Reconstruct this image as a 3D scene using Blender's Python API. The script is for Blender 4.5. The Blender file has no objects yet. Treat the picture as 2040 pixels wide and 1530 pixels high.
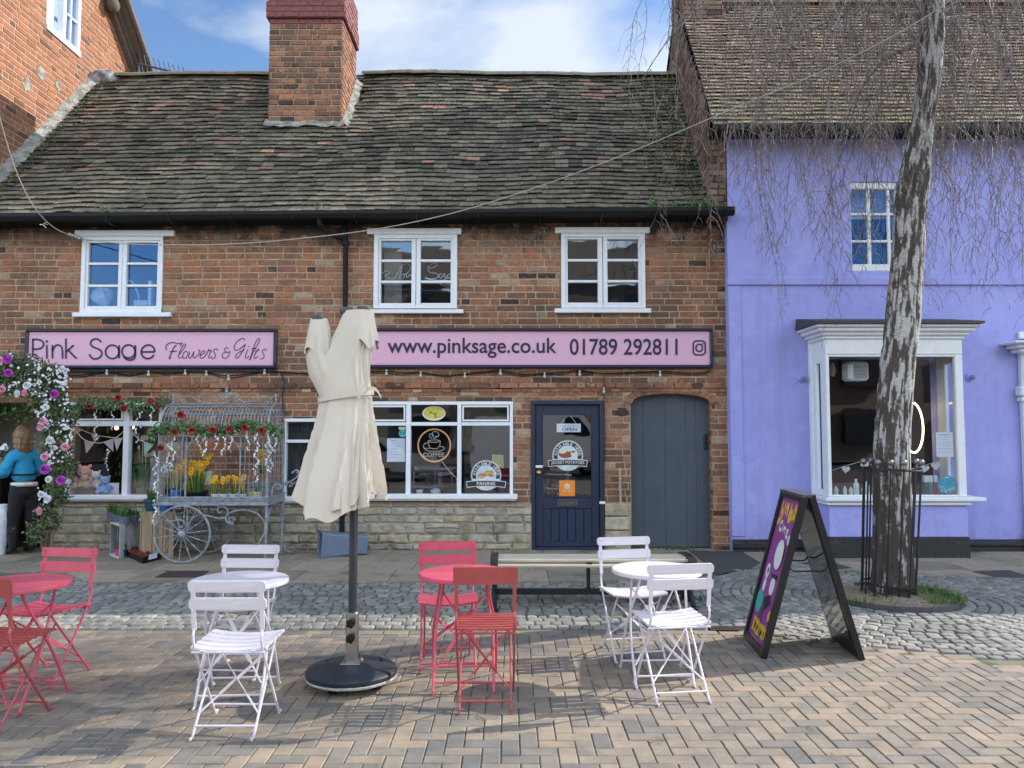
import bpy, bmesh, math, random
from math import sin, cos, pi, radians, sqrt, atan2, tan
from mathutils import Vector, Matrix, noise, Quaternion
R = random.Random(7)
SC = bpy.context.scene
COL = SC.collection
# ------------------------------------------------------------------ camera
F = 1541.0; CX, CY = 1020.0, 765.0; DIST = 10.8; CH = 1.64; PITCH = math.atan2(93.0, F)
cam = bpy.data.cameras.new('camera'); camo = bpy.data.objects.new('camera', cam); COL.objects.link(camo)
camo.location = (0, -DIST, CH); camo.rotation_euler = (pi/2 + PITCH, 0, 0)
cam.sensor_width = 36; cam.lens = 36*F/2040; cam.clip_end = 2000; cam.clip_start = .05
SC.camera = camo
# ------------------------------------------------------------------ world, sun, exposure
SUN_EL, SUN_AZ = radians(33), radians(69)          # azimuth measured from +Y towards +X
W = bpy.data.worlds.new("World"); SC.world = W; W.use_nodes = True
wn = W.node_tree; wn.nodes.clear()
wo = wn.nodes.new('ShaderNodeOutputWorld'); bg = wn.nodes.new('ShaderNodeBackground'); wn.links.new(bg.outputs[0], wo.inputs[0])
sky = wn.nodes.new('ShaderNodeTexSky'); sky.sky_type = 'NISHITA'; sky.sun_disc = False
sky.sun_elevation = SUN_EL; sky.sun_rotation = SUN_AZ; sky.air_density = 1.3; sky.dust_density = .6; sky.ozone_density = 1.5
bg.inputs[1].default_value = 0.14
tc = wn.nodes.new('ShaderNodeTexCoord'); mp = wn.nodes.new('ShaderNodeMapping'); mp.inputs['Scale'].default_value = (1, 1, 1.9); mp.inputs['Location'].default_value = (2.02, -.14, .83)
wn.links.new(tc.outputs['Generated'], mp.inputs[0])
cn = wn.nodes.new('ShaderNodeTexNoise'); cn.inputs['Scale'].default_value = 2.6; cn.inputs['Detail'].default_value = 9; cn.inputs['Roughness'].default_value = .52; cn.inputs['Distortion'].default_value = .25
wn.links.new(mp.outputs[0], cn.inputs['Vector'])
cr = wn.nodes.new('ShaderNodeValToRGB'); cr.color_ramp.elements[0].position = .45; cr.color_ramp.elements[1].position = .62
cr.color_ramp.elements[0].color = (0, 0, 0, 1); cr.color_ramp.elements[1].color = (.86, .86, .86, 1)
wn.links.new(cn.outputs[0], cr.inputs[0])
mxs = wn.nodes.new('ShaderNodeMix'); mxs.data_type = 'RGBA'
wn.links.new(cr.outputs[0], mxs.inputs['Factor']); wn.links.new(sky.outputs[0], mxs.inputs['A']); mxs.inputs['B'].default_value = (7.0, 6.3, 5.6, 1)
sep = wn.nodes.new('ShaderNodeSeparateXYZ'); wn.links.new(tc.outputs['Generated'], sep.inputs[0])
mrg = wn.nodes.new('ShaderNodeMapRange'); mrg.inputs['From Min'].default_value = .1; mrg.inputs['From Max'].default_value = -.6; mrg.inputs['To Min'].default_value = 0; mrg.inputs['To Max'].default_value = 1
wn.links.new(sep.outputs[1], mrg.inputs['Value'])            # sky scaled up behind the camera, added to light the shaded fronts
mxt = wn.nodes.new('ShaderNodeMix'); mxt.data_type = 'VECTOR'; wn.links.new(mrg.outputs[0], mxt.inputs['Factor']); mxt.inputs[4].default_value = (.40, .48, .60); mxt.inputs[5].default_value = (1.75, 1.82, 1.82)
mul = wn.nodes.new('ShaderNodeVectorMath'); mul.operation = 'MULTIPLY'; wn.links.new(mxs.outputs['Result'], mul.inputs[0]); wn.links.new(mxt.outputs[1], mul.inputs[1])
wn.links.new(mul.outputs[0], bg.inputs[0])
sl = bpy.data.lights.new('sun', 'SUN'); sl.energy = 3.3; sl.angle = radians(.55); sl.color = (1, .93, .82)
so = bpy.data.objects.new('sun', sl); COL.objects.link(so)
SUNV = Vector((sin(SUN_AZ)*cos(SUN_EL), cos(SUN_AZ)*cos(SUN_EL), sin(SUN_EL)))
so.rotation_euler = SUNV.to_track_quat('Z', 'Y').to_euler(); so.location = (20, 10, 20)
SC.view_settings.view_transform = 'Standard'; SC.view_settings.look = 'None'; SC.view_settings.gamma = 1
SC.view_settings.exposure = 1.2
try:
    SC.cycles.use_denoising = True; SC.cycles.max_bounces = 6; SC.cycles.transparent_max_bounces = 12
    SC.cycles.diffuse_bounces = 3; SC.cycles.glossy_bounces = 3
except Exception: pass
# ------------------------------------------------------------------ pixel helpers (2040 x 1530 photograph)
_fw = Vector((0, cos(PITCH), sin(PITCH))); _up = Vector((0, -sin(PITCH), cos(PITCH)))
def ray(x, y): return _fw + Vector((1, 0, 0))*((x-CX)/F) + _up*((CY-y)/F)
def P(x, y, Y=0.0):
    d = ray(x, y); t = (Y+DIST)/d.y; return Vector((d.x*t, Y, CH+d.z*t))
def G(x, y, z=0.0):
    d = ray(x, y); t = (z-CH)/d.z; return Vector((d.x*t, -DIST+d.y*t, z))
def PX(x, y, X):
    d = ray(x, y); t = X/d.x; return Vector((X, -DIST+d.y*t, CH+d.z*t))
def rect(x0, y0, x1, y1, Y=0.0):
    ym = (y0+y1)/2
    return P(x0, ym, Y).x, P(x1, ym, Y).x, P(CX, y1, Y).z, P(CX, y0, Y).z      # X0, X1, Z0, Z1
def U(a, b): return R.uniform(a, b)
def lerp(a, b, t): return a+(b-a)*t
def interp(tab, x):
    if x <= tab[0][0]: return tab[0][1]
    for (x0, a), (x1, b) in zip(tab, tab[1:]):
        if x <= x1: return lerp(a, b, (x-x0)/(x1-x0)) if x1 != x0 else b
    return tab[-1][1]
def nz(x, y=0, z=0): return noise.noise(Vector((x, y, z)))
# ------------------------------------------------------------------ scene objects
def wloc(o):
    v = Vector((0, 0, 0))
    while o: v += o.location; o = o.parent
    return v
def tag(o, label=None, cat=None, group=None, kind=None):
    if label: o['label'] = label
    if cat: o['category'] = cat
    if group: o['group'] = group
    if kind: o['kind'] = kind
    return o
def E(name, label, cat, loc=(0, 0, 0), group=None):
    o = bpy.data.objects.new(name, None); COL.objects.link(o); o.location = loc; o.empty_display_size = .1
    return tag(o, label, cat, group)
def kids(o): return [c for c in COL.objects if c.parent == o]
def copy_tree(o, parent=None, KM=None):
    if KM is None:
        KM = {}
        for c in COL.objects:
            if c.parent: KM.setdefault(c.parent.name, []).append(c)
    c = o.copy(); COL.objects.link(c)
    if parent: c.parent = parent
    for ch in KM.get(o.name, []): copy_tree(ch, c, KM)
    return c
class MB:
    def __init__(s): s.v = []; s.f = []; s.t = []; s.m = []; s.tone = 0.5; s.mi = 0
    def vs(s, pts): n = len(s.v); s.v.extend([tuple(p) for p in pts]); return n
    def face(s, idx): s.f.append(tuple(idx)); s.t.append(s.tone); s.m.append(s.mi)
    def poly(s, pts): n = s.vs(pts); s.face(range(n, n+len(pts))); return n
    def box8(s, p, top=True):
        n = s.vs(p)
        for q in ((0, 3, 2, 1), (4, 5, 6, 7), (0, 1, 5, 4), (1, 2, 6, 5), (2, 3, 7, 6), (3, 0, 4, 7)): s.face([n+i for i in q])
    def box(s, x0, x1, y0, y1, z0, z1, M=None):
        p = [Vector(q) for q in ((x0, y0, z0), (x1, y0, z0), (x1, y1, z0), (x0, y1, z0), (x0, y0, z1), (x1, y0, z1), (x1, y1, z1), (x0, y1, z1))]
        if M is not None: p = [M @ q for q in p]
        s.box8(p)
    def bbox(s, x0, x1, y0, y1, z0, z1, b=.004, M=None):
        """box with chamfered edges"""
        if x0 > x1: x0, x1 = x1, x0
        if y0 > y1: y0, y1 = y1, y0
        if z0 > z1: z0, z1 = z1, z0
        b = min(b, (x1-x0)*.45, (y1-y0)*.45, (z1-z0)*.45)
        pts = []
        X, Y, Z = (x0, x1), (y0, y1), (z0, z1)
        def vid(i, j, k, a): return ((i*2+j)*2+k)*3+a
        for i in (0, 1):
            for j in (0, 1):
                for k in (0, 1):
                    for a in range(3):
                        q = [X[i], Y[j], Z[k]]
                        for c, w in enumerate((i, j, k)):
                            if c != a: q[c] += b if w == 0 else -b
                        pts.append(Vector(q))
        if M is not None: pts = [M @ q for q in pts]
        n = s.vs(pts)
        V = lambda i, j, k, a: n+vid(i, j, k, a)
        for w in (0, 1):
            s.face([V(w, 0, 0, 0), V(w, 1, 0, 0), V(w, 1, 1, 0), V(w, 0, 1, 0)] if w else [V(w, 0, 0, 0), V(w, 0, 1, 0), V(w, 1, 1, 0), V(w, 1, 0, 0)])
            s.face([V(0, w, 0, 1), V(0, w, 1, 1), V(1, w, 1, 1), V(1, w, 0, 1)] if w else [V(0, w, 0, 1), V(1, w, 0, 1), V(1, w, 1, 1), V(0, w, 1, 1)])
            s.face([V(0, 0, w, 2), V(1, 0, w, 2), V(1, 1, w, 2), V(0, 1, w, 2)] if w else [V(0, 0, w, 2), V(0, 1, w, 2), V(1, 1, w, 2), V(1, 0, w, 2)])
        for i in (0, 1):
            for j in (0, 1):
                s.face([V(i, j, 0, 0), V(i, j, 1, 0), V(i, j, 1, 1), V(i, j, 0, 1)])
                s.face([V(i, 0, j, 0), V(i, 1, j, 0), V(i, 1, j, 2), V(i, 0, j, 2)])
                s.face([V(0, i, j, 1), V(1, i, j, 1), V(1, i, j, 2), V(0, i, j, 2)])
                for k in (0, 1): s.face([V(i, j, k, 0), V(i, j, k, 1), V(i, j, k, 2)])
    def tube(s, pts, r, seg=6, caps=True, flat=None):
        pts = [Vector(p) for p in pts]; k = len(pts)
        if k < 2: return
        rr = r if isinstance(r, (list, tuple)) else [r]*k
        ups = None; rings = []
        for i in range(k):
            d = (pts[min(i+1, k-1)]-pts[max(i-1, 0)])
            d = d.normalized() if d.length > 1e-9 else Vector((0, 0, 1))
            if ups is None:
                a = Vector((0, 0, 1)) if abs(d.z) < .9 else Vector((0, 1, 0))
                ups = (a-d*a.dot(d)).normalized()
            else:
                w = ups-d*ups.dot(d)
                ups = w.normalized() if w.length > 1e-6 else d.orthogonal().normalized()
            sd = d.cross(ups)
            n = len(s.v)
            for j in range(seg):
                an = 2*pi*j/seg+(pi/4 if seg == 4 else 0)
                cu, cv = cos(an)*rr[i], sin(an)*rr[i]
                if flat: cu *= flat[0]; cv *= flat[1]
                s.v.append(tuple(pts[i]+ups*cu+sd*cv))
            rings.append(n)
        for a, b in zip(rings, rings[1:]):
            for j in range(seg): s.face((a+j, a+(j+1) % seg, b+(j+1) % seg, b+j))
        if caps:
            s.face([rings[0]+j for j in range(seg)][::-1]); s.face([rings[-1]+j for j in range(seg)])
    def bar(s, a, b, w, t, up=(0, 0, 1), ch=.0):
        """flat bar from a to b; w measured across along 'side', t along up"""
        a, b = Vector(a), Vector(b); d = (b-a).normalized(); up = Vector(up); up = (up-d*up.dot(d)).normalized(); sd = d.cross(up)
        q = [a-sd*w/2-up*t/2, a+sd*w/2-up*t/2, a+sd*w/2+up*t/2, a-sd*w/2+up*t/2]
        L = (b-a)
        p = [q[0], q[1], q[2], q[3]]
        s.box8([p[0], p[1], p[1]+L, p[0]+L, p[3], p[2], p[2]+L, p[3]+L])
    def lathe(s, prof, c=(0, 0, 0), seg=24, M=None, caps=True, wob=None):
        rings = []
        for (r, z) in prof:
            pts = []
            for j in range(seg):
                a = 2*pi*j/seg; rr = r*(wob(a, z) if wob else 1)
                q = Vector((cos(a)*rr, sin(a)*rr, z))
                pts.append((M @ q if M is not None else q)+Vector(c))
            rings.append(s.vs(pts))
        for a, b in zip(rings, rings[1:]):
            for j in range(seg): s.face((a+j, a+(j+1) % seg, b+(j+1) % seg, b+j))
        if caps:
            s.face([rings[0]+j for j in range(seg)][::-1]); s.face([rings[-1]+j for j in range(seg)])
    def sphere(s, c, r, seg=10, rings=6, sc=(1, 1, 1), M=None):
        prof = []
        c = Vector(c); rows = []
        for i in range(1, rings):
            t = pi*i/rings; pts = []
            for j in range(seg):
                a = 2*pi*j/seg; q = Vector((sin(t)*cos(a)*r*sc[0], sin(t)*sin(a)*r*sc[1], cos(t)*r*sc[2]))
                pts.append((M @ q if M is not None else q)+c)
            rows.append(s.vs(pts))
        top = Vector((0, 0, r*sc[2])); bot = -top
        if M is not None: top = M @ top; bot = M @ bot
        t0 = s.vs([top+c]); b0 = s.vs([bot+c])
        for a, b in zip(rows, rows[1:]):
            for j in range(seg): s.face((a+j, b+j, b+(j+1) % seg, a+(j+1) % seg))
        for j in range(seg):
            s.face((t0, rows[0]+j, rows[0]+(j+1) % seg)); s.face((b0, rows[-1]+(j+1) % seg, rows[-1]+j))
    def prism(s, poly, f, d0, d1):
        """2-D outline extruded between depths; f(u, v, d) -> point"""
        n = len(poly); a = s.vs([f(u, v, d0) for u, v in poly]); b = s.vs([f(u, v, d1) for u, v in poly])
        s.face([a+i for i in range(n)][::-1]); s.face([b+i for i in range(n)])
        for i in range(n): s.face((a+i, a+(i+1) % n, b+(i+1) % n, b+i))
    def grid(s, rows):
        ids = [s.vs(r) for r in rows]
        for a, b, r in zip(ids, ids[1:], rows):
            for j in range(len(r)-1): s.face((a+j, a+j+1, b+j+1, b+j))
    def ribbon(s, pts, w, f, smooth=6, taper=0):
        pts = catmull(pts, smooth) if smooth else pts
        n = len(pts); L = []; Rr = []
        for i, (u, v) in enumerate(pts):
            u0, v0 = pts[max(i-1, 0)]; u1, v1 = pts[min(i+1, n-1)]
            dx, dy = u1-u0, v1-v0; l = math.hypot(dx, dy) or 1
            ww = w/2*(1-taper*abs(2*i/(n-1)-1)**2) if n > 1 else w/2
            if taper: ww *= .75+.55*abs(dy)/l
            L.append((u-dy/l*ww, v+dx/l*ww)); Rr.append((u+dy/l*ww, v-dx/l*ww))
        a = s.vs([f(*q) for q in L]); b = s.vs([f(*q) for q in Rr])
        for i in range(n-1): s.face((a+i, b+i, b+i+1, a+i+1))
    def text(s, body, f, box, bold=0):
        """font mesh fitted into box (u0, v0, u1, v1); f(u, v) -> point"""
        vv, ff, bb = font_mesh(body)
        u0, v0, u1, v1 = box; sx = (u1-u0)/(bb[2]-bb[0]); sy = (v1-v0)/(bb[3]-bb[1])
        n = s.vs([f(u0+(x-bb[0])*sx, v0+(y-bb[1])*sy) for x, y in vv])
        for q in ff: s.face([n+i for i in q])
    def build(s, name, mat, parent=None, smooth=False, tones=False):
        off = wloc(parent) if parent else Vector((0, 0, 0))
        me = bpy.data.meshes.new(name)
        me.from_pydata([(x-off.x, y-off.y, z-off.z) for x, y, z in s.v], [], s.f)
        for m_ in (mat if isinstance(mat, (list, tuple)) else [mat]): me.materials.append(m_)
        if any(s.m): me.polygons.foreach_set('material_index', s.m)
        if smooth: me.polygons.foreach_set('use_smooth', [True]*len(s.f))
        if tones:
            at = me.attributes.new('tone', 'FLOAT', 'FACE'); at.data.foreach_set('value', s.t)
        me.update()
        o = bpy.data.objects.new(name, me); COL.objects.link(o)
        if parent: o.parent = parent
        return o
def smooth_angle(o, deg=35):
    me = o.data; bm = bmesh.new(); bm.from_mesh(me)
    for f in bm.faces: f.smooth = True
    for e in bm.edges:
        if len(e.link_faces) == 2 and e.calc_face_angle(0) > radians(deg): e.smooth = False
    bm.to_mesh(me); bm.free(); return o
def catmull(p, k):
    if len(p) < 3: return p
    q = [p[0]]+list(p)+[p[-1]]; out = []
    for i in range(1, len(q)-2):
        for j in range(k):
            t = j/k; r = []
            for c in range(len(p[0])):
                a, b, d, e = q[i-1][c], q[i][c], q[i+1][c], q[i+2][c]
                r.append(.5*((2*b)+(-a+d)*t+(2*a-5*b+4*d-e)*t*t+(-a+3*b-3*d+e)*t**3))
            out.append(tuple(r))
    out.append(tuple(p[-1])); return out
_FM = {}
def font_mesh(body):
    if body not in _FM:
        cu = bpy.data.curves.new('lettering', 'FONT'); cu.body = body; cu.resolution_u = 4; cu.offset = .012
        o = bpy.data.objects.new('lettering', cu); COL.objects.link(o); bpy.context.view_layer.update()
        me = o.to_mesh()
        vv = [(q.co.x, q.co.y) for q in me.vertices]; ff = [tuple(p.vertices) for p in me.polygons]
        o.to_mesh_clear(); bpy.data.objects.remove(o); bpy.data.curves.remove(cu)
        xs = [a for a, b in vv]; ys = [b for a, b in vv]
        _FM[body] = (vv, ff, (min(xs), min(ys), max(xs), max(ys)))
    return _FM[body]
def circ(n, r=1, a0=0, a1=2*pi, cx=0, cy=0, close=False, ry=None):
    m = n if not close else n-1
    ry = r if ry is None else ry
    return [(cx+r*cos(a0+(a1-a0)*i/(m)), cy+ry*sin(a0+(a1-a0)*i/(m))) for i in range(n)]
def rrect(u0, v0, u1, v1, r, k=4):
    out = []
    for cx, cy, a in ((u1-r, v1-r, 0), (u0+r, v1-r, pi/2), (u0+r, v0+r, pi), (u1-r, v0+r, 3*pi/2)):
        for i in range(k+1):
            an = a+pi/2*i/k; out.append((cx+r*cos(an), cy+r*sin(an)))
    return out
# ------------------------------------------------------------------ materials
def nd(nt, t, ins=None, **kw):
    n = nt.nodes.new(t)
    for k, v in kw.items(): setattr(n, k, v)
    for k, v in (ins or {}).items():
        if isinstance(v, bpy.types.NodeSocket): nt.links.new(v, n.inputs[k])
        else: n.inputs[k].default_value = v
    return n
def c4(c): return (c[0], c[1], c[2], 1)
def mixc(nt, fac, a, b, blend='MIX'):
    n = nt.nodes.new('ShaderNodeMix'); n.data_type = 'RGBA'; n.blend_type = blend
    for k, v in (('Factor', fac), ('A', a), ('B', b)):
        s_ = n.inputs[k] if k == 'Factor' else [q for q in n.inputs if q.name == k and q.type == 'RGBA'][0]
        if isinstance(v, bpy.types.NodeSocket): nt.links.new(v, s_)
        else: s_.default_value = v if not isinstance(v, tuple) or len(v) == 4 else c4(v)
    return [q for q in n.outputs if q.type == 'RGBA'][0]
def ramp(nt, fac, stops, interp_='LINEAR'):
    n = nt.nodes.new('ShaderNodeValToRGB'); e = n.color_ramp; e.interpolation = interp_
    while len(e.elements) < len(stops): e.elements.new(.5)
    for q, (p, c) in zip(e.elements, stops):
        q.position = p; q.color = c4(c) if isinstance(c, tuple) else (c, c, c, 1)
    nt.links.new(fac, n.inputs[0]); return n.outputs[0]
def noi(nt, co, scale, detail=4, rough=.55, dist=0): return nd(nt, 'ShaderNodeTexNoise', {'Vector': co, 'Scale': scale, 'Detail': detail, 'Roughness': rough, 'Distortion': dist}).outputs[0]
def mapping(nt, co, sc): return nd(nt, 'ShaderNodeMapping', {'Vector': co, 'Scale': sc}).outputs[0]
_MC = {}
def M(name, col, rough=.6, metal=0, col2=None, ns=6, island=None, tone=None, var=.25, vs=14, bump=0, bs=60, stretch=(1, 1, 1), over=None, spec=.5, sheen=0, sss=0, emit=0, coat=0, streak=None):
    m = bpy.data.materials.new(name); m.use_nodes = True; nt = m.node_tree; b = nt.nodes['Principled BSDF']
    co = nd(nt, 'ShaderNodeTexCoord').outputs['Object']
    if stretch != (1, 1, 1): co = mapping(nt, co, stretch)
    geo = nd(nt, 'ShaderNodeNewGeometry')
    if island: c = ramp(nt, geo.outputs['Random Per Island'], island)
    elif tone: c = ramp(nt, nd(nt, 'ShaderNodeAttribute', attribute_name='tone').outputs['Fac'], tone)
    elif col2:
        f = ramp(nt, noi(nt, co, ns), [(.38, 0.0), (.62, 1.0)]); c = mixc(nt, f, col, col2)
    else: c = nd(nt, 'ShaderNodeRGB'); c.outputs[0].default_value = c4(col); c = c.outputs[0]
    if var:
        f = ramp(nt, noi(nt, co, vs, 6, .65), [(.25, 1-var), (.75, 1+var)]); c = mixc(nt, 1.0, c, f, 'MULTIPLY')
    for o_ in (over or []):          # (colour, noise scale, low, high[, z0, z1 fade])
        f = ramp(nt, noi(nt, co, o_[1], 6, .62), [(o_[2], 0.0), (o_[3], 1.0)])
        if len(o_) > 4:
            z = nd(nt, 'ShaderNodeSeparateXYZ', {0: geo.outputs['Position']}).outputs[2]
            mr = nd(nt, 'ShaderNodeMapRange', {'Value': z, 'From Min': o_[4], 'From Max': o_[5]}).outputs[0]
            f = nd(nt, 'ShaderNodeMath', {0: f, 1: mr}, operation='MULTIPLY').outputs[0]
        c = mixc(nt, f, c, o_[0])
    if streak: c = mixc(nt, ramp(nt, noi(nt, mapping(nt, co, (1, 1, .07)), streak[1], 5, .6), [(streak[2], 0.0), (streak[3], 1.0)]), c, streak[0])
    nt.links.new(c, b.inputs['Base Color'])
    b.inputs['Roughness'].default_value = rough; b.inputs['Metallic'].default_value = metal
    b.inputs['Specular IOR Level'].default_value = spec
    if coat: b.inputs['Coat Weight'].default_value = coat; b.inputs['Coat Roughness'].default_value = .1
    if sss: b.inputs['Subsurface Weight'].default_value = sss; b.inputs['Subsurface Radius'].default_value = (.02, .01, .005)
    if emit: nt.links.new(c, b.inputs['Emission Color']); b.inputs['Emission Strength'].default_value = emit
    if bump:
        h = noi(nt, co, bs, 5, .6)
        bp = nd(nt, 'ShaderNodeBump', {'Height': h, 'Strength': bump, 'Distance': .01}); nt.links.new(bp.outputs[0], b.inputs['Normal'])
    _MC[name] = m; return m
def glass(name, tint=(.93, .96, .97), f0=.08, refl=(1, 1, 1), wave=.05):
    m = bpy.data.materials.new(name); m.use_nodes = True; nt = m.node_tree; nt.nodes.clear()
    out = nd(nt, 'ShaderNodeOutputMaterial'); lw = nd(nt, 'ShaderNodeLayerWeight', {'Blend': .5})
    p5 = nd(nt, 'ShaderNodeMath', {0: lw.outputs['Facing'], 1: 5.0}, operation='POWER').outputs[0]
    fr = nd(nt, 'ShaderNodeMath', {0: p5, 1: 1-f0, 2: f0}, operation='MULTIPLY_ADD').outputs[0]
    co = nd(nt, 'ShaderNodeTexCoord').outputs['Object']
    bp = nd(nt, 'ShaderNodeBump', {'Height': noi(nt, co, 2.3, 1), 'Strength': wave, 'Distance': .02})
    t = nd(nt, 'ShaderNodeBsdfTransparent', {0: c4(tint)}); g = nd(nt, 'ShaderNodeBsdfGlossy', {'Color': c4(refl), 'Roughness': .015, 'Normal': bp.outputs[0]})
    mx = nd(nt, 'ShaderNodeMixShader', {0: fr, 1: t.outputs[0], 2: g.outputs[0]}); nt.links.new(mx.outputs[0], out.inputs[0])
    return m
# ------------------------------------------------------------------ shared materials
BR = [(0, (.04, .025, .02)), (.12, (.10, .055, .04)), (.3, (.185, .092, .058)), (.5, (.25, .115, .066)), (.68, (.35, .145, .072)), (.82, (.29, .185, .12)), (.92, (.37, .27, .18)), (1, (.43, .35, .26))]
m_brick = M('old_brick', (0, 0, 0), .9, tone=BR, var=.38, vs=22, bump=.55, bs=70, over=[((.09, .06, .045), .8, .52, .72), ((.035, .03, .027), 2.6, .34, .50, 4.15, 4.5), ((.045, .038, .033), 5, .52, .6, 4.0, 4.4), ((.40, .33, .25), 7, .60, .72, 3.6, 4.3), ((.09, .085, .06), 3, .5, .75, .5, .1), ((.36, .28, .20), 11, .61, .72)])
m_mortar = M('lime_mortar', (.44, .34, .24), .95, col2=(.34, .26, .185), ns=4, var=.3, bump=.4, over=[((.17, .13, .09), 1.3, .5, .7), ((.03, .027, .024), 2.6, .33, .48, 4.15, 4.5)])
m_brick_ch = M('chimney_brick', (0, 0, 0), .9, tone=BR, var=.38, vs=22, bump=.55, bs=70, over=[((.42, .35, .28), 9, .62, .74), ((.10, .065, .05), 2.2, .44, .66), ((.05, .04, .035), 5, .60, .70)])
m_brick_gable = M('orange_brick', (0, 0, 0), .9, tone=[(0, (.09, .045, .032)), (.15, (.19, .08, .045)), (.5, (.255, .095, .046)), (.85, (.31, .125, .062)), (1, (.30, .18, .11))], var=.3, vs=20, bump=.5, bs=60)
m_mortar_pale = M('pale_mortar', (.38, .28, .20), .95, var=.25)
m_brick_red = M('engineering_brick', (.17, .05, .05), .75, var=.35, vs=18, bump=.3)
m_stone = M('rubble_stone', (0, 0, 0), .9, tone=[(0, (.24, .225, .20)), (.35, (.34, .32, .27)), (.6, (.42, .375, .29)), (.8, (.34, .285, .18)), (1, (.47, .39, .30))], var=.4, vs=9, bump=.9, bs=26, over=[((.12, .13, .07), 5, .5, .66, .55, .05), ((.05, .05, .045), 22, .62, .72)])
m_stonemortar = M('rubble_mortar', (.33, .265, .20), .95, var=.35, bump=.5, over=[((.09, .10, .05), 4, .48, .62, .5, .05)])
TR = [(0, (.042, .036, .026)), (.25, (.080, .070, .050)), (.55, (.125, .108, .076)), (.72, (.175, .145, .102)), (.86, (.165, .12, .09)), (.93, (.25, .13, .095)), (1, (.34, .175, .125))]
m_tile = M('clay_tile_weathered', (0, 0, 0), .85, tone=TR, var=.45, vs=13, bump=.6, bs=55, over=[((.085, .088, .04), 1.3, .60, .76), ((.035, .032, .026), 2.4, .55, .72), ((.33, .315, .26), 21, .60, .68)])
m_tile_pale = M('clay_tile_lichen', (0, 0, 0), .85, tone=[(0, (.10, .075, .05)), (.4, (.21, .155, .105)), (.7, (.29, .20, .135)), (1, (.36, .19, .13))], var=.4, vs=13, bump=.5, bs=55, over=[((.22, .22, .09), 2.2, .42, .6, 7.2, 5.7), ((.30, .29, .23), 20, .62, .72)])
m_ridge = M('ridge_tile', (.20, .18, .13), .9, col2=(.15, .15, .10), var=.35, bump=.5)
m_white = M('white_paint', (.74, .76, .80), .42, var=.06, vs=9, bump=.12, bs=18, over=[((.42, .40, .36), 26, .69, .76)])
m_upvc = M('white_plastic_frame', (.80, .82, .86), .3, var=.04)
m_navy = M('navy_paint', (.018, .028, .062), .42, var=.25, vs=12, bump=.1, bs=30, over=[((.12, .15, .2), 30, .72, .78)])
m_navy_frame = M('navy_sign_frame', (.016, .02, .045), .35, var=.2)
m_slate_paint = M('slate_grey_paint', (.060, .076, .100), .55, var=.16, vs=5, bump=.25, bs=22, over=[((.50, .53, .58), 30, .70, .72)])
m_black = M('black_iron', (.012, .012, .014), .4, var=.3)
m_black_dull = M('black_plastic', (.012, .012, .013), .7, var=.25, spec=.25)
m_lav = M('lavender_render', (.35, .365, .76), .8, col2=(.315, .33, .72), ns=1.3, var=.09, vs=5, bump=.18, bs=40, over=[((.21, .21, .46), 3.2, .48, .74, 1.0, .2), ((.27, .28, .62), 9, .58, .78), ((.44, .45, .80), 2.1, .60, .8)], streak=((.27, .275, .58), 4.5, .56, .82))
m_plinth = M('black_plinth_paint', (.018, .019, .022), .6, var=.5, vs=14, bump=.3, over=[((.10, .085, .07), 9, .62, .74)])
m_lead = M('lead_sheet', (.045, .045, .045), .6, var=.3, bump=.2)
m_cement = M('cement_fillet', (.30, .29, .26), .95, col2=(.13, .125, .105), ns=9, var=.35, bump=.8, bs=30, over=[((.62, .62, .6), 18, .62, .68)])
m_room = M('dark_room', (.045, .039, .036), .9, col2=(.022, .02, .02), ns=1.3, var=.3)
m_glass = glass('window_glass', f0=.13, refl=(.85, .92, 1))
m_glass_blue = glass('sky_tinted_glass', (.75, .8, .88), .14, (.16, .36, .78)); m_glass_up = glass('upper_window_glass', (.85, .88, .9), .17, (.62, .74, .9))  # blue panes: reflected sky colour is put into the gloss tint
m_timber_pale = M('pale_timber', (.34, .25, .16), .75, col2=(.25, .18, .115), ns=5, stretch=(1, 1, .12), var=.3, bump=.3)
m_steel = M('brushed_steel', (.45, .44, .42), .35, 1.0, var=.1)
m_brass = M('worn_brass', (.45, .33, .14), .35, 1.0)
m_paper = M('paper', (.72, .74, .82), .7, var=.03)
m_ink = M('dark_ink', (.03, .03, .05), .6, var=0)
# ------------------------------------------------------------------ ground
TREE = G(1776, 1192); TREE.z = 0
m_ground = M('dirt_ground', (.11, .10, .085), .95, var=.4, bump=.4)
g = MB(); g.poly([(-300, -300, -.045), (300, -300, -.045), (300, 300, -.045), (-300, 300, -.045)]); tag(g.build('ground', m_ground), kind='structure')
m_asphalt = M('asphalt', (.055, .054, .052), .9, var=.3, vs=60, bump=.5, bs=180)
g = MB(); g.poly([(-90, -30, -.02), (90, -30, -.02), (90, -15.5, -.02), (-90, -15.5, -.02)]); tag(g.build('road', m_asphalt), kind='structure')
m_farpave = M('far_paving', (.24, .20, .16), .9, var=.3, vs=5)
g = MB(); g.poly([(-60, -15.3, -.012), (60, -15.3, -.012), (60, -9.35, -.012), (-60, -9.35, -.012)]); g.poly([(8.2, -9.35, -.012), (60, -9.35, -.012), (60, 0, -.012), (8.2, 0, -.012)]); g.poly([(-60, -9.35, -.012), (-8.4, -9.35, -.012), (-8.4, 0, -.012), (-60, 0, -.012)])
g.poly([(-60, -33, .1), (60, -33, .1), (60, -30, .1), (-60, -30, .1)])
tag(g.build('pavement', m_farpave), kind='structure')
EDGE = sorted([(G(x, y).x, G(x, y).y) for x, y in ((-900, 1257), (1440, 1256), (1560, 1272), (1740, 1291), (1900, 1303), (2040, 1332), (2200, 1362), (2500, 1400))])
edge = lambda x: interp(EDGE, x)
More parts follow.
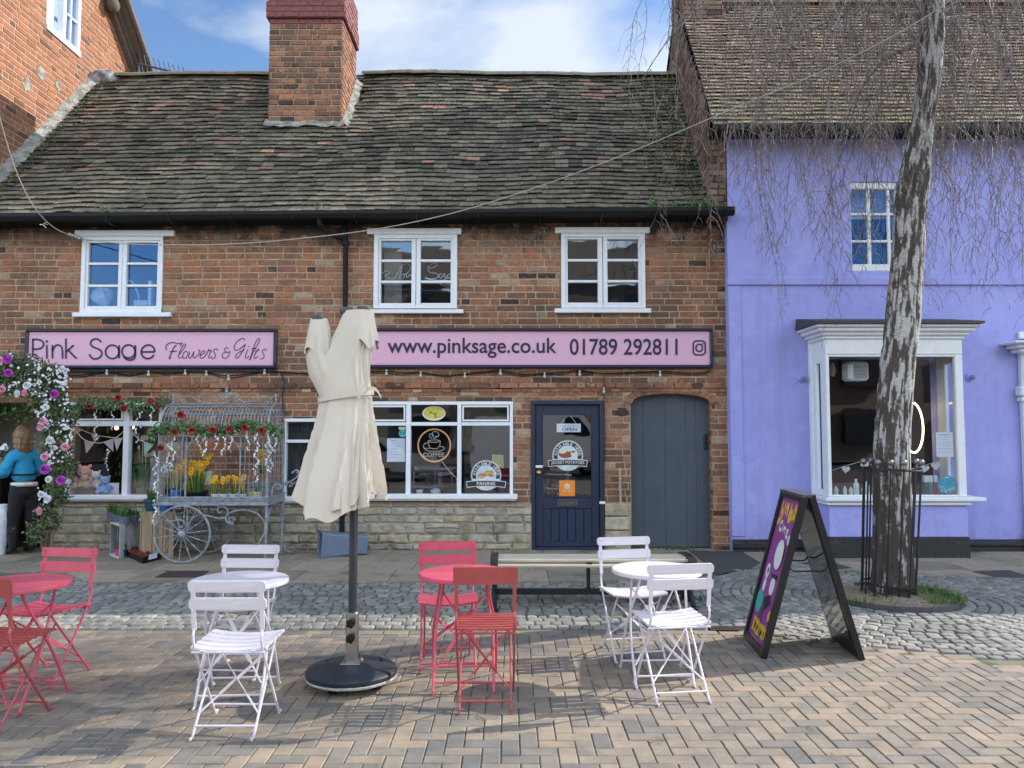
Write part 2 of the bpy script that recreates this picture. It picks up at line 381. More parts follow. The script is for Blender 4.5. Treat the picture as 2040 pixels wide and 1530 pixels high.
KERB = sorted([(G(x, y).x, G(x, y).y) for x, y in ((-1400, 1130), (-200, 1136), (130, 1140), (175, 1161), (620, 1160), (1180, 1158), (1400, 1152), (1470, 1134), (1540, 1127), (1650, 1131), (1800, 1140), (2040, 1154), (2400, 1172))])
kerb = lambda x: interp(KERB, x)
# herringbone block paving
m_block = M('paving_block', (0, 0, 0), .85, tone=[(0, (.125, .12, .115)), (.22, (.185, .165, .14)), (.55, (.235, .195, .15)), (.8, (.265, .21, .155)), (1, (.285, .215, .16))], var=.28, vs=7, bump=.35, bs=150, over=[((.13, .12, .105), 1.1, .54, .80), ((.10, .092, .08), 6, .60, .78), ((.38, .36, .33), 46, .74, .78)])
m_joint = M('sandy_joint', (.075, .068, .05), .95, col2=(.06, .075, .025), ns=3, var=.4)
g = MB(); s_ = .097; gp = .005; X0, Y0 = -8.4, -9.4
def block(x0, x1, y0, y1):
    z = U(-.0015, .0015); b = .005; e = [U(-.0012, .0012) for _ in range(4)]
    g.tone = min(1, max(0, R.random()*.85+.25*nz(x0*.8, y0*.8)+.08))
    n = g.vs([(x0, y0, -.012), (x1, y0, -.012), (x1, y1, -.012), (x0, y1, -.012), (x0, y0, z-.004), (x1, y0, z-.004), (x1, y1, z-.004), (x0, y1, z-.004), (x0+b, y0+b, z+e[0]), (x1-b, y0+b, z+e[1]), (x1-b, y1-b, z+e[2]), (x0+b, y1-b, z+e[3])])
    for q in ((0, 1, 5, 4), (1, 2, 6, 5), (2, 3, 7, 6), (3, 0, 4, 7), (4, 5, 9, 8), (5, 6, 10, 9), (6, 7, 11, 10), (7, 4, 8, 11), (8, 9, 10, 11)): g.face([n+i for i in q])
for i in range(int(16.6/s_)):
    for j in range(int(6.5/s_)):
        k = (i-j) % 4; x, y = X0+i*s_, Y0+j*s_
        if k == 0: r_ = (x, x+2*s_, y, y+s_)
        elif k == 3: r_ = (x, x+s_, y, y+2*s_)
        else: continue
        a, b, c, d = r_; e_ = edge((a+b)/2)-.11
        if c > e_-.02: continue
        d = min(d, e_)
        w_ = .006*nz(x*.6, y*.6)
        block(a+gp/2+w_, b-gp/2+w_, c+gp/2+w_, d-gp/2+w_)
x = X0
while x < 8:
    e_ = edge(x+.1); block(x+gp, x+.21-gp, e_-.108, e_-.006); x += .21
tag(g.build('brick_paving', m_block, tones=True), kind='structure')
g = MB(); g.poly([(-8.4, -9.4, -.006), (8.4, -9.4, -.006)]+[(x, edge(x)-.002, -.006) for x in [8.4-.3*i for i in range(57)]]); tag(g.build('paving_bed', m_joint), kind='structure')
# granite setts
m_sett = M('granite_sett', (0, 0, 0), .75, tone=[(0, (.15, .148, .14)), (.4, (.21, .205, .188)), (.75, (.25, .24, .21)), (1, (.31, .295, .255))], var=.3, vs=16, bump=.6, bs=70, over=[((.10, .115, .055), 2.2, .56, .72)])
m_settbed = M('sett_grout', (.17, .15, .115), .95, col2=(.10, .11, .05), ns=2.5, var=.4)
g = MB()
def sett(c, ux, uy, a, b):
    """domed irregular stone centred at c; ux, uy unit axes; half sizes a, b"""
    z0 = U(-.004, .006); ring = []
    sh = [(-1, -1), (0, -1.04), (1, -1), (1.04, 0), (1, 1), (0, 1.04), (-1, 1), (-1.04, 0)]
    q = []; top = []; low = []
    for p, r in sh:
        cor = .96 if abs(p)+abs(r) > 1.5 else 1
        dx, dy = p*a*cor*U(.92, 1.02), r*b*cor*U(.92, 1.02)
        low.append(c+ux*dx+uy*dy+Vector((0, 0, -.03))); q.append(c+ux*dx+uy*dy+Vector((0, 0, z0-.008))); top.append(c+ux*dx*.86+uy*dy*.86+Vector((0, 0, z0+U(-.001, .003))))
    g.tone = min(1, max(0, R.random()*.9+.3*nz(c.x*.7, c.y*.7)))
    l, m_, t = g.vs(low), g.vs(q), g.vs(top); ctr = g.vs([c+Vector((0, 0, z0+.006))])
    for i in range(8):
        j = (i+1) % 8; g.face((l+i, l+j, m_+j, m_+i)); g.face((m_+i, m_+j, t+j, t+i)); g.face((t+i, t+j, ctr))
RT = 1.95; PR = .60
yy = -4.6; row = 0
while yy < -2.0:
    h = U(.105, .135); x = -8.4+U(0, .1)
    while x < 8.4:
        w = U(.09, .15); cx_ = x+w/2; cy_ = yy+h/2+.012*nz(x*1.3, row)
        d = math.hypot(cx_-TREE.x, (cy_-TREE.y))
        if edge(cx_)+.035 < cy_ < kerb(cx_)-.03 and d > RT+.04: sett(Vector((cx_, cy_, 0)), Vector((1, 0, 0)), Vector((0, 1, 0)), w/2-.006, h/2-.006)
        x += w
    yy += h; row += 1
r = PR+.07
while r < RT+.03:
    n_ = int(2*pi*r/.115); o_ = U(0, 1)
    for i in range(n_):
        a = 2*pi*(i+o_)/n_; c = Vector((TREE.x+r*cos(a), TREE.y+r*sin(a), 0))
        if edge(c.x)+.035 < c.y < kerb(c.x)-.03 and c.x < 8.4: sett(c, Vector((-sin(a), cos(a), 0)), Vector((cos(a), sin(a), 0)), pi*r/n_-.004+U(-.003, .002), .045)
    r += .1
tag(g.build('cobble_setts', m_sett, tones=True, smooth=False), kind='structure')
g = MB(); xs = [-8.4+.2*i for i in range(85)]
g.poly([(x, edge(x), -.012) for x in xs]+[(x, kerb(x), -.012) for x in xs[::-1]]); tag(g.build('sett_bed', m_settbed), kind='structure')
# slab pavement
m_slab = M('sandstone_slab', (0, 0, 0), .85, tone=[(0, (.20, .175, .14)), (.4, (.265, .22, .165)), (.75, (.31, .25, .185)), (1, (.33, .27, .21))], var=.18, vs=4, bump=.25, bs=60, over=[((.10, .115, .05), 1.4, .56, .72), ((.10, .09, .08), 3.5, .58, .75)])
g = MB(); yy = .2; row = 0
while yy > -3.4:
    h = U(.5, .68); x = -8.4-U(0, .6)
    while x < 9:
        w = U(.6, 1.05); x1 = x+w
        n_ = 6; lo = []; 
        for i in range(n_+1):
            xx = lerp(x+.004, x1-.004, i/n_); lo.append((xx, max(yy-h+.004, kerb(xx)+.012)))
        if max(q[1] for q in lo) < yy-.02:
            g.tone = R.random(); z = U(-.002, .002)
            top = [(q[0], min(q[1], yy-.01), z) for q in lo]+[(x1-.004, yy-.004, z), (x+.004, yy-.004, z)]
            g.poly(top); nb = len(top); b_ = g.vs([(a, b, -.02) for a, b, c in top]); t_ = b_-nb
            for i in range(nb): g.face((t_+i, b_+i, b_+(i+1) % nb, t_+(i+1) % nb))
        x = x1
    yy -= h; row += 1
tag(g.build('stone_pavement', m_slab, tones=True), kind='structure')
g = MB(); g.poly([(x, kerb(x)+.004, -.014) for x in xs]+[(8.4, .5, -.014), (-8.4, .5, -.014)]); tag(g.build('slab_bed', m_settbed), kind='structure')
g = MB()
for pl in ([(1372, 1097), (1478, 1099), (1516, 1122), (1498, 1132), (1446, 1142), (1430, 1146), (1398, 1118)], [(1592, 1122), (1640, 1116), (1700, 1132), (1660, 1134)], [(1935, 1139), (2010, 1136), (2062, 1152), (1985, 1150)]):
    a = [G(x, y) for x, y in pl]; g.poly([(p.x, p.y, .005) for p in a])
tag(g.build('asphalt_patch', m_asphalt), kind='structure')
# tree pit: soil disc, steel edging, grass
m_soil = M('dry_soil', (.17, .12, .08), .95, col2=(.30, .25, .17), ns=30, var=.45, vs=50, bump=.9, bs=80)
g = MB(); rows = []
for i in range(9):
    rr = .57*i/8+.001; rows.append([(TREE.x+rr*1.02*cos(a), TREE.y+rr*sin(a), .055*(1-(i/8)**2)+.012+.014*nz(rr*9*cos(a), rr*9*sin(a))) for a in [2*pi*k/40 for k in range(41)]])
g.grid(rows); tag(g.build('soil', m_soil, smooth=True), kind='structure')
g = MB()
for k in range(36):
    a0, a1 = 2*pi*k/36, 2*pi*(k+1)/36
    if .5 < (a0/pi) % 2 < .62: continue
    q = []
    for z in (-.01, .045):
        for a in (a0, a1):
            for rr in (.585, .597): q.append((TREE.x+rr*cos(a), TREE.y+rr*sin(a), z))
    g.box8([q[0], q[1], q[3], q[2], q[4], q[5], q[7], q[6]])
tag(g.build('pit_edging', M('galvanised_edging', (.13, .13, .135), .5, .6, var=.3)), kind='structure')
def blade(mb, c, h, w, lean, az):
    d = Vector((cos(az), sin(az), 0)); s2 = Vector((-sin(az), cos(az), 0))*w/2; c = Vector(c)
    m1 = c+d*lean*.35+Vector((0, 0, h*.6)); t = c+d*lean+Vector((0, 0, h))
    n = mb.vs([c-s2, c+s2, m1+s2*.7, m1-s2*.7, t]); mb.face((n, n+1, n+2, n+3)); mb.face((n+3, n+2, n+4))
m_grass = M('grass', (.055, .125, .022), .7, col2=(.12, .19, .04), ns=12, var=.3)
g = MB()
for _ in range(5200):
    a = U(0, 2*pi); rr = sqrt(U(.10, 1))*.60; px_, py_ = rr*cos(a), rr*sin(a)
    wv = nz(px_*4+3, py_*4)+(.55 if px_ > .16 and py_ > -.42 else -.35)+(.42 if px_ < -.2 and py_ < .1 else 0)
    if wv < U(-.05, .35): continue
    blade(g, (TREE.x+px_*U(1, 1.12), TREE.y+py_, .02), U(.03, .085), U(.004, .008), U(0, .05), U(0, 6.28))
tag(g.build('grass', m_grass), kind='stuff')
g = MB()
m_weed = M('weed_leaf', (.05, .12, .02), .7, col2=(.10, .16, .04), ns=20, var=.3)
for px, py, n_, sp in ((1310, 1086, 60, .25), (1440, 1093, 60, .07), (1372, 1196, 90, .07), (1345, 1090, 50, .12), (1250, 1088, 30, .05)):
    c = G(px, py)
    for _ in range(n_): blade(g, (c.x+R.gauss(0, sp), min(c.y+R.gauss(0, .03), -.02), 0), U(.02, .09), U(.006, .014), U(.01, .06), U(0, 6.28))
tag(g.build('weeds', m_weed), kind='stuff')

m_lit = M('dead_twig', (.10, .07, .045), .9, col2=(.22, .16, .09), ns=9)
g = MB()
for _ in range(150):                        # fallen birch twigs, catkins and crumbs of leaf
    x, y = U(-5, 6), U(-8, -4.2) if R.random() < .8 else U(-4.2, -.6); a = U(0, 6.28); l = U(.015, .11); d = Vector((cos(a), sin(a), 0)); p = Vector((x, y, .006))
    if R.random() < .55: g.tube([p, p+d*l*.5+Vector((0, 0, .004)), p+d*l+Vector((-d.y*.02, d.x*.02, 0))], .0022, 4)
    else: leaf_ = [p+Vector((cos(q)*.012*U(.5, 1), sin(q)*.010, .002+.003*sin(q))) for q in (0, 1.2, 2.5, 3.8, 5)]; g.poly(leaf_)
tag(g.build('litter', m_lit), kind='stuff')
# ------------------------------------------------------------------ wall builders
def cut(a, b, holes):
    seg = [(a, b)]
    for h0, h1 in holes:
        out = []
        for p, q in seg:
            if h1 <= p or h0 >= q: out.append((p, q)); continue
            if h0 > p: out.append((p, h0))
            if h1 < q: out.append((h1, q))
        seg = out
    return seg
def brick1(mb, a, b, c, d, f, w):
    k = min(.006, (b-a)*.2); j = lambda: U(-.0025, .0025)
    A = [(a, c), (b, c), (b, d), (a, d)]; jj = [(j(), j()) for _ in A]
    n = mb.vs([f(u+p, v+q, -.004) for (u, v), (p, q) in zip(A, jj)]+[f(u+p+sx*k, v+q+sy*k, w+U(-.0015, .0015)) for (u, v), (p, q), (sx, sy) in zip(A, jj, ((1, 1), (-1, 1), (-1, -1), (1, -1)))])
    for q in ((0, 1, 5, 4), (1, 2, 6, 5), (2, 3, 7, 6), (3, 0, 4, 7), (4, 5, 6, 7)): mb.face([n+i for i in q])
def bricks(mb, u0, u1, v0, v1, f, holes=(), course=.092, L=.272, gap=.013, tone=None, keep=None, wave=.010, proud=.006, hdr=.3):
    v = v0; k = 0
    while v < v1-.02:
        va, vb = v+gap/2, min(v+course-gap/2, v1); cuts = []; part = []
        for (a, b, c, d) in holes:
            if c >= vb or d <= va: continue
            cuts.append((a, b))
            if d < vb-.025 and d > va: part.append((a, b, d+.004, vb))
            elif c > va+.025 and c < vb: part.append((a, b, va, c-.004))
        u = u0-U(0, L)*(.5 if k % 2 else 1)
        while u < u1:
            l = L*U(.94, 1.05)*(.5 if R.random() < hdr else 1); e = u+l
            for p, q in cut(max(u, u0), min(e, u1), cuts):
                if q-p < .03: continue
                um = (p+q)/2; dv = wave*nz(um*.45, k*.07)
                if keep and not keep(um, (va+vb)/2): continue
                mb.tone = tone(um, va, k) if tone else R.random()
                brick1(mb, p+gap/2*(p == max(u, u0)), q-gap/2, va+dv, vb+dv, f, proud+U(-.002, .004))
            for (a, b, c, d) in part:
                for p, q in cut(max(u, u0, a), min(e, u1, b), [(h[0], h[1]) for h in holes if h[2] < d-.005 and h[3] > c+.005]):
                    if q-p > .03: mb.tone = R.random(); brick1(mb, p, q-gap, c, d, f, proud)
            u = e
        v += course; k += 1
def sheet(mb, u0, u1, v0, v1, f, holes, reveal=.2):
    us = sorted({u0, u1, *[min(max(q, u0), u1) for h in holes for q in h[:2]]}); vs_ = sorted({v0, v1, *[min(max(q, v0), v1) for h in holes for q in h[2:]]})
    for a, b in zip(us, us[1:]):
        for c, d in zip(vs_, vs_[1:]):
            um, vm = (a+b)/2, (c+d)/2
            if any(h[0] < um < h[1] and h[2] < vm < h[3] for h in holes): continue
            mb.poly([f(a, c, 0), f(b, c, 0), f(b, d, 0), f(a, d, 0)])
    for a, b, c, d in holes:
        for p, q in (((a, c), (b, c)), ((b, c), (b, d)), ((b, d), (a, d)), ((a, d), (a, c))):
            mb.poly([f(p[0], p[1], 0), f(q[0], q[1], 0), f(q[0], q[1], -reveal), f(p[0], p[1], -reveal)])
def front(Y): return lambda u, v, w=0: Vector((u, Y-w, v))
# ------------------------------------------------------------------ the brick shop
XL = -7.65; XR = P(1452, 750, 0).x
shop = E('brick_shop', 'low old brick shop with mossy tiled roof and pink fascia boards', 'shop', (-2.3, 0, 0))
W1 = dict(lintel=(148, 458, 346, 470), frame=(163, 471, 325, 623), sill=(143, 622, 339, 631), cols=((176, 236), (253, 314)), rows=((484, 523), (528, 567), (572, 610)), mull=244)
W2 = dict(lintel=(731, 454, 919, 466), frame=(745, 466, 911, 615), sill=(736, 616, 923, 624), cols=((759, 820), (838, 898)), rows=((480, 517), (522, 559), (564, 604)), mull=829)
W3 = dict(lintel=(1106, 452, 1295, 464), frame=(1118, 464, 1285, 614), sill=(1105, 614, 1298, 623), cols=((1131, 1191), (1210, 1272)), rows=((477, 516), (521, 558), (563, 603)), mull=1201)
H = {}
for n_, w_ in (('w1', W1), ('w2', W2), ('w3', W3)): H[n_] = rect(*w_['frame'])
H['left'] = rect(131, 802, 322, 998); H['mid'] = rect(563, 834, 668, 1000); H['cafe'] = rect(704, 800, 1022, 996)
H['door'] = rect(1059, 798, 1203, 1096); H['door'] = (H['door'][0], H['door'][1], -.05, H['door'][3])
H['florist'] = (-7.4, P(112, 950).x, -.05, P(0, 802).z)
ga = rect(1257, 784, 1419, 1096); GZ = ga[3]; GS = P(1330, 803).z
H['gate'] = (ga[0], ga[1], -.05, GZ)
holes = list(H.values()); EAVE = 4.72
ft = front(0)
mb = MB(); sheet(mb, XL, XR, -.05, EAVE, ft, holes, .22)
gx0, gx1 = ga[0], ga[1]; gm = (gx0+gx1)/2; ghw = (gx1-gx0)/2
def archz(u): t = (u-gm)/ghw; return GS+(GZ-GS)*sqrt(max(0, 1-t*t*.96))
NA = 20
for i in range(NA):
    a, b = lerp(gx0, gx1, i/NA), lerp(gx0, gx1, (i+1)/NA)
    mb.poly([(a, -.001, archz(a)), (b, -.001, archz(b)), (b, -.001, GZ+.001), (a, -.001, GZ+.001)])
    mb.poly([(a, -.001, archz(a)), (b, -.001, archz(b)), (b, .2, archz(b)), (a, .2, archz(a))])
mb.build('wall', m_mortar, shop)
STZ = P(700, 1004).z
mb = MB(); bh = [h for h in holes]
doorx0, doorx1 = H['door'][:2]
ptop = P(1230, 1002).z
bh2 = bh+[(XL, doorx0, -.1, STZ), (doorx1, gx0+.02, -.1, ptop), (gx0-.10, gx1+.07, GS-.02, GZ+.10)]
def btone(u, v, k):
    t = R.random()
    t = .14+.50*t+.30*nz(u*.8, v*1.3)+.12
    if R.random() < .04: t = U(0, .1)
    if R.random() < .05: t = U(.88, 1)
    hi = min(1, max(0, (v-3.3)/.7)); t = t*(1-.5*hi)+.80*.5*hi if t > .12 else t
    return min(1, max(0, t))
bricks(mb, XL, XR, 0, EAVE, ft, bh2, tone=btone)
zz = P(700, 768).z                       # projecting course above the shopfronts
bricks(mb, XL, XR, zz-.045, zz+.045, front(-.022), (), course=.09, tone=btone, wave=.004)
bricks(mb, XL, XR, zz-.10, zz-.045, front(-.012), (), course=.055, L=.14, tone=btone, wave=.004, hdr=0)
for i in range(15):                       # arch voussoirs
    an = lambda q: pi*(1-q/15)
    a0, a1 = an(i+.06), an(i+.94)
    pt = lambda a, e: Vector((gm+(ghw+e)*cos(a), 0, GS+(GZ-GS+e)*sin(a)-.03*(abs(cos(a)) > .96)))
    q = [pt(a0, .005), pt(a1, .005), pt(a1, .115), pt(a0, .115)]; mb.tone = U(.25, .75)
    n = mb.vs([(p.x, -.002, p.z) for p in q]+[(p.x*.985+.015*gm, -.014, p.z) for p in q])
    for s_ in ((0, 1, 5, 4), (1, 2, 6, 5), (2, 3, 7, 6), (3, 0, 4, 7), (4, 5, 6, 7)): mb.face([n+k for k in s_])
# bare brick jambs of the gate recess
bricks(mb, -.012, .19, 0, GS, lambda u, v, w=0: Vector((gx1-w, u, v)), (), tone=btone, L=.22)
mb.build('brick_facing', m_brick, shop, tones=True)
# rubble stone base
mb = MB(); ms = MB()
def stones(u0, u1, v0, v1, Y):
    f = front(Y); ms.poly([f(u0, v0, 0), f(u1, v0, 0), f(u1, v1, 0), f(u0, v1, 0)]); ms.poly([(u0, Y, v1), (u1, Y, v1), (u1, .02, v1), (u0, .02, v1)]); ms.poly([(u1, Y, v0), (u1, .02, v0), (u1, .02, v1), (u1, Y, v1)])
    v = v0
    while v < v1-.03:
        h = U(.085, .155); h = min(h, v1-v) if v1-v-h > .04 else v1-v
        u = u0-U(0, .2)
        while u < u1:
            w = U(.12, .42)*(1.2 if h > .12 else 1); a, b = max(u, u0)+.009, min(u+w, u1)-.009
            if b-a > .05:
                mid = .5*(v*2+h)
                split = h > .13 and R.random() < .22
                for c, d in (((v, v+h*.5), (v+h*.5, v+h)) if split else ((v, v+h),)):
                    c, d = c+.010, d-.008
                    if d-c < .02: continue
                    mb.tone = min(1, max(0, R.random()*.95+.15*nz(a, v)))
                    o = []
                    for (p, q) in ((a, c), (lerp(a, b, .5), c), (b, c), (b, lerp(c, d, .5)), (b, d), (lerp(a, b, .5), d), (a, d), (a, lerp(c, d, .5))): o.append((p+U(-.012, .012), q+U(-.009, .009)))
                    cu, cv = (a+b)/2, (c+d)/2; pr = U(.012, .03)
                    n0 = mb.vs([f(p, q, -.002) for p, q in o]); n1 = mb.vs([f(lerp(p, cu, .05), lerp(q, cv, .12), pr*.7) for p, q in o]); n2 = mb.vs([f(lerp(p, cu, .25), lerp(q, cv, .4), pr+U(-.004, .006)) for p, q in o]); n3 = mb.vs([f(cu, cv, pr)])
                    for i in range(8):
                        j = (i+1) % 8; mb.face((n0+i, n0+j, n1+j, n1+i)); mb.face((n1+i, n1+j, n2+j, n2+i)); mb.face((n2+i, n2+j, n3))
            u += w
        v += h
stones(H['florist'][1], doorx0, 0, STZ, -.03)
sb = ms.build('stone_base', m_stonemortar, shop); mb.build('stone_facing', m_stone, sb, tones=True)
mb = MB(); mb.tone = .5
x0, x1, z0, z1 = rect(1204, 1003, 1252, 1088)
for k, (a, b, o) in enumerate(((0, .42, .02), (.44, .72, .03), (.74, 1, .022))):
    mb.tone = (.9, .6, .75)[k]; mb.bbox(x0+.005, x1+.01*(2-k), -.05-o, .15, lerp(0, z1, a), lerp(0, z1, b), .012)
mb.build('pier_base', m_stone, shop, tones=True)
# ------------------------------------------------------------------ roofs
def tiles(mb, u0, u1, s1, f, gauge=.142, wid=.20, tone=None, keep=None, thick=.016, jag=1.0):
    """f(u, s, w) point at slope distance s from the eaves, w off the surface"""
    s = 0; k = 0
    while s < s1:
        u = u0-(wid/2 if k % 2 else 0)-U(0, .03)
        while u < u1:
            w = wid*U(.95, 1.05); a, b = max(u, u0), min(u+w, u1)
            if b-a > .03 and (keep is None or keep((a+b)/2, s)):
                mb.tone = tone((a+b)/2, s, k); l = U(-.014, .012)*jag+.022*nz(u*.6, k*.35); h = U(.016, .032)*jag; t0, t1 = U(-.006, .006)*jag, U(-.006, .006)*jag; g_ = .003
                la, lb = s-.01+l+t0, s-.01+l+t1; e = s+gauge*1.35
                n = mb.vs([f(a+g_, la, .012+h), f(b-g_, lb, .012+h+t1*.5), f(b-g_, e, .002), f(a+g_, e, .002), f(a+g_, la, .012+h+thick*.75), f(b-g_, lb, .012+h+t1*.5+thick*.75), f(b-g_, e, thick*.6), f(a+g_, e, thick*.6)])
                for q in ((4, 5, 6, 7), (0, 1, 5, 4), (1, 2, 6, 5), (3, 0, 4, 7), (0, 3, 2, 1)): mb.face([n+i for i in q])
            u += w
        s += gauge*U(.97, 1.03); k += 1
EY = -.27; RY = 3.0
ez = lambda u: lerp(P(0, 431, EY).z, P(1450, 417, EY).z, (u-XL)/(XR-XL))
rz = lambda u: P(CX, 156, RY).z+.05*nz(u*.33+4)+.02*nz(u*.9)
SL = sqrt((RY-EY)**2+(rz(0)-ez(0))**2)
def gx(Y): return 2.76+.075*(Y+.15)             # lavender gable wall face
def roofpt(u, s, w):
    t = s/SL; uu = lerp(u, XL+(u-XL)*(gx(RY)-XL)/(gx(EY)-XL), t)
    y = lerp(EY, RY, t); z = lerp(ez(u), rz(u), t)-.05*sin(pi*t)+.035*nz(u*.55, s*.5)+.015*nz(u*1.9, s*1.1)
    return Vector((uu, y-w*.707, z+w*.707))
ch0 = P(534, 240, 1.62).x; ch1 = P(680, 240, 1.62).x; CHY0 = 1.62; CHY1 = 2.72
def rtone(u, s, k):
    c = nz(u*1.2+9, s*1.6); t = U(.0, .8)
    if c > .18 and R.random() < .17 or R.random() < .012: t = U(.86, 1)
    if s < 1.0: t = U(.3, .78)
    return t
def rkeep(u, s):
    y = lerp(EY, RY, s/SL); return not (ch0-.05 < u < ch1+.03 and y > CHY0+.03 and y < CHY1-.1)
mb = MB(); tiles(mb, XL, gx(EY), SL, roofpt, tone=rtone, keep=rkeep)
n = 30
for i in range(n):                         # underlay
    a, b = lerp(XL, gx(EY), i/n), lerp(XL, gx(EY), (i+1)/n)
    for j in range(8): mb.tone = 0; mb.poly([roofpt(a, SL*j/8, -.012), roofpt(b, SL*j/8, -.012), roofpt(b, SL*(j+1)/8, -.012), roofpt(a, SL*(j+1)/8, -.012)])
for a, b in ((XL, gx(RY)),): mb.poly([(a, RY, rz(a)-.05), (b, RY, rz(b)-.05), (b, 6.3, 4.7), (a, 6.3, 4.7)])
roof = mb.build('roof', m_tile, shop, tones=True)
mb = MB(); u = XL+.12
while u < gx(RY)-.1:
    l = U(.36, .46)
    if not (ch0-.2 < u+.2 < ch1+.12):
        q = [Vector((uu, RY+.12*cos(a), rz(uu)+.02+dz+.10*sin(a))) for uu, dz in ((u, U(0, .012)), (u+l+.02, U(0, .012))) for a in [pi*i/6 for i in range(7)]]
        mb.grid([q[:7], q[7:]])
    u += l
mb.build('ridge', m_ridge, roof)
mb = MB()                                   # moss and cement along the abutments
def fillet(pts, w):
    rows = []
    for p, d in pts: rows.append([p+d*0+Vector((0, 0, w)), p+d*w*.5+Vector((0, 0, w*.55)), p+d*w+Vector((0, 0, .02))])
    mb.grid(rows)
fillet([(roofpt(XL, SL*i/40, .02)+Vector((-.01, 0, U(-.02, .03))), Vector((1, 0, 0))*U(.85, 1.2)) for i in range(41)], .17); mb.build('flashing', m_cement, roof, smooth=True); mb = MB()
fillet([(Vector((ch1+.015, lerp(CHY0, CHY1, i/14), roofpt(ch1, SL*(lerp(CHY0, CHY1, i/14)-EY)/(RY-EY), .02).z+U(-.02, .03))), Vector((1, 0, 0))*U(.8, 1.2)) for i in range(15)], .13)
fillet([(Vector((lerp(ch0-.05, ch1+.06, i/14), CHY0+.01, roofpt(0, SL*(CHY0-EY)/(RY-EY), .0).z+.03+U(-.02, .02))), Vector((0, -1, -.6))*U(.8, 1.2)) for i in range(15)], .10)
mb.build('flashing', m_cement, roof, smooth=True)
mb = MB(); d = P(158, 140, RY-.25)
mb.sphere((XL+.20, RY-.02, rz(XL)-.02), .22, 12, 8, (1.3, .8, .9)); mb.build('lead_cap', M('white_lead_patch', (.40, .40, .40), .7, col2=(.10, .10, .10), ns=6, bump=.6), roof, smooth=True)
# chimney
def btone2(u, v, k):
    t = .15+.62*R.random()
    if R.random() < .12: t = U(0, .12)
    if v > 8.9: t = U(.8, 1) if R.random() < .45 else t*.7
    return t
cz0, cz1 = 5.6, P(CX, 48, CHY0).z
chm = MB(); chm.box(ch0+.006, ch1-.006, CHY0+.006, CHY1, cz0, cz1+.8); chimney = chm.build('chimney', m_mortar_pale, shop)
mb = MB()
bricks(mb, ch0, ch1, cz0, cz1, front(CHY0), (), tone=btone2, L=.25, wave=0)
bricks(mb, CHY0, CHY1, cz0, cz1, lambda u, v, w=0: Vector((ch1+w, u, v)), (), tone=lambda u, v, k: U(.35, .78), L=.25, wave=0)
bricks(mb, -ch1, -ch0, cz0, cz1, lambda u, v, w=0: Vector((-u, CHY1+w, v)), (), tone=btone2, wave=0)
bricks(mb, -CHY1, -CHY0, cz0, cz1, lambda u, v, w=0: Vector((ch0-w, -u, v)), (), tone=btone2, wave=0)
mb.build('brick_facing', m_brick_ch, chimney, tones=True)
mb = MB(); o = .03
for k in range(9):
    zz = cz1+k*.092; e = .0 if k == 0 else (.05 if k < 4 else .025)
    for (f_, a, b) in ((front(CHY0-e), ch0-e, ch1+e), (lambda u, v, w=0, e=e: Vector((ch1+e+w, u, v)), CHY0-e, CHY1), (lambda u, v, w=0, e=e: Vector((ch0-e-w, -u, v)), -CHY1, -CHY0+e)):
        bricks(mb, a, b, zz, zz+.092, f_, (), wave=0, L=.25)
    mb.box(ch0-e+.004, ch1+e-.004, CHY0-e+.004, CHY1-.004, zz, zz+.0915)
mb.build('chimney_cap', m_brick_red, chimney)
# gutter, fascia, downpipe
mb = MB()
for i in range(24):
    a, b = lerp(XL, XR+.02, i/24), lerp(XL, XR+.02, (i+1)/24)
    pr = [(EY-.11, .0), (EY-.115, -.05), (EY-.08, -.10), (EY-.02, -.11), (EY+.03, -.09), (EY+.05, -.01)]
    mb.grid([[(a, y, ez(a)+.01+z) for y, z in pr], [(b, y, ez(b)+.01+z) for y, z in pr]])
    mb.poly([(a, EY+.02, ez(a)-.02), (b, EY+.02, ez(b)-.02), (b, .0, ez(b)-.10), (a, .0, ez(a)-.10)])
gut = mb.build('gutter', m_black_dull, shop)
for i in range(13):
    mb = MB(); x = lerp(XL+.4, XR-.1, i/12); z = ez(x)-.10; mb.tube([(x, EY-.118, z+.10), (x, EY-.10, z), (x, EY, z-.02), (x, .0, z-.02)], .008, 5); mb.build('bracket', m_black, gut)
mb = MB(); a = P(640, 440, -.2); b = P(689, 485, -.075)
pts = [(a.x, EY-.02, a.z+.06), (a.x, EY-.02, a.z-.05), (a.x+.06, -.2, a.z-.14), (b.x-.06, -.10, b.z+.06), (b.x, -.085, b.z), (b.x, -.085, .12), (b.x, -.12, .03), (b.x, -.22, .02)]
mb.tube(catmull(pts, 4), .036, 10); 
for z in (b.z, 2.75, 1.2, .5): mb.lathe([(.045, -.035), (.05, -.03), (.05, .03), (.045, .035)], (b.x, -.085, z), 12)
mb.build('downpipe', m_black_dull, shop, smooth=True)
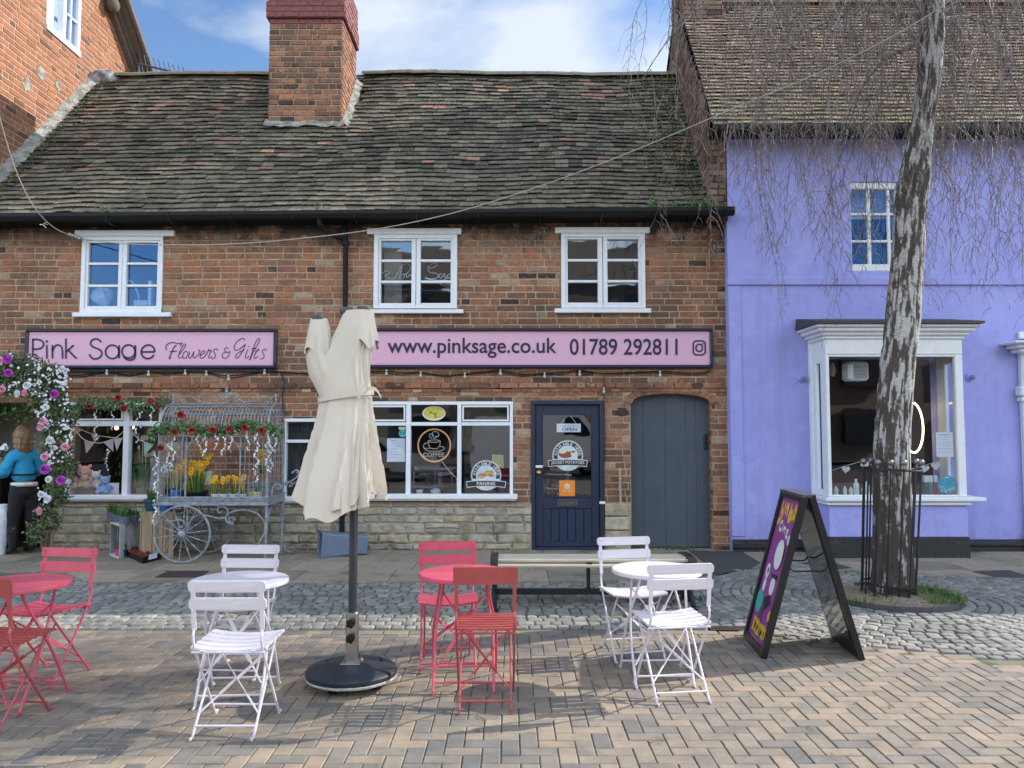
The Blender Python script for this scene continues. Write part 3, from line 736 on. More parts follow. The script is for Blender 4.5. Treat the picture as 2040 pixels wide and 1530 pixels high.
# rooms behind the windows
mb = MB()
def room(x0, x1, y0, y1, z0, z1): mb.box8([Vector(q) for q in ((x0, y0, z0), (x1, y0, z0), (x1, y1, z0), (x0, y1, z0), (x0, y0, z1), (x1, y0, z1), (x1, y1, z1), (x0, y1, z1))])
def room_open(x0, x1, y0, y1, z0, z1):
    mb.poly([(x0, y1, z0), (x1, y1, z0), (x1, y1, z1), (x0, y1, z1)]); mb.poly([(x0, y0, z0), (x1, y0, z0), (x1, y1, z0), (x0, y1, z0)]); mb.poly([(x0, y0, z1), (x1, y0, z1), (x1, y1, z1), (x0, y1, z1)])
    mb.poly([(x0, y0, z0), (x0, y1, z0), (x0, y1, z1), (x0, y0, z1)]); mb.poly([(x1, y0, z0), (x1, y1, z0), (x1, y1, z1), (x1, y0, z1)])
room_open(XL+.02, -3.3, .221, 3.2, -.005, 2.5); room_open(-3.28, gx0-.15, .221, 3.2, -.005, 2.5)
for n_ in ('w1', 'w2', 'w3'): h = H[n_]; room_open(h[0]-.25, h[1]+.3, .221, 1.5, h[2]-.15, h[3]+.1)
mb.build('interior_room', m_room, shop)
# ------------------------------------------------------------------ upper casement windows
def casement(w, parent, Y=0.0, gl=None):
    x0, x1, z0, z1 = rect(*w['frame'], Y); b = MB()
    cols = [(P(a, 550, Y).x, P(c, 550, Y).x) for a, c in w['cols']]; rows = [(P(CX, d, Y).z, P(CX, a, Y).z) for a, d in w['rows']]
    mu = P(w['mull'], 550, Y).x
    b.bbox(x0, cols[0][0]-.035, Y-.03, Y+.1, z0, z1); b.bbox(cols[-1][1]+.035, x1, Y-.03, Y+.1, z0, z1)
    b.bbox(x0, x1, Y-.027, Y+.1, rows[0][1]+.03, z1-.001); b.bbox(x0, x1, Y-.027, Y+.1, z0+.001, rows[-1][0]-.035)
    for i, (a, c) in enumerate(cols):
        lo, hi = rows[-1][0], rows[0][1]
        A, C = (cols[0][0]-.034, mu-.004) if i == 0 else (mu+.004, cols[1][1]+.034)
        yy = Y-.012-.008*i
        b.bbox(A, a, yy, Y+.06, lo-.034, hi+.029); b.bbox(c, C, yy, Y+.06, lo-.034, hi+.029)
        b.bbox(a, c, yy+.002, Y+.06, hi, hi+.029); b.bbox(a, c, yy+.002, Y+.06, lo-.034, lo)
        for (r0, _), (_, r1) in zip(rows, rows[1:]): b.bbox(a, c, yy+.006, Y+.05, r1, r0, .006)
    fr = b.build('window', m_white, parent)
    g_ = MB()
    for a, c in cols:
        for d, e in rows: g_.poly([(a, Y+.03+U(0, .002), d), (c, Y+.03+U(0, .002), d), (c, Y+.03+U(0, .004), e), (a, Y+.03+U(0, .004), e)])
    g_.build('pane', gl or m_glass_up, fr)
    b = MB(); b.bbox(*rect(*w['lintel'], Y-.05)[:2], Y-.05, Y+.02, *rect(*w['lintel'], Y-.05)[2:], .008); b.build('lintel', m_white, fr)
    b = MB(); s4 = rect(*w['sill'], Y-.07); b.bbox(s4[0], s4[1], Y-.07, Y+.05, s4[2], s4[3], .008); b.build('sill', m_white, fr)
    return fr
casement(W1, shop, 0.0, m_glass_blue); casement(W2, shop); casement(W3, shop)
# ------------------------------------------------------------------ ground-floor windows
def shopwin(parent, box, xs, trans, sill, openers=(), Y=0.0, mat=None, fw=.045):
    mat = mat or m_upvc; x0, x1, z0, z1 = box; b = MB(); t0, t1 = P(CX, trans[1], Y).z, P(CX, trans[0], Y).z
    b.bbox(x0, x1, Y-.02, Y+.09, z1-fw, z1); b.bbox(x0, x1, Y-.02, Y+.09, z0, z0+fw)
    b.bbox(x0, x0+fw, Y-.018, Y+.09, z0+fw, z1-fw); b.bbox(x1-fw, x1, Y-.018, Y+.09, z0+fw, z1-fw)
    ed = [x0+fw]
    for a, c in xs:
        A, C = P(a, 900, Y).x, P(c, 900, Y).x; b.bbox(A, C, Y-.024, Y+.09, z0+fw-.01, z1-fw+.01); ed += [A, C]
    ed.append(x1-fw); g_ = MB()
    for i in range(0, len(ed), 2):
        a, c = ed[i], ed[i+1]; b.bbox(a, c, Y-.016, Y+.09, t0, t1)
        for lo, hi in ((z0+fw, t0), (t1, z1-fw)): g_.poly([(a, Y+.04, lo), (c, Y+.04, lo), (c, Y+.042, hi), (a, Y+.042, hi)])
        if i//2 in openers:
            for q in ((a+.012, c-.012, z1-fw-.035, z1-fw-.01), (a+.012, c-.012, t1+.01, t1+.035), (a+.012, a+.035, t1+.035, z1-fw-.035), (c-.035, c-.012, t1+.035, z1-fw-.035)): b.bbox(q[0], q[1], Y-.03, Y+.02, q[2], q[3])
    fr = b.build('window', mat, parent); g_.build('pane', m_glass, fr)
    b = MB(); s4 = rect(*sill, Y-.12); b.bbox(s4[0], s4[1], Y-.12, Y+.05, s4[2]+.02, s4[3], .01); b.bbox(s4[0]+.02, s4[1]-.02, Y-.09, Y+.04, s4[2], s4[2]+.02, .004); b.build('sill', mat, fr)
    return fr
win_left = shopwin(shop, H['left'], ((246, 257),), (839, 849), (107, 987, 335, 999), (0,), mat=m_white)
win_mid = shopwin(shop, H['mid'], (), (876, 882), (560, 990, 690, 1003), mat=m_upvc)
win_cafe = shopwin(shop, H['cafe'], ((809, 818), (911, 919)), (841, 848), (690, 985, 1031, 998), (0, 2))
mb = MB(); d = H['mid']                     # dark curtain behind the narrow window
for i in range(40): mb.poly([(lerp(d[0], d[1], i/40), .14+.02*(i % 2), d[2]), (lerp(d[0], d[1], (i+1)/40), .14+.02*((i+1) % 2), d[2]), (lerp(d[0], d[1], (i+1)/40), .14+.02*((i+1) % 2), d[3]), (lerp(d[0], d[1], i/40), .14+.02*(i % 2), d[3])])
mb.build('curtain', M('dark_curtain', (.05, .055, .065), .9), win_mid)
# ------------------------------------------------------------------ navy shop door
dx0, dx1, dz0, dz1 = rect(1058, 798, 1203, 1093); dz0 = 0
b = MB(); fw = .055
b.bbox(dx0, dx0+fw, -.03, .12, 0, dz1-fw); b.bbox(dx1-fw, dx1, -.03, .12, 0, dz1-fw); b.bbox(dx0, dx1, -.035, .12, dz1-fw, dz1); b.bbox(dx0+fw, dx1-fw, -.06, .12, -.02, .035)
door = b.build('door', m_navy, shop); b = MB()
gx_0, gx_1, gz0, gz1 = rect(1081, 825, 1179, 990, .02); a, c = dx0+fw+.005, dx1-fw-.005
b.bbox(a, gx_0, .02, .07, .04, dz1-fw-.005); b.bbox(gx_1, c, .02, .07, .04, dz1-fw-.005); b.bbox(gx_0, gx_1, .02, .07, gz1, dz1-fw-.005)
b.bbox(gx_0, gx_1, .02, .07, gz0-.16, gz0); b.bbox(gx_0, gx_1, .02, .07, .04, .10)
for i in range(6): b.bbox(lerp(gx_0, gx_1, i/6)+.003, lerp(gx_0, gx_1, (i+1)/6)-.003, .032, .06, .10, gz0-.16, .005)
for q in ((gx_0-.012, gx_0+.008, gz0, gz1), (gx_1-.008, gx_1+.012, gz0, gz1)): b.bbox(q[0], q[1], .012, .03, q[2], q[3])
b.bbox(gx_0-.012, gx_1+.012, .011, .03, gz0-.01, gz0+.012); b.bbox(gx_0-.012, gx_1+.012, .011, .03, gz1-.01, gz1+.012)
b.build('door_leaf', m_navy, door)
b = MB(); b.poly([(gx_0, .045, gz0), (gx_1, .045, gz0), (gx_1, .045, gz1), (gx_0, .045, gz1)]); b.build('pane', m_glass, door)
b = MB(); q = rect(1110, 995, 1151, 1009, 0); b.bbox(q[0], q[1], .004, .03, q[3]-.02, q[3]); b.bbox(q[0], q[1], .004, .03, q[2], q[2]+.02); b.bbox(q[0], q[0]+.025, .004, .03, q[2]+.02, q[3]-.02); b.bbox(q[1]-.025, q[1], .004, .03, q[2]+.02, q[3]-.02); b.bbox(q[0]+.025, q[1]-.025, .012, .03, q[2]+.02, q[3]-.02); b.build('letterbox', M('pewter_metal', (.16, .15, .14), .45, .9), door)
b = MB(); k = P(1073.5, 941, -.02); b.lathe([(.0, -.05), (.03, -.048), (.036, -.03), (.02, -.012), (.014, 0), (.03, .002), (.03, .008)], (k.x, .015, k.z), 14, Matrix.Rotation(-pi/2, 3, 'X')); b.build('knob', m_brass, door, smooth=True)
for x, y, w in ((1067, 932, 14), (1194, 1004, 12)): b = MB(); k = P(x, y, -.035); b.bbox(k.x, k.x+w*.007, -.045, -.028, k.z, k.z+.035, .003); b.build('lock_plate', m_paper, door)
# ------------------------------------------------------------------ arched plank gate
ed = [gx0-.05, P(1284, 900).x, P(1329, 900).x, P(1371, 900).x, P(1391, 900).x, gx1]
b = MB(); yg = .13
for i in range(5):
    a, c = ed[i]+(.002 if i else 0), ed[i+1]-.002; n_ = 8
    pts = [(a, .01+U(0, .015)), (c, .01+U(0, .015))]+[(lerp(c, a, j/n_), archz(min(max(lerp(c, a, j/n_), gx0), gx1))+.02) for j in range(n_+1)]
    off = U(0, .004); b.prism(pts, lambda u, v, w, off=off: Vector((u, yg+off+w, v)), 0, .03)
gate = b.build('gate', m_slate_paint, shop)
b = MB(); k = P(1406, 880, .1)
b.bbox(k.x-.02, k.x+.02, .10, .135, k.z-.11, k.z+.10); b.tube([(k.x+.03, .09, k.z+.14), (k.x+.06, .07, k.z+.10), (k.x+.06, .07, k.z+.02), (k.x+.02, .09, k.z)], .012, 6); b.build('latch', m_black, gate)
b = MB(); k = P(1239, 820, -.01); b.bbox(k.x-.055, k.x+.055, -.03, .01, k.z-.055, k.z+.055, .008); b.build('iron_plate', M('rusty_iron', (.05, .03, .022), .8, var=.4, bump=.5), shop)
# ------------------------------------------------------------------ tall brick house on the left (only its side wall shows)
lh = E('brick_house', 'tall sunlit orange brick house rising at the left edge above the mossy roof', 'house', (XL-3, 3, 0))
v0, v1 = PX(214, 0, XL), PX(268, 150, XL); vsl = (v1.z-v0.z)/(v1.y-v0.y)
vz = lambda y: min(v0.z+vsl*(y-v0.y), 13.6+ .9*(y-1.2)) 
wy0, wy1 = PX(92, 40, XL).y, PX(158, 100, XL).y; wz0 = PX(158, 112, XL).z; wz1 = wz0+2.2
sf = lambda u, v, w=0: Vector((XL+w, u, v))
mb = MB()
mb.poly([sf(-.3, 0, -.0), sf(6.4, 0, 0), sf(6.4, vz(6.4), 0), sf(wy1, vz(wy1), 0), sf(wy1, wz0, 0), sf(wy0, wz0, 0), sf(-.3, wz0, 0)])
mb.poly([sf(-.3, wz0, 0), sf(wy0, wz0, 0), sf(wy0, 12.0, 0), sf(-.3, 12.0, 0)]); mb.poly([sf(wy0, wz1, 0), sf(wy1, wz1, 0), sf(wy1, vz(wy1), 0), sf(wy0, vz(wy0), 0)])
for a, b_ in (((wy0, wz0), (wy0, wz1)), ((wy1, wz0), (wy1, wz1)), ((wy0, wz0), (wy1, wz0)), ((wy0, wz1), (wy1, wz1))): mb.poly([sf(*a, 0), sf(*b_, 0), sf(*b_, -.2), sf(*a, -.2)])
mb.box(XL-6, XL-.22, -.3, 6.4, 0, 8.6); mb.poly([(XL-6, -.3, 0), (XL, -.3, 0), (XL, -.3, 12), (XL-6, -.3, 12)])
mb.build('wall', m_mortar_pale, lh)
mb = MB(); bricks(mb, -.3, 6.3, 4.3, 12.5, sf, [(wy0, wy1, wz0, wz1)], tone=lambda u, v, k: (U(.2, .85) if R.random() > .1 else U(0, .15)), keep=lambda u, v: v < vz(u)-.05, course=.095)
mb.build('brick_facing', m_brick_gable, lh, tones=True)
mb = MB()
for _ in range(9):                           # cement patches
    mb = MB(); y, z = U(.9, 3.4), U(5.0, 8.4); mb.prism([(y+U(.05, .13)*cos(a), z+U(.06, .16)*sin(a)) for a in [2*pi*i/9 for i in range(9)]], lambda u, v, w: sf(u, v, w), .004, .013); mb.build('cement_patch', m_cement, lh)
mb = MB()
for e, w0, w1, t in ((.0, -.1, .16, .05), (.09, .1, .30, .05), (-.12, 0, .10, .06)):
    A = Vector((0, v0.y-2, v0.z-2*vsl+e)); B = Vector((0, v1.y+2, v1.z+2*vsl+e))
    mb.box8([(XL+w0, A.y, A.z-.06), (XL+w1, A.y, A.z-.06), (XL+w1, B.y, B.z-.06), (XL+w0, B.y, B.z-.06), (XL+w0, A.y, A.z+t), (XL+w1, A.y, A.z+t), (XL+w1, B.y, B.z+t), (XL+w0, B.y, B.z+t)])
mb.tube([(XL+.36, v0.y-2, v0.z-2*vsl+.06), (XL+.36, v1.y+2, v1.z+2*vsl+.06)], .055, 8)
mb.build('bargeboard', M('brown_bargeboard', (.14, .115, .10), .7, var=.3), lh)
mb = MB(); k = PX(208, 10, XL); mb.sphere((XL+.16, k.y, k.z), .12, 10, 8, (1, 1.1, 1.2)); mb.bbox(XL, XL+.2, k.y-.1, k.y+.1, k.z+.1, k.z+.2); mb.build('corbel', M('carved_stone', (.10, .08, .06), .9, var=.4, bump=.8), lh, smooth=True)
mb = MB(); F_ = lambda u, v, w=0: sf(u, v, w)
def fbar(mb, a, b, c, d, w0, w1): mb.bbox(XL+w0, XL+w1, a, b, c, d, .006)
fbar(mb, wy0, wy0+.07, wz0, wz1, -.12, .012); fbar(mb, wy1-.07, wy1, wz0, wz1, -.12, .012); fbar(mb, wy0, wy1, wz0-.03, wz0+.07, -.12, .035); ym = (wy0+wy1)/2+.02
fbar(mb, ym-.04, ym+.04, wz0+.07, wz1, -.1, .01)
for k in range(1, 5): fbar(mb, ym+.04, wy1-.07, wz0+.07+k*.48, wz0+.10+k*.48, -.08, -.01)
yq = (ym+.04+wy1-.07)/2; fbar(mb, yq-.012, yq+.012, wz0+.07, wz1, -.08, -.012)
lwf = mb.build('window', m_white, lh)
mb = MB(); mb.poly([sf(ym, wz0, -.05), sf(wy1, wz0, -.05), sf(wy1, wz1, -.05), sf(ym, wz1, -.05)])
Rm = Matrix.Translation((XL+.0, wy0+.07, 0)) @ Matrix.Rotation(radians(24), 4, 'Z')
hw = ym-.04-wy0-.07
mb.poly([Rm @ Vector((0, 0, wz0+.1)), Rm @ Vector((0, hw, wz0+.1)), Rm @ Vector((0, hw, wz1)), Rm @ Vector((0, 0, wz1))])
mb.build('pane', m_glass_blue, lwf)
mb = MB()
for a, b_, c, d in ((0, .05, wz0+.08, wz1), (hw-.05, hw, wz0+.08, wz1), (.05, hw-.05, wz0+.08, wz0+.14), (hw/2-.012, hw/2+.012, wz0+.14, wz1), (.05, hw-.05, wz0+.6, wz0+.63), (.05, hw-.05, wz0+1.1, wz0+1.13)): mb.bbox(-.02, .02, a, b_, c, d, .004, Rm)
mb.build('open_casement', m_white, lwf)
mb = MB(); mb.poly([sf(wy0, wz0, -.2), sf(wy1, wz0, -.2), sf(wy1, wz1, -.2), sf(wy0, wz1, -.2)]); mb.build('blind', M('pale_blue_blind', (.35, .45, .6), .8), lwf)
# aerial above the ridge
an = E('tv_aerial', 'thin grey television aerial standing above the tiled ridge against blue sky', 'aerial', (-7.4, 4.2, 7.2))
mb = MB(); a, b_ = P(272, 126, 4.2), P(369, 149, 4.2); m_aer = M('aerial_grey', (.10, .11, .14), .5, .3); mb.tube([a, b_], .022, 6); mb.build('boom', m_aer, an)
for i in range(11):
    t = i/10; c = a.lerp(b_, t); l = .17-.07*t if i > 1 else .22; q = MB(); q.tube([c+Vector((.0, -.12, l)), c+Vector((0, .12, -l))], .010, 5); q.build('element', m_aer, an)
mb = MB(); mb.tube([a+Vector((.05, 0, .0)), a+Vector((.05, 0, -2.2))], .02, 6); mb.build('mast', m_aer, an)
# ------------------------------------------------------------------ lavender shop on the right
PY = -.15; BY = -.70
lav = E('lavender_shop', 'lavender rendered shop with white bay window and lichened tile roof', 'shop', (6, 0, 0))
lx0 = P(1451, 600, PY).x; lf = front(PY); LE = P(CX, 250, PY-.3).z
sw = rect(1695, 362, 1790, 540, PY); bay = rect(1623, 640, 1924, 1100, PY)
bx0, bx1 = P(1649, 900, BY).x, P(1924, 900, BY).x
bz0, bz1 = P(CX, 990, BY).z, P(CX, 706, BY).z
mb = MB(); sheet(mb, lx0, 22, -.05, LE, lf, [sw, (bx0+.05, bx1-.05, bz0, bz1)], .16)
mb.poly([(lx0, PY, -.05), (lx0, .3, -.05), (lx0, .3, LE), (lx0, PY, LE)])
mb.poly([(22, PY, 0), (22, 6, 0), (22, 6, LE), (22, PY, LE)])
wall = mb.build('wall', m_lav, lav)
z0, z1 = P(CX, 568, PY-.03).z, P(CX, 551, PY-.03).z
mb = MB(); mb.bbox(lx0-.015, 22, PY-.035, PY+.01, z0, z1, .012); mb.build('string_course', m_lav, lav)
mb = MB(); mb.bbox(lx0-.002, P(1476, 600, PY).x, PY-.018, PY+.01, .2, z0-.002, .01); mb.build('corner_strip', m_lav, lav)
mb = MB(); zt = P(CX, 1075, PY-.03).z
mb.bbox(lx0, bx0+.1, PY-.03, PY+.01, -.02, zt, .01); mb.bbox(lx0, bx0+.1, PY-.055, PY, zt-.13, zt-.03, .03); mb.bbox(bx1-.05, 22, PY-.03, PY+.01, -.02, zt, .01); mb.bbox(bx1-.05, 22, PY-.055, PY, zt-.10, zt-.02, .03)
zb = P(CX, 1070, BY).z; mb.bbox(bx0-.012, bx1+.012, BY-.014, PY, -.02, zb, .01); mb.build('plinth', m_plinth, lav)
# gable wall and its brick corner above the neighbour
RYP = 3.05; rzp = P(CX, 13, RYP).z
gslope = (rzp-LE)/(RYP-(PY-.35))
gz_ = lambda y: min(LE+gslope*(y-(PY-.35)), rzp-gslope*(y-RYP))
mb = MB()
mb.poly([(gx(y), y, z) for y, z in ((PY, 3.9), (6.2, 3.9), (6.2, gz_(6.2)+.03), (RYP, rzp+.03), (PY, gz_(PY)+.03))])
mb.poly([(gx(PY), PY, 4.56), (lx0+.01, PY, 4.56), (lx0+.01, PY, LE), (gx(PY), PY, LE)])
mb.build('gable_wall', m_mortar, lav)
m_gb = M('brown_gable_brick', (0, 0, 0), .9, tone=[(0, (.05, .035, .03)), (.4, (.15, .085, .06)), (.8, (.23, .12, .08)), (1, (.26, .19, .13))], var=.4, vs=18, bump=.6, over=[((.11, .10, .075), 5, .5, .68)])
mb = MB(); bricks(mb, PY, 6.0, 4.2, 9.6, lambda u, v, w=0: Vector((gx(u)-w, u, v)), (), keep=lambda u, v: v < gz_(u)-.06, wave=0)
bricks(mb, gx(PY), lx0, 4.56, LE-.05, front(PY), (), wave=0)
mb.build('brick_facing', m_gb, lav, tones=True)
# small chimney at the ridge end
cx0, cx1 = P(1352, 0, 3.0).x-.02, P(1432, 0, 2.9).x
mb = MB(); mb.box(cx0+.01, cx1-.01, 2.61, 3.5, 8, 11); ch2 = mb.build('chimney', m_mortar, lav)
mb = MB(); bricks(mb, cx0, cx1, P(CX, 40, 2.6).z, 11, front(2.6), (), wave=0); bricks(mb, -3.5, -2.6, 8.2, 11, lambda u, v, w=0: Vector((cx0-w, -u, v)), (), wave=0); mb.build('brick_facing', m_gb, ch2, tones=True)
mb = MB(); mb.bbox(cx0-.02, cx1+.03, 2.54, 2.66, P(CX, 42, 2.6).z, P(CX, 35, 2.6).z); mb.build('flashing', m_lead, ch2)
# roof
EYP = PY-.38; SLP = sqrt((RYP-EYP)**2+(rzp-LE)**2); lez = P(CX, 250, EYP).z
def lroof(u, s, w):
    t = s/SLP; y = lerp(EYP, RYP, t); z = lerp(lez, rzp, t)-.03*sin(pi*t)+.03*nz(u*.5, s*.5, 3)+.012*nz(u*2, s*1.3, 3)
    uu = u+(gx(y)-gx(EYP))*max(0, 1-(u-2.8)/3)+.10*t*max(0, 1-(u-2.8)/3)
    return Vector((uu, y-w*.72, z+w*.69))
def ltone(u, s, k):
    t = R.random()*.8
    if R.random() < .06: t = U(.85, 1)
    return t
mb = MB(); tiles(mb, gx(EYP)+.0, 10.5, SLP, lroof, gauge=.138, wid=.19, tone=ltone, keep=lambda u, s: not (u < cx1-.05 and s > SLP*.89))
lr = mb.build('roof', m_tile_pale, lav, tones=True)
mb = MB()
for i in range(16):
    a, b = lerp(gx(EYP), 22, i/16), lerp(gx(EYP), 22, (i+1)/16)
    for j in range(6): mb.poly([lroof(a, SLP*j/6, -.012), lroof(b, SLP*j/6, -.012), lroof(b, SLP*(j+1)/6, -.012), lroof(a, SLP*(j+1)/6, -.012)])
mb.poly([(3, RYP, rzp-.03), (22, RYP, rzp-.03), (22, 6.2, gz_(6.2)), (3, 6.2, gz_(6.2))]); mb.poly([(3, 6.2, 0), (22, 6.2, 0), (22, 6.2, 6), (3, 6.2, 6)])
mb.poly([(22, PY, 0), (22, 6.2, 0), (22, 6.2, gz_(6.2)), (22, RYP, rzp-.03), (22, PY, LE)])
mb.build('underlay', m_black_dull, lr)
mb = MB(); u = gx(RYP)+.5
while u < 10.5:
    l = .42; q = [Vector((uu, RYP+.12*cos(a), rzp+.02+.10*sin(a))) for uu in (u, u+l+.02) for a in [pi*i/6 for i in range(7)]]
    mb.grid([q[:7], q[7:]]); u += l
mb.build('ridge', M('red_ridge_tile', (.30, .15, .09), .85, col2=(.22, .16, .10), var=.3), lr)
gt, gb = P(CX, 247, EYP-.05).z, P(CX, 277, PY-.01).z
mb = MB(); mb.bbox(gx(PY)+.0, 22, EYP-.07, EYP+.07, gt-.085, gt, .02); mb.bbox(gx(PY), 22, EYP+.1, PY, gb, gt-.02, .004); mb.bbox(gx(PY), 22, EYP-.02, EYP+.1, gb, gt-.086, .004); mb.build('gutter', m_black_dull, lav)
# sash window
x0, x1, z0, z1 = sw; b = MB(); Y = PY+.04
b.bbox(x0, x1, Y-.02, Y+.1, z1-.10, z1, .01); b.bbox(x0, x1, Y-.03, Y+.1, z0, z0+.10, .01); b.bbox(x0, x0+.02, Y-.01, Y+.1, z0+.1, z1-.1); b.bbox(x1-.02, x1, Y-.01, Y+.1, z0+.1, z1-.1)
ex = [x0+.02, P(1704+2, 450, Y).x]; cols = [(1698, 1728), (1735, 1768), (1774, 1786)]
rws = [(377, 424), (429, 478), (483, 525)]
for (a, c), (d, e) in zip(cols, cols[1:]): b.bbox(P(c, 450, Y).x, P(d, 450, Y).x, Y, Y+.05, z0+.1, z1-.1, .008)
for (a, c), (d, e) in zip(rws, rws[1:]): b.bbox(x0+.02, x1-.02, Y+.003, Y+.053, P(CX, d, Y).z, P(CX, c, Y).z, .008)
sf_ = b.build('sash_window', m_white, lav)
g_ = MB()
for a, c in [(x0+.02, P(1731, 450, Y).x), (P(1731, 450, Y).x, P(1771, 450, Y).x), (P(1771, 450, Y).x, x1-.02)]:
    for d, e in ((z0+.1, P(CX, 480, Y).z), (P(CX, 480, Y).z, P(CX, 426, Y).z), (P(CX, 426, Y).z, z1-.1)):
        t = U(-.003, .003); g_.poly([(a, Y+.03+t, d), (c, Y+.03-t, d), (c, Y+.03-t+.004, e), (a, Y+.03+t, e)])
g_.build('pane', m_glass_blue, sf_)
b = MB(); b.poly([(x0, PY+.3, P(CX, 425, PY).z), (x1, PY+.3, P(CX, 425, PY).z), (x1, PY+.3, z1), (x0, PY+.3, z1)]); b.build('blind', m_paper, sf_)
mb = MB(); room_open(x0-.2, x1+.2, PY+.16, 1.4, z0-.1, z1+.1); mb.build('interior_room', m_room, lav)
# bay window
bw = MB(); bz_l, bz_s = P(CX, 1000, BY-.05).z, P(CX, 990, BY-.05).z
low = MB()
for f_, a, c in ((front(BY), bx0, bx1),): low.bbox(bx0, bx1, BY, PY+.01, zb-.001, bz0-.02, .008)
low.build('bay_base', m_lav, lav)
lx_0, lx_1 = P(1655, 850, BY).x, P(1907, 850, BY).x; gt_ = bz1
ftop = P(CX, 676, BY).z
b = MB()
b.bbox(bx0, lx_0, BY, BY+.07, bz0, gt_, .008); b.bbox(lx_1, bx1, BY, BY+.07, bz0, gt_, .008)
b.bbox(bx0, bx1, BY-.004, BY+.07, gt_, ftop, .008); b.bbox(lx_0, lx_1, BY+.01, BY+.06, bz0, bz0+.025, .006); b.bbox(lx_0, lx_1, BY+.006, BY+.06, gt_-.03, gt_, .006)
for x in (bx0, bx1-.05):                       # side returns
    b.bbox(x+.001, x+.049, BY+.071, BY+.19, bz0, ftop-.002, .006); b.bbox(x+.001, x+.049, PY-.20, PY, bz0, ftop-.002, .006)
    b.bbox(x+.001, x+.049, BY+.19, PY-.20, ftop-.30, ftop-.002, .006); b.bbox(x+.001, x+.049, BY+.19, PY-.20, bz0, bz0+.08, .006)
b.bbox(bx0-.02, bx0+.04, PY-.10, PY+.0, bz0, ftop-.004, .008)
bayf = b.build('bay_window', m_white, lav)
b = MB()
for k, (y0_, y1_, o) in enumerate(((676, 668, .03), (668, 660, .07), (660, 651, .12), (651, 645, .17))):
    zz0, zz1 = P(CX, y0_, BY-o).z, P(CX, y1_, BY-o).z; b.bbox(bx0-o, bx1+o, BY-o, PY, zz0+.0005*k, zz1+.004, .018)
b.build('cornice', m_white, bayf)
b = MB(); zz = P(CX, 645, BY-.17).z+.006; zt2 = P(CX, 634, PY).z
b.box8([(bx0-.19, BY-.2, zz), (bx1+.19, BY-.2, zz), (bx1+.19, PY, zz), (bx0-.19, PY, zz), (bx0-.19, BY-.2, zz+.03), (bx1+.19, BY-.2, zz+.03), (bx1+.17, PY, zz+.16), (bx0-.17, PY, zz+.16)]); b.build('bay_roof', m_lead, bayf)
b = MB(); b.bbox(bx0-.07, bx1+.20, BY-.09, PY, bz0-.055, bz0-.001, .012); b.bbox(bx0-.04, bx1+.03, BY-.05, PY, bz0-.105, bz0-.056, .01); b.build('sill', m_white, bayf)
b = MB(); b.poly([(lx_0, BY+.035, bz0), (lx_1, BY+.035, bz0), (lx_1, BY+.037, gt_), (lx_0, BY+.037, gt_)])
for x in (bx0+.025, bx1-.025): b.poly([(x, BY+.19, bz0+.08), (x, PY-.20, bz0+.08), (x, PY-.20, ftop-.30), (x, BY+.19, ftop-.30)])
b.build('pane', m_glass, bayf)
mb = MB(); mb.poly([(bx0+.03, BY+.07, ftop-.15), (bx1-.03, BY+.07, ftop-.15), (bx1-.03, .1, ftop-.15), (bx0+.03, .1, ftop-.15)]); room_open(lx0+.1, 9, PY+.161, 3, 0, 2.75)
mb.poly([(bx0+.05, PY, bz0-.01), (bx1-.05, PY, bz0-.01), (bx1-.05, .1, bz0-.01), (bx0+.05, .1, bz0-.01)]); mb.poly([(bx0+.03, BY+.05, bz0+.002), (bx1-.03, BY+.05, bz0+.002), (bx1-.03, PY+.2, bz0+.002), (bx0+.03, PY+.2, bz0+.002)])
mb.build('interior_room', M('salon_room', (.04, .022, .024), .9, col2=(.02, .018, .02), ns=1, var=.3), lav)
mb = MB(); mb.bbox(4.7, 6.4, 1.0, 1.06, .3, 1.05); mb.bbox(4.5, 6.6, 2.5, 2.56, 1.9, 2.7); mb.build('salon_counter', M('maroon_panel', (.10, .02, .028), .6), lav)
# white door surround at the right-hand edge
b = MB(); q = P(2031, 850, PY).x
b.bbox(q, q+.28, PY-.10, PY, 0, P(CX, 700, PY).z, .02); b.bbox(q-.05, q+.33, PY-.14, PY, P(CX, 790, PY).z, P(CX, 770, PY).z, .02); b.bbox(q-.03, q+.3, PY-.12, PY, P(CX, 800, PY).z, P(CX, 791, PY).z, .01)
for k, (o, ya, yb) in enumerate(((.10, 702, 694), (.16, 694, 686), (.24, 686, 681))): b.bbox(q-o, q+1.6+o, PY-.12-o, PY, P(CX, ya, PY-.2).z, P(CX, yb, PY-.2).z+.003, .02)
b.bbox(q+.01, q+1.5, PY-.06, PY, P(CX, 680, PY).z+.03, P(CX, 662, PY).z, .01)
b.build('door_surround', m_white, lav)
mb = MB(); mb.bbox(q+.285, q+1.4, PY-.02, PY+.01, 0, P(CX, 705, PY).z); mb.build('door', m_navy, lav)
for (x, y), l in (((1598, 753), 'small round lavender wall lamp left of the white bay window'), ((1936, 751), 'small round lavender wall lamp right of the white bay window')):
    p = P(x, y, PY-.05); t = E('wall_lamp', l, 'wall lamp', (p.x, PY, p.z), 'round wall lamps beside the bay'); Mx = Matrix.Rotation(pi/2, 3, 'X')
    b = MB(); b.lathe([(.055, .0), (.055, .02), (.035, .03), (.03, .05)], (p.x, PY, p.z), 14, Mx); b.build('backplate', m_lav, t, smooth=False)
    b = MB(); b.sphere((p.x, PY-.07, p.z-.005), .036, 12, 8); b.build('globe', M('lilac_globe', (.22, .22, .42), .35), t, smooth=True)
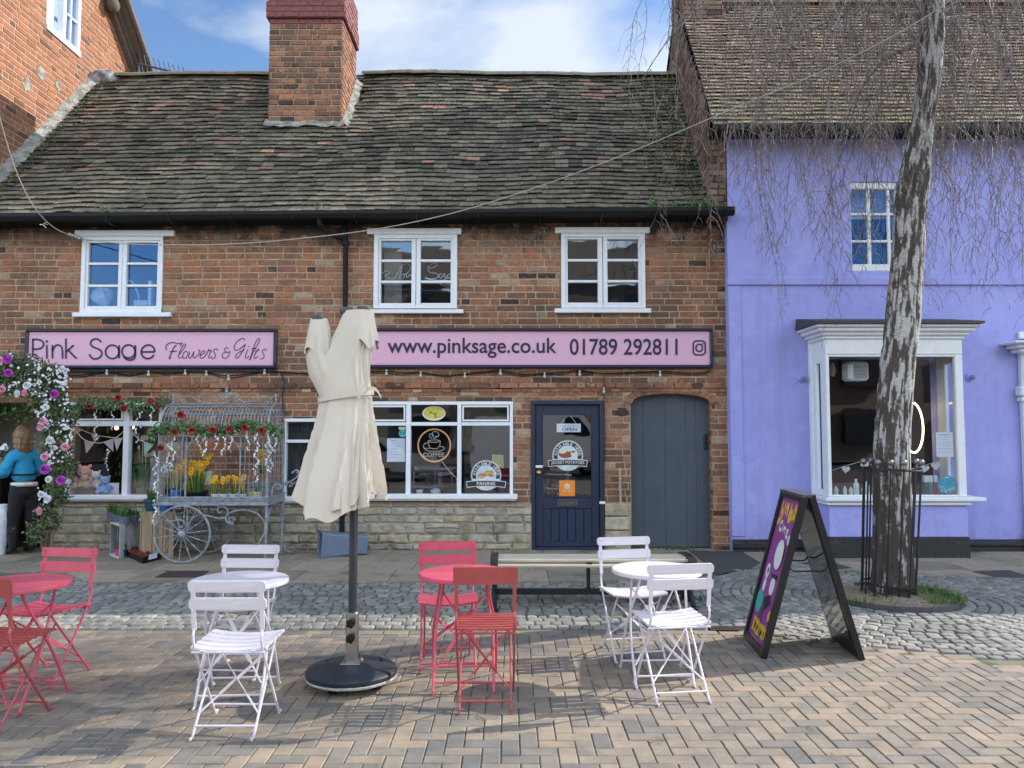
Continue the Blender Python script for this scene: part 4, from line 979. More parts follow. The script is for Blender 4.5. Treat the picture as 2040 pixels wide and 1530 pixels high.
# house across the street: only its reflection shows in the panes
op = E('town_house', 'three storey pale town house reflected in the shop windows', 'house', (0, -30, 0))
def vehicle(name, label, cat, x0, y0, L, Wd, prof, glass_, col, wheels, lamps):
    t = E(name, label, cat, (x0+L/2, y0, 0)); b = MB(); f_ = lambda u, v, d: Vector((x0+u*L, y0-d, v)); pm = M('vehicle_paint', col, .3, coat=.5, var=.03)
    b.prism(prof, f_, 0, Wd); b.build('body', pm, t)
    for q in glass_: b = MB(); b.prism(q, f_, -.012, Wd+.012); b.build('side_window', _MC['dark_car_glass'], t)
    for u in wheels:
        b = MB(); b.lathe([(.20, -.02), (.31, 0), (.33, .05), (.33, .18), (.30, .2)], (x0+u*L, y0-.16, .33), 22, Matrix.Rotation(pi/2, 3, 'X')); w_ = b.build('wheel', m_black_dull, t); b = MB(); b.lathe([(.2, 0), (.18, .02), (.05, .01)], (x0+u*L, y0+.02, .33), 14, Matrix.Rotation(-pi/2, 3, 'X')); b.build('rim', m_steel, w_)
    for u, z, c in lamps: b = MB(); b.bbox(x0+u*L-.05, x0+u*L+.05, y0-.2, y0+.01, z, z+.14); b.build('lamp', M('lamp_lens', c, .2), t)
M('dark_car_glass', (.02, .025, .03), .08)
vehicle('delivery_van', 'white van parked across the street, mirrored in the navy door glass', 'van', -1.5, -17.2, 5.2, 1.9, [(0, .35), (.01, 2.3), (.03, 2.45), (.70, 2.45), (.78, 2.3), (.86, 1.45), (.985, 1.2), (1, .5), (.98, .3)], [[(.66, 1.5), (.66, 2.15), (.76, 2.15), (.83, 1.5)]], (.78, .78, .78), (.17, .82), ((.02, 1.0, (.4, .02, .02)), (.97, .8, (.7, .7, .7))))
vehicle('parked_car', 'red hatchback parked across the street, mirrored in the navy door glass', 'car', 3.9, -14.9, 4.1, 1.75, [(0, .35), (.01, .9), (.05, 1.0), (.12, 1.42), (.2, 1.5), (.5, 1.48), (.68, 1.02), (.95, .86), (1, .62), (.99, .3)], [[(.13, 1.02), (.17, 1.38), (.36, 1.4), (.36, 1.02)], [(.38, 1.02), (.38, 1.4), (.5, 1.38), (.63, 1.02)]], (.42, .012, .03), (.19, .8), ((.03, .8, (.4, .02, .02)), (.96, .66, (.7, .7, .7))))
vehicle('parked_car', 'silver hatchback parked across the street, mirrored in the cafe window', 'car', -6.6, -14.9, 4.1, 1.75, [(0, .35), (.01, .9), (.05, 1.0), (.12, 1.42), (.2, 1.5), (.5, 1.48), (.68, 1.02), (.95, .86), (1, .62), (.99, .3)], [[(.13, 1.02), (.17, 1.38), (.36, 1.4), (.36, 1.02)], [(.38, 1.02), (.38, 1.4), (.5, 1.38), (.63, 1.02)]], (.45, .46, .48), (.19, .8), ((.03, .8, (.4, .02, .02)), (.96, .66, (.7, .7, .7))))
b = MB(); b.box(-14, 9, -40, -30, 0, 9.5); b.box(9.02, 40, -40, -31, 0, 6.2); b.box(-60, -14.02, -40, -31, 0, 6.0); b.build('wall', M('far_stucco', (.33, .30, .26), .9, col2=(.24, .16, .11), ns=.12), op)
b = MB(); b.poly([(-14.3, -29.6, 9.5), (9.3, -29.6, 9.5), (9.3, -35, 13), (-14.3, -35, 13)]); b.poly([(9.02, -30.6, 6.2), (40, -30.6, 6.2), (40, -35, 8.6), (9.02, -35, 8.6)]); b.poly([(-60, -30.6, 6.0), (-14.02, -30.6, 6.0), (-14.02, -35, 8.6), (-60, -35, 8.6)]); b.build('roof', m_tile_pale, op, tones=True)
b = MB()
for i in range(16):
    for z in (1.0, 4.0, 7.0):
        x = -50+i*5.6
        if z > 6 and not -14 < x < 8: continue
        b.box(x, x+2.2, -29.9 if -14 < x < 8 else -30.9, -29.5 if -14 < x < 8 else -30.5, z, z+1.9)
b.build('window', M('dark_far_window', (.02, .025, .03), .2), op)
# ------------------------------------------------------------------ fascia signs
m_pink = M('pink_sign_panel', (.70, .40, .53), .4, col2=(.67, .40, .56), ns=.8, var=.03)
m_letter = M('navy_lettering', (.022, .018, .06), .4, var=0)
def signboard(px, label, seams):
    x0, x1, z0, z1 = rect(*px, -.06); t = E('fascia_sign', label, 'sign', ((x0+x1)/2, 0, (z0+z1)/2), 'pink fascia signs over the shopfront')
    b = MB(); w = .042
    for q in ((x0, x1, z1-w, z1), (x0, x1, z0, z0+w), (x0, x0+w, z0+w, z1-w), (x1-w, x1, z0+w, z1-w)): b.bbox(q[0], q[1], -.085, -.008, q[2], q[3], .012)
    b.build('frame', m_navy_frame, t)
    b = MB(); b.bbox(x0+w, x1-w, -.052, -.02, z0+w, z1-w, .001)
    for zz in (z1-w-.035, z0+w+.02): b.bbox(x0+w, x1-w, -.056, -.05, zz-.004, zz+.004, .002)
    for q in seams: xx = P(q, 690, -.05).x; b.bbox(xx-.001, xx+.001, -.0535, -.05, z0+w, z1-w, .0004)
    b.build('panel', m_pink, t); return t
SY = -.0585
s1 = signboard((50, 655, 551, 734), 'shorter pink fascia sign with navy frame and curly script lettering', (305, 452))
s2 = signboard((700, 654, 1420, 733), 'long pink fascia sign with navy frame showing web address and phone number', (1035,))
b = MB()
Z6 = lambda u, v: P(u/2.684, 430+v/2.684, SY)
Wd = 9.5
for st in ([(175, 656), (175, 763)], [(175, 661), (200, 661), (222, 667), (233, 686), (222, 705), (200, 712), (175, 712)],
           [(250, 690), (250, 763)], [(280, 690), (280, 763)], [(281, 722), (292, 698), (310, 690), (328, 700), (333, 722), (334, 763)],
           [(352, 655), (352, 763)], [(394, 691), (354, 726)], [(364, 718), (409, 763)],
           [(541, 676), (530, 663), (510, 658), (491, 665), (484, 682), (494, 698), (516, 708), (537, 719), (544, 738), (532, 757), (508, 765), (488, 757), (478, 739)],
           circ(25, 36, 0, 2*pi, 600, 727, True), [(637, 691), (637, 763)],
           circ(25, 35, 0, 2*pi, 687, 725, True), [(723, 691), (723, 740), (719, 760), (700, 771), (678, 768), (660, 753)],
           [(755, 727), (827, 727)], [(827, 727), (822, 706), (806, 693), (788, 691), (768, 700), (756, 720), (757, 740), (770, 757), (790, 763), (810, 757), (823, 742)]):
    b.ribbon(st, Wd, Z6, 5 if len(st) > 2 else 0)
b.poly([Z6(250+7*cos(a), 671+7*sin(a)) for a in [2*pi*i/10 for i in range(10)]])
b.build('lettering', m_letter, s1); b = MB()
Z8 = lambda u, v: P(310+u/7.846, 640+v/7.846, SY)
for st, w in (([(180, 445), (160, 425), (163, 385), (205, 345), (275, 330), (345, 348), (395, 345), (412, 333)], 14), ([(322, 370), (282, 415), (245, 495), (212, 582), (232, 560)], 17), ([(220, 475), (332, 465)], 14),
              ([(385, 392), (412, 345)], 11), ([(350, 535), (405, 470), (460, 395), (468, 362), (450, 355), (425, 385), (385, 455), (356, 540), (368, 575), (395, 570), (425, 545)], 11),
              ([(470, 465), (440, 490), (424, 540), (440, 577), (475, 570), (500, 525), (500, 485), (475, 466)], 11), ([(520, 470), (530, 500), (515, 550), (530, 577), (565, 545), (600, 470), (588, 540), (602, 575), (650, 540), (685, 480), (682, 450), (660, 448)], 11),
              ([(690, 535), (740, 510), (772, 478), (752, 458), (715, 485), (690, 540), (708, 575), (755, 560), (800, 500)], 11), ([(800, 505), (832, 430), (828, 462), (872, 455), (850, 500), (828, 560), (848, 577), (880, 550)], 11),
              ([(972, 458), (955, 432), (920, 440), (905, 468), (925, 505), (932, 550), (905, 583), (873, 575)], 11),
              ([(1138, 428), (1115, 408), (1085, 425), (1075, 455), (1108, 478), (1060, 495), (1038, 540), (1062, 575), (1110, 570), (1148, 520), (1160, 470)], 10), ([(1105, 495), (1135, 485), (1165, 462)], 9),
              ([(1395, 300), (1375, 270), (1325, 278), (1262, 328), (1225, 400), (1240, 448), (1300, 440), (1360, 395), (1400, 355)], 12), ([(1400, 358), (1375, 430), (1325, 520), (1275, 577), (1250, 550), (1285, 495), (1390, 445)], 11),
              ([(1445, 435), (1405, 530), (1412, 577), (1462, 545)], 11), ([(1462, 600), (1480, 590), (1530, 470), (1605, 340), (1630, 290), (1608, 268), (1572, 310), (1530, 415), (1492, 535), (1470, 598)], 11), ([(1498, 428), (1578, 420)], 10),
              ([(1615, 425), (1565, 490), (1537, 560), (1558, 580), (1602, 548)], 11), ([(1545, 465), (1625, 448)], 9), ([(1735, 462), (1715, 435), (1680, 445), (1665, 478), (1690, 518), (1692, 560), (1660, 588), (1628, 580)], 11)):
    b.ribbon(st, w*1.0, Z8, 5 if len(st) > 2 else 0)
b.poly([Z8(1452+8*cos(a), 395+9*sin(a)) for a in [2*pi*i/8 for i in range(8)]])
b.build('lettering', m_letter, s1)
b = MB()
def fitpx(bx, Y): return lambda u, v: P(u, v, Y)
b.text('www.pinksage.co.uk', lambda u, v: P(u, -v, SY), (772, -713, 1109, -673)); b.build('lettering', m_letter, s2); b = MB(); b.text('01789 292811', lambda u, v: P(u, -v, SY), (1135, -707.5, 1350, -674.5)); b.build('lettering', m_letter, s2)
b = MB(); q = rrect(1381, -707, 1405, -679, 7, 5); b.ribbon(q+[q[0]], 3, lambda u, v: P(u, -v, SY), 0); b.ribbon(circ(25, 6.5, 0, 2*pi, 1393, -693, True, 7.2), 3, lambda u, v: P(u, -v, SY), 0); b.poly([P(1400+1.6*cos(a), 685+1.6*sin(a), SY) for a in [2*pi*i/8 for i in range(8)]]); b.build('camera_emblem', m_letter, s2)
# black cover strip under the left sign, festoon lights
t = E('festoon_lights', 'black festoon cable with clear glass bulbs strung under the pink signs', 'string lights', (-2, 0, P(700, 745).z))
b = MB(); path = [(110, 741), (150, 748), (213, 741), (255, 747), (296, 741), (330, 745), (369, 740), (411, 742), (455, 749), (527, 740), (560, 741), (612, 744)]; path2 = [(612, 744), (690, 742), (770, 739), (800, 743), (838, 742), (880, 748), (926, 745), (960, 741), (997, 738), (1040, 746), (1085, 744), (1120, 742), (1155, 738), (1203, 744), (1260, 742), (1315, 740), (1390, 744), (1416, 738)]
allp = [P(x, y, -.035) for x, y in path+path2[1:]]
b.tube(catmull([tuple(p) for p in allp], 4), .008, 5); b.tube(catmull([tuple(p+Vector((0, .02, U(-.03, .01)))) for p in allp], 3), .006, 4)
b.tube([tuple(P(x, y, -.03)) for x, y in ((560, 741), (566, 762), (562, 790), (565, 830), (563, 880), (560, 1000))], .009, 5)
b.tube([tuple(P(x, y, -.03)) for x, y in ((1203, 744), (1203, 775), (1203, 800), (1206, 870), (1203, 940), (1204, 1040))], .006, 5)
q0, q1, q2, q3 = rect(90, 733, 552, 741, -.03); b.bbox(q0, q1, -.04, -.004, q2, q3, .003)
b.build('cable', m_black, t)
m_bulb = M('festoon_bulb', (.45, .47, .46), .15, var=.1)
for x, y in ((213, 741), (296, 743), (369, 741), (411, 743), (455, 752), (527, 740), (770, 741), (838, 745), (926, 747), (997, 741), (1085, 747), (1155, 743), (1203, 777), (1315, 744)):
    p = P(x, y, -.05); q = MB(); q.lathe([(.0, -.05), (.016, -.045), (.022, -.028), (.017, -.008), (.012, 0)], p, 8); q.lathe([(.013, 0), (.014, .035)], p, 8); q.build('bulb', m_bulb, t, smooth=True)
# catenary wire across the street front
w = E('overhead_wire', 'pale twisted overhead wire sagging across the brick front up to the birch', 'wire', (-6, -.1, 4.4))
b = MB(); A = P(160, 474, -.12)
def span(px, n): return catmull([tuple(P(x, y, Y)) for x, y, Y in px], n)
main = span([(160, 475, -.12), (240, 485, -.5), (340, 488, -.9), (440, 487, -1.2), (560, 479, -1.5), (740, 458, -1.9), (900, 425, -2.3), (1060, 376, -2.7), (1200, 325, -3), (1340, 268, -3.3), (1470, 212, -3.6), (1620, 150, -3.9), (1760, 82, -4.2), (1880, 10, -4.4), (1960, -60, -4.6)], 6)
b.tube(main, [lerp(.0075, .0045, i/(len(main)-1)) for i in range(len(main))], 5); left = span([(160, 475, -.12), (110, 455, -.4), (70, 415, -.8), (40, 360, -1.2), (15, 290, -1.6), (-5, 215, -2.0), (-30, 100, -2.4)], 6); b.tube(left, .008, 5)
b.build('wire', M('pale_wire', (.36, .34, .30), .6), w)
b = MB(); k = P(160, 474, -.1); b.tube([(k.x-.02, -.01, k.z), (k.x, -.09, k.z+.01)], .02, 7); b.tube([tuple(k+Vector((-.15, -.02, .05))), tuple(k+Vector((.02, -.02, -.02)))], .028, 7)
for _ in range(6): b.tube([tuple(k+Vector((-.38, -.25, .12))), tuple(k+Vector((-.38+U(-.08, .08), -.25, .12+U(-.06, .06))))], .004, 4)
b.build('bracket', m_steel, w)
# ------------------------------------------------------------------ folding bistro chairs and tables
m_cwhite = M('pale_pink_white_enamel', (.72, .67, .72), .32, var=.04, over=[((.40, .33, .30), 30, .72, .78)])
m_cred = M('raspberry_enamel', (.62, .09, .14), .35, var=.08)
m_cterra = M('faded_red_enamel', (.40, .075, .07), .42, var=.10, over=[((.5, .2, .17), 14, .62, .8)])
def chair(name, label, mat, kind, group):
    t = E(name, label, 'chair', (0, 0, 0), group); r = .0074; hw = .185
    UT, UM, UF = (-.215, .825), (-.165, .45), (.15, .0)          # upright: top, seat, front foot (y, z)
    LT, LF = (.15, .455), (-.225, .0)                              # crossing leg: seat front to rear foot
    for sx in (-1, 1):
        x = sx*hw; b = MB()
        b.bar((x, UT[0], UT[1]), (x, -.18, .56), .024, .007, (0, 1, .2))
        b.tube(catmull([(x, -.181, .565), (x, UM[0], UM[1]), (x, .145, .018), (x, .15, .008)], 4), [r*1.0]*13, 8)
        b.tube([(x, .148, .007), (x, .19, .006)], .0075, 6); b.build('upright', mat, t, smooth=False)
        x2 = sx*(hw-.022); b = MB(); b.tube([(x2, LT[0], LT[1]), (x2, -.22, .012)], r, 8); b.tube([(x2, -.218, .007), (x2, -.255, .006)], .0075, 6); b.build('leg', mat, t)
    for (y, z, w) in ((.138, .055, hw), (-.205, .06, hw-.022)): b = MB(); b.tube([(-w, y, z), (w, y, z)], .0065, 6); b.build('stretcher', mat, t)
    b = MB(); w = hw-.022                                         # flat cross brace between the rear-going legs
    ly = lambda z: lerp(LF[0], LT[0], z/.455)-.009
    for s1_, o in ((1, 0), (-1, .006)):
        a, c = Vector((-w*s1_, ly(.40), .40)), Vector((w*s1_, ly(.105), .105)); m0, m1 = a.lerp(c, .18), a.lerp(c, .72)
        b.tube([a, m0], .0055, 6); b.bar(m0+Vector((0, -o, 0)), m1+Vector((0, -o, 0)), .024, .004, (0, 1, 1)); b.tube([m1, c], .0055, 6)
    b.build('cross_brace', mat, t)
    b = MB()
    for sx in (-1, 1): b.bar((sx*(hw-.045), -.185, .447), (sx*(hw-.045), .175, .462), .02, .006)
    b.tube([(-hw-.015, -.172, .437), (hw+.015, -.172, .437)], .0065, 6)
    if kind == 'panel': n_, sw_, dip = 7, .030, .003
    else: n_, sw_, dip = 5, .056, .020
    for i in range(n_):
        y0 = lerp(-.175, .185, i/n_)+.004; y1 = y0+(sw_ if kind != 'panel' else .027); zc = .458+.010*i/n_
        rows = []
        for k in range(9):
            q = k/8; x = lerp(-.205, .205, q); z = zc-dip*(1-(2*q-1)**2)+.004
            rows.append([(x, y0, z-.007), (x, y0, z+.004), (x, y0+.004, z+.007), (x, y1-.004, z+.007), (x, y1, z+.004), (x, y1, z-.007), (x, y0, z-.007)])
        b.grid(rows); b.poly(rows[0][:6]); b.poly(rows[-1][:6][::-1])
    b.build('seat', mat, t)
    def slat(z0, z1, rad, hwid):
        b = MB(); yy = lerp(-.18, -.215, (z0+z1-1.12)/.53)
        tilt = Matrix.Translation((0, yy+.008, (z0+z1)/2)) @ Matrix.Rotation(radians(8), 4, 'X')
        out = rrect(-hwid, -(z1-z0)/2, hwid, (z1-z0)/2, rad, 4)
        b.prism([(u*.992, v*.95) for u, v in out], lambda u, v, d: tilt @ Vector((u, d+.010*(u/hwid)**2*-1, v)), .011, .0135); b.prism(out, lambda u, v, d: tilt @ Vector((u, d-.010*(u/hwid)**2, v)), .0, .011)
        for sx in (-1, 1): b.sphere(tilt @ Vector((sx*hw, .0115, .012)), .006, 6, 4); b.sphere(tilt @ Vector((sx*hw, .0115, -.012)), .006, 6, 4)
        b.build('backrest' if kind == 'panel' else 'back_slat', mat, t)
    if kind == 'panel': slat(.725, .828, .004, .205)
    else: slat(.765, .828, .022 if kind == 'white' else .004, .21); slat(.668, .735, .022 if kind == 'white' else .004, .21)
    return t
GW, GR = 'white folding bistro chairs', 'red folding bistro chairs'
cw = chair('folding_chair', '', m_cwhite, 'white', GW); crr = chair('folding_chair', '', m_cred, 'red', GR); ct = chair('folding_chair', '', m_cterra, 'panel', GR)
def put(src, first, x, d, rot, label, sc=1.0):
    o = src if first else copy_tree(src); o.location = (x, d-DIST, .002); o.rotation_euler = (0, 0, radians(rot)); o.scale = sc if isinstance(sc, tuple) else (sc, sc, sc); o['label'] = label; return o
put(cw, 1, -1.54, 4.45, 0, 'white slatted folding chair seen from behind, nearest chair left of the parasol base')
put(cw, 0, -1.87, 5.36, 177, 'white slatted folding chair behind the left white table, its seat facing us')
put(cw, 0, 1.00, 4.98, 8, 'white slatted folding chair seen from behind at the right white table')
put(cw, 0, .89, 5.78, 190, 'white slatted folding chair between the right white table and the bench')
put(crr, 1, -3.10, 5.22, 171, 'bright raspberry red two-slat chair behind the red table at the left edge')
put(crr, 0, -.45, 5.52, 186, 'bright raspberry red two-slat chair behind the red table beside the parasol')
put(ct, 1, -.16, 4.83, 1, 'faded red chair with one solid back panel right of the parasol base', (.93, 1, 1.01))
put(ct, 0, -2.91, 4.50, -5, 'faded red chair with one solid back panel cut off by the left edge')
def table(label, mat, x, d, rot, group):
    t = E('bistro_table', label, 'table', (0, 0, 0), group); b = MB()
    b.lathe([(.0, .706), (.27, .706), (.287, .690), (.296, .688), (.300, .692), (.300, .708), (.294, .714), (.28, .716), (.0, .717)], (0, 0, 0), 48, caps=False); o = b.build('tabletop', mat, t); smooth_angle(o, 30)
    for s_ in (-1, 1):
        for sx in (-1, 1):
            b = MB(); x_ = sx*(.205 if s_ > 0 else .185)
            b.tube(catmull([(x_*.72, -s_*.17, .69), (x_*.78, -s_*.13, .60), (x_, s_*.03, .32), (x_*1.02, s_*.20, .012)], 4), .0085, 8); b.tube([(x_*1.02, s_*.198, .007), (x_*1.02, s_*.235, .006)], .0075, 6); b.build('leg', mat, t)
        b = MB(); w = .205 if s_ > 0 else .185; b.tube([(-w*1.02, s_*.17, .06), (w*1.02, s_*.17, .06)], .0065, 6); b.build('stretcher', mat, t); b = MB(); b.tube([(-w*.72, -s_*.168, .685), (w*.72, -s_*.168, .685)], .007, 6); b.build('top_rail', mat, t)
    b = MB()
    for q in (-1, 1):
        a, c = Vector((-q*.15, .11, .57)), Vector((q*.185, -.17, .13)); m0, m1 = a.lerp(c, .25), a.lerp(c, .75)
        b.tube([a, m0], .0055, 6); b.bar(m0, m1, .022, .004, (0, -1, .6)); b.tube([m1, c], .0055, 6)
    b.build('cross_brace', mat, t)
    t.location = (x, d-DIST, .002); t.rotation_euler = (0, 0, radians(rot)); return t
TG = 'round folding bistro tables'
table('white round folding table left of the closed parasol', m_cwhite, -1.70, 4.89, 4, TG)
table('white round folding table in front of the slatted bench', m_cwhite, .97, 5.26, 3, TG)
table('raspberry red round folding table just right of the parasol pole', m_cred, -.31, 5.13, 2, TG)
table('raspberry red round folding table at the left edge of the paving', m_cred, -3.02, 4.79, -4, TG)
# ------------------------------------------------------------------ closed parasol
um = E('parasol', 'closed cream parasol with three peaks tied at the waist on a round base', 'parasol', (-1.035, 5.1-DIST, 0))
UX, UY = -1.035, 5.1-DIST
m_canvas = M('cream_canvas', (.66, .585, .485), .9, col2=(.62, .55, .455), ns=2, var=.05, vs=3, bump=.55, bs=16, stretch=(1, 1, .45), over=[((.52, .46, .37), 4, .58, .78)])
PXX = lambda x, y: P(x, y, UY).x; PZZ = lambda y: P(CX, y, UY).z
pxm = 5.0/F*1.0
def lerp_tab(tab, y): return [interp([(r_[0], r_[k]) for r_ in tab], y) for k in range(1, len(tab[0]))]
def fold(a, f, ph):
    t = f*(a+.28*sin(2*a+ph)+.16*sin(3*a+1.7*ph))/(2*pi)+ph; u = t-math.floor(t)
    return -(u/.86)**.85 if u < .86 else -(1-(u-.86)/.14)
def loft(tab, ys, n_, pl, fn=None, hem=None, ph=0):
    """tab rows: (y px, left px, right px, depth ratio, pleat amount)"""
    rows = []
    for i, y in enumerate(ys):
        l, r_, dr, am = lerp_tab(tab, y); cx_ = PXX((l+r_)/2, y); rx = abs(PXX(r_, y)-PXX(l, y))/2; row = []
        for j in range(n_+1):
            a = 2*pi*j/n_; k = 0
            for (f_, p_, w_) in pl: k += w_*fold(a, f_, p_+ph+.22*sin(y*.013+f_))*1.75
            k += .22*nz(cos(a)*2, sin(a)*2, y*.012)+.34
            rr = 1+am*k; yy = y
            if hem: yy = y+hem(a)*max(0, (y-800)/190)**1.2
            row.append(Vector((cx_+rx*rr*cos(a), UY+rx*dr*rr*sin(a), PZZ(yy))))
        rows.append(row)
    return rows
b = MB()
PL = [(8, .35, .72), (15, 1.2, .26)]
def hem(a):                              # front is -pi/2
    d = (a+pi/2+pi) % (2*pi)-pi
    return 7*sin(a*4+.6)+5*sin(a*7+1)+interp([(-1.6, -34), (-1.05, -2), (-.72, 38), (-.2, 28), (.3, 12), (.8, 2), (1.4, -14)], d)
skirt = [(780, 640, 741, .75, .06), (792, 637, 742, .75, .06), (812, 633, 743, .75, .10), (850, 625, 750, .8, .16), (900, 613, 757, .85, .20), (940, 603, 763, .9, .22), (1000, 592, 770, .95, .24)]
rows = loft(skirt, [780+i*220/26 for i in range(27)], 160, PL, hem=hem); b.grid(rows)
rows = loft([(r_[0], r_[1]+7, r_[2]-7, r_[3], r_[4]) for r_ in skirt], [800+i*190/12 for i in range(13)], 120, [(7, 2.0, .6), (13, .2, .3)], hem=lambda a: hem(a+.3)+6); b.grid(rows)
right = [(620, 686, 742, .8, .0), (635, 680, 745, .8, .03), (655, 672, 747, .8, .06), (690, 655, 745, .75, .15), (720, 640, 743, .72, .17), (750, 634, 742, .72, .13), (785, 638, 742, .75, .04), (794, 638, 742, .75, .04)]
b.grid(loft(right, [620+i*174/20 for i in range(21)], 120, [(6, .8, .6), (11, .2, .4)], ph=.5))
leftl = [(636, 620, 652, .8, .0), (650, 616, 658, .85, .03), (680, 611, 664, .9, .11), (710, 609, 668, .9, .13), (745, 614, 690, .85, .12), (775, 630, 705, .8, .05), (794, 638, 715, .75, .03)]
b.grid(loft(leftl, [636+i*158/18 for i in range(19)], 90, [(5, .3, .6), (9, 1.1, .4)], ph=1.0))
canopy = b.build('canopy', m_canvas, um); smooth_angle(canopy, 50)
b = MB()                                    # vent flaps hanging from the caps
def flap(tab, ys, hm, n_=72, pl=((6, .6, .6), (10, .2, .4))): b.grid(loft(tab, ys, n_, list(pl), ph=.2) if not hm else [[Vector((p.x, p.y, p.z-hm(j/n_)*(i/(len(ys)-1))**2)) for j, p in enumerate(r_)] for i, r_ in enumerate(loft(tab, ys, n_, list(pl), ph=.2))])
flap([(619, 697, 744, .85, 0), (640, 692, 748, .85, .04), (682, 688, 757, .95, .16)], [619+i*7 for i in range(10)], lambda q: .03*sin(q*2*pi*5)+.02)
flap([(635, 619, 651, .9, 0), (660, 613, 655, .95, .05), (700, 605, 650, 1.05, .16)], [635+i*7.2 for i in range(10)], lambda q: .02*sin(q*2*pi*4))
fl = b.build('vent_flap', m_canvas, canopy); smooth_angle(fl, 50)
for x, y in ((635, 634), (693, 619), (722, 618)):
    p = P(x, y, UY); q = MB(); q.lathe([(.045, -.02), (.052, -.012), (.052, .004), (.036, .010), (.034, .022), (.0, .024)], p, 18, caps=False); q.build('finial_cap', M('grey_cap', (.06, .065, .08), .45), um, smooth=False)
b = MB(); tb = [(r_[0], r_[1]-1.5, r_[2]+1.5, r_[3]*1.0, r_[4]) for r_ in skirt]
st = []
for yy in (785, 795):
    r_ = []
    for j in range(61):
        a = 2*pi*j/60; cx_ = PXX(689.5, yy); rx = (PXX(743, yy)-PXX(636, yy))/2*1.03; r_.append(Vector((cx_+rx*cos(a), UY+rx*.80*sin(a), PZZ(yy)+.055*cos(a)*.5)))
    st.append(r_)
b.grid(st); k = P(728, 783, UY-.16)
for s_, c in ((1, [(0, 0, 0), (.03, -.02, .03), (.07, 0, .02), (.10, .01, -.03)]), (1, [(0, 0, 0), (.02, -.02, .05), (.0, -.02, .055), (-.02, -.01, .02)]), (1, [(0, 0, 0), (-.05, -.02, -.01), (-.03, -.01, -.03)])):
    pts = catmull([tuple(k+Vector(q)) for q in c], 5); n = len(pts); b.grid([[Vector(p)+Vector((0, 0, .011)) for p in pts], [Vector(p)-Vector((0, 0, .011)) for p in pts]])
b.build('tie_strap', m_canvas, um, smooth=True)
b = MB(); b.tube([(UX, UY, .62), (UX, UY, 1.5)], .027, 20, caps=False); b.tube([(UX, UY, .35), (UX, UY, .62)], .027, 20, caps=False); b.lathe([(.028, .60), (.033, .595), (.033, .575), (.028, .57)], (UX, UY, -.13), 20); b.build('pole', M('anthracite_pole', (.045, .045, .055), .4, .3, var=.08), um, smooth=True)
b = MB(); b.bbox(UX-.038, UX+.038, UY-.03, UY+.03, .14, .47, .010); b.bbox(UX-.03, UX+.03, UY-.036, UY-.031, .14, .465, .003); b.bbox(UX-.065, UX+.065, UY-.065, UY+.065, .145, .153, .003)
for sx in (-1, 1):
    for sy in (-1, 1): b.lathe([(.011, 0), (.011, .012), (.0, .014)], (UX+sx*.05, UY+sy*.05, .152), 6, caps=False)
b.build('socket', m_steel, um)
for z in (.405, .31):
    q = MB(); q.lathe([(.012, .0), (.012, .02), (.026, .022), (.026, .04), (.01, .044)], (UX, UY-.034, z), 20, Matrix.Rotation(pi/2, 3, 'X'), wob=lambda a, z_: 1+.16*cos(5*a)); q.build('clamp_knob', m_black_dull, um)
b = MB(); b.lathe([(.285, .062), (.292, .075), (.292, .10), (.280, .112), (.262, .118), (.235, .126), (.12, .144), (.0, .150)], (UX, UY, 0), 56, caps=False)
for an in (2.6, .5):
    c = Vector((UX+.2*cos(an), UY+.2*sin(an), .137)); b.bbox(-.03, .03, -.006, .006, -.004, .008, .003, Matrix.Translation(c) @ Matrix.Rotation(an+pi/2, 4, 'Z'))
base = b.build('base', M('navy_base_shell', (.022, .027, .036), .42, var=.35, vs=9, bump=.12, bs=40, over=[((.50, .50, .5), 17, .69, .72)]), um); smooth_angle(base, 30)
b = MB(); b.lathe([(.10, .05), (.272, .050), (.289, .058), (.2935, .070), (.286, .08)], (UX, UY, 0), 90, wob=lambda a, z: 1+.012*nz(cos(a)*14, sin(a)*14, z*50)); b.build('concrete_rim', M('chipped_concrete', (.52, .50, .47), .9, var=.35, bump=.9, bs=60), base)
for k in range(4):
    an = pi/4+k*pi/2+.35; q = MB(); c = Vector((UX+.19*cos(an), UY+.19*sin(an), .025))
    for d in (-.013, .013): q.lathe([(.025, -.008), (.025, .008)], c+Vector((d*-sin(an), d*cos(an), 0)), 14, Matrix.Rotation(an, 3, 'Z') @ Matrix.Rotation(pi/2, 3, 'X'))
    q.bbox(c.x-.018, c.x+.018, c.y-.018, c.y+.018, .03, .06, .004); q.build('castor', m_black, um)
# ------------------------------------------------------------------ A-board
ab = E('a_board', 'black framed A-board with purple poster, folded open left of the birch', 'a-board', (2.17, -5.0, 0))
NL, FL, NR, FR = G(1522, 1313), G(1491, 1260), G(1718, 1316), G(1657, 1274)
BD = ((FL-NL).normalized()+(FR-NR).normalized()).normalized()*.62; FL = NL+BD; FR = NR+BD
AN = Vector(((NL.x+NR.x)/2, (NL.y+NR.y)/2, 1.165)); AF = AN+BD
m_abl = M('black_board_frame', (.012, .012, .014), .32, var=.2); m_poster = M('purple_poster', (.27, .055, .27), .45, var=.05)
def panel(n0, f0, n1, f1, inward):
    """panel from foot edge (n0, f0) up to the top edge (n1, f1); returns f(u, v, w) with u near->far, v bottom->top"""
    ux = (f0-n0); vy = (n1-n0); nrm = ux.cross(vy).normalized()*inward
    return (lambda u, v, w=0: n0+ux*u+(vy*v) + ((f1-n1)-(f0-n0))*u*v + nrm*w), ux.length, vy.length
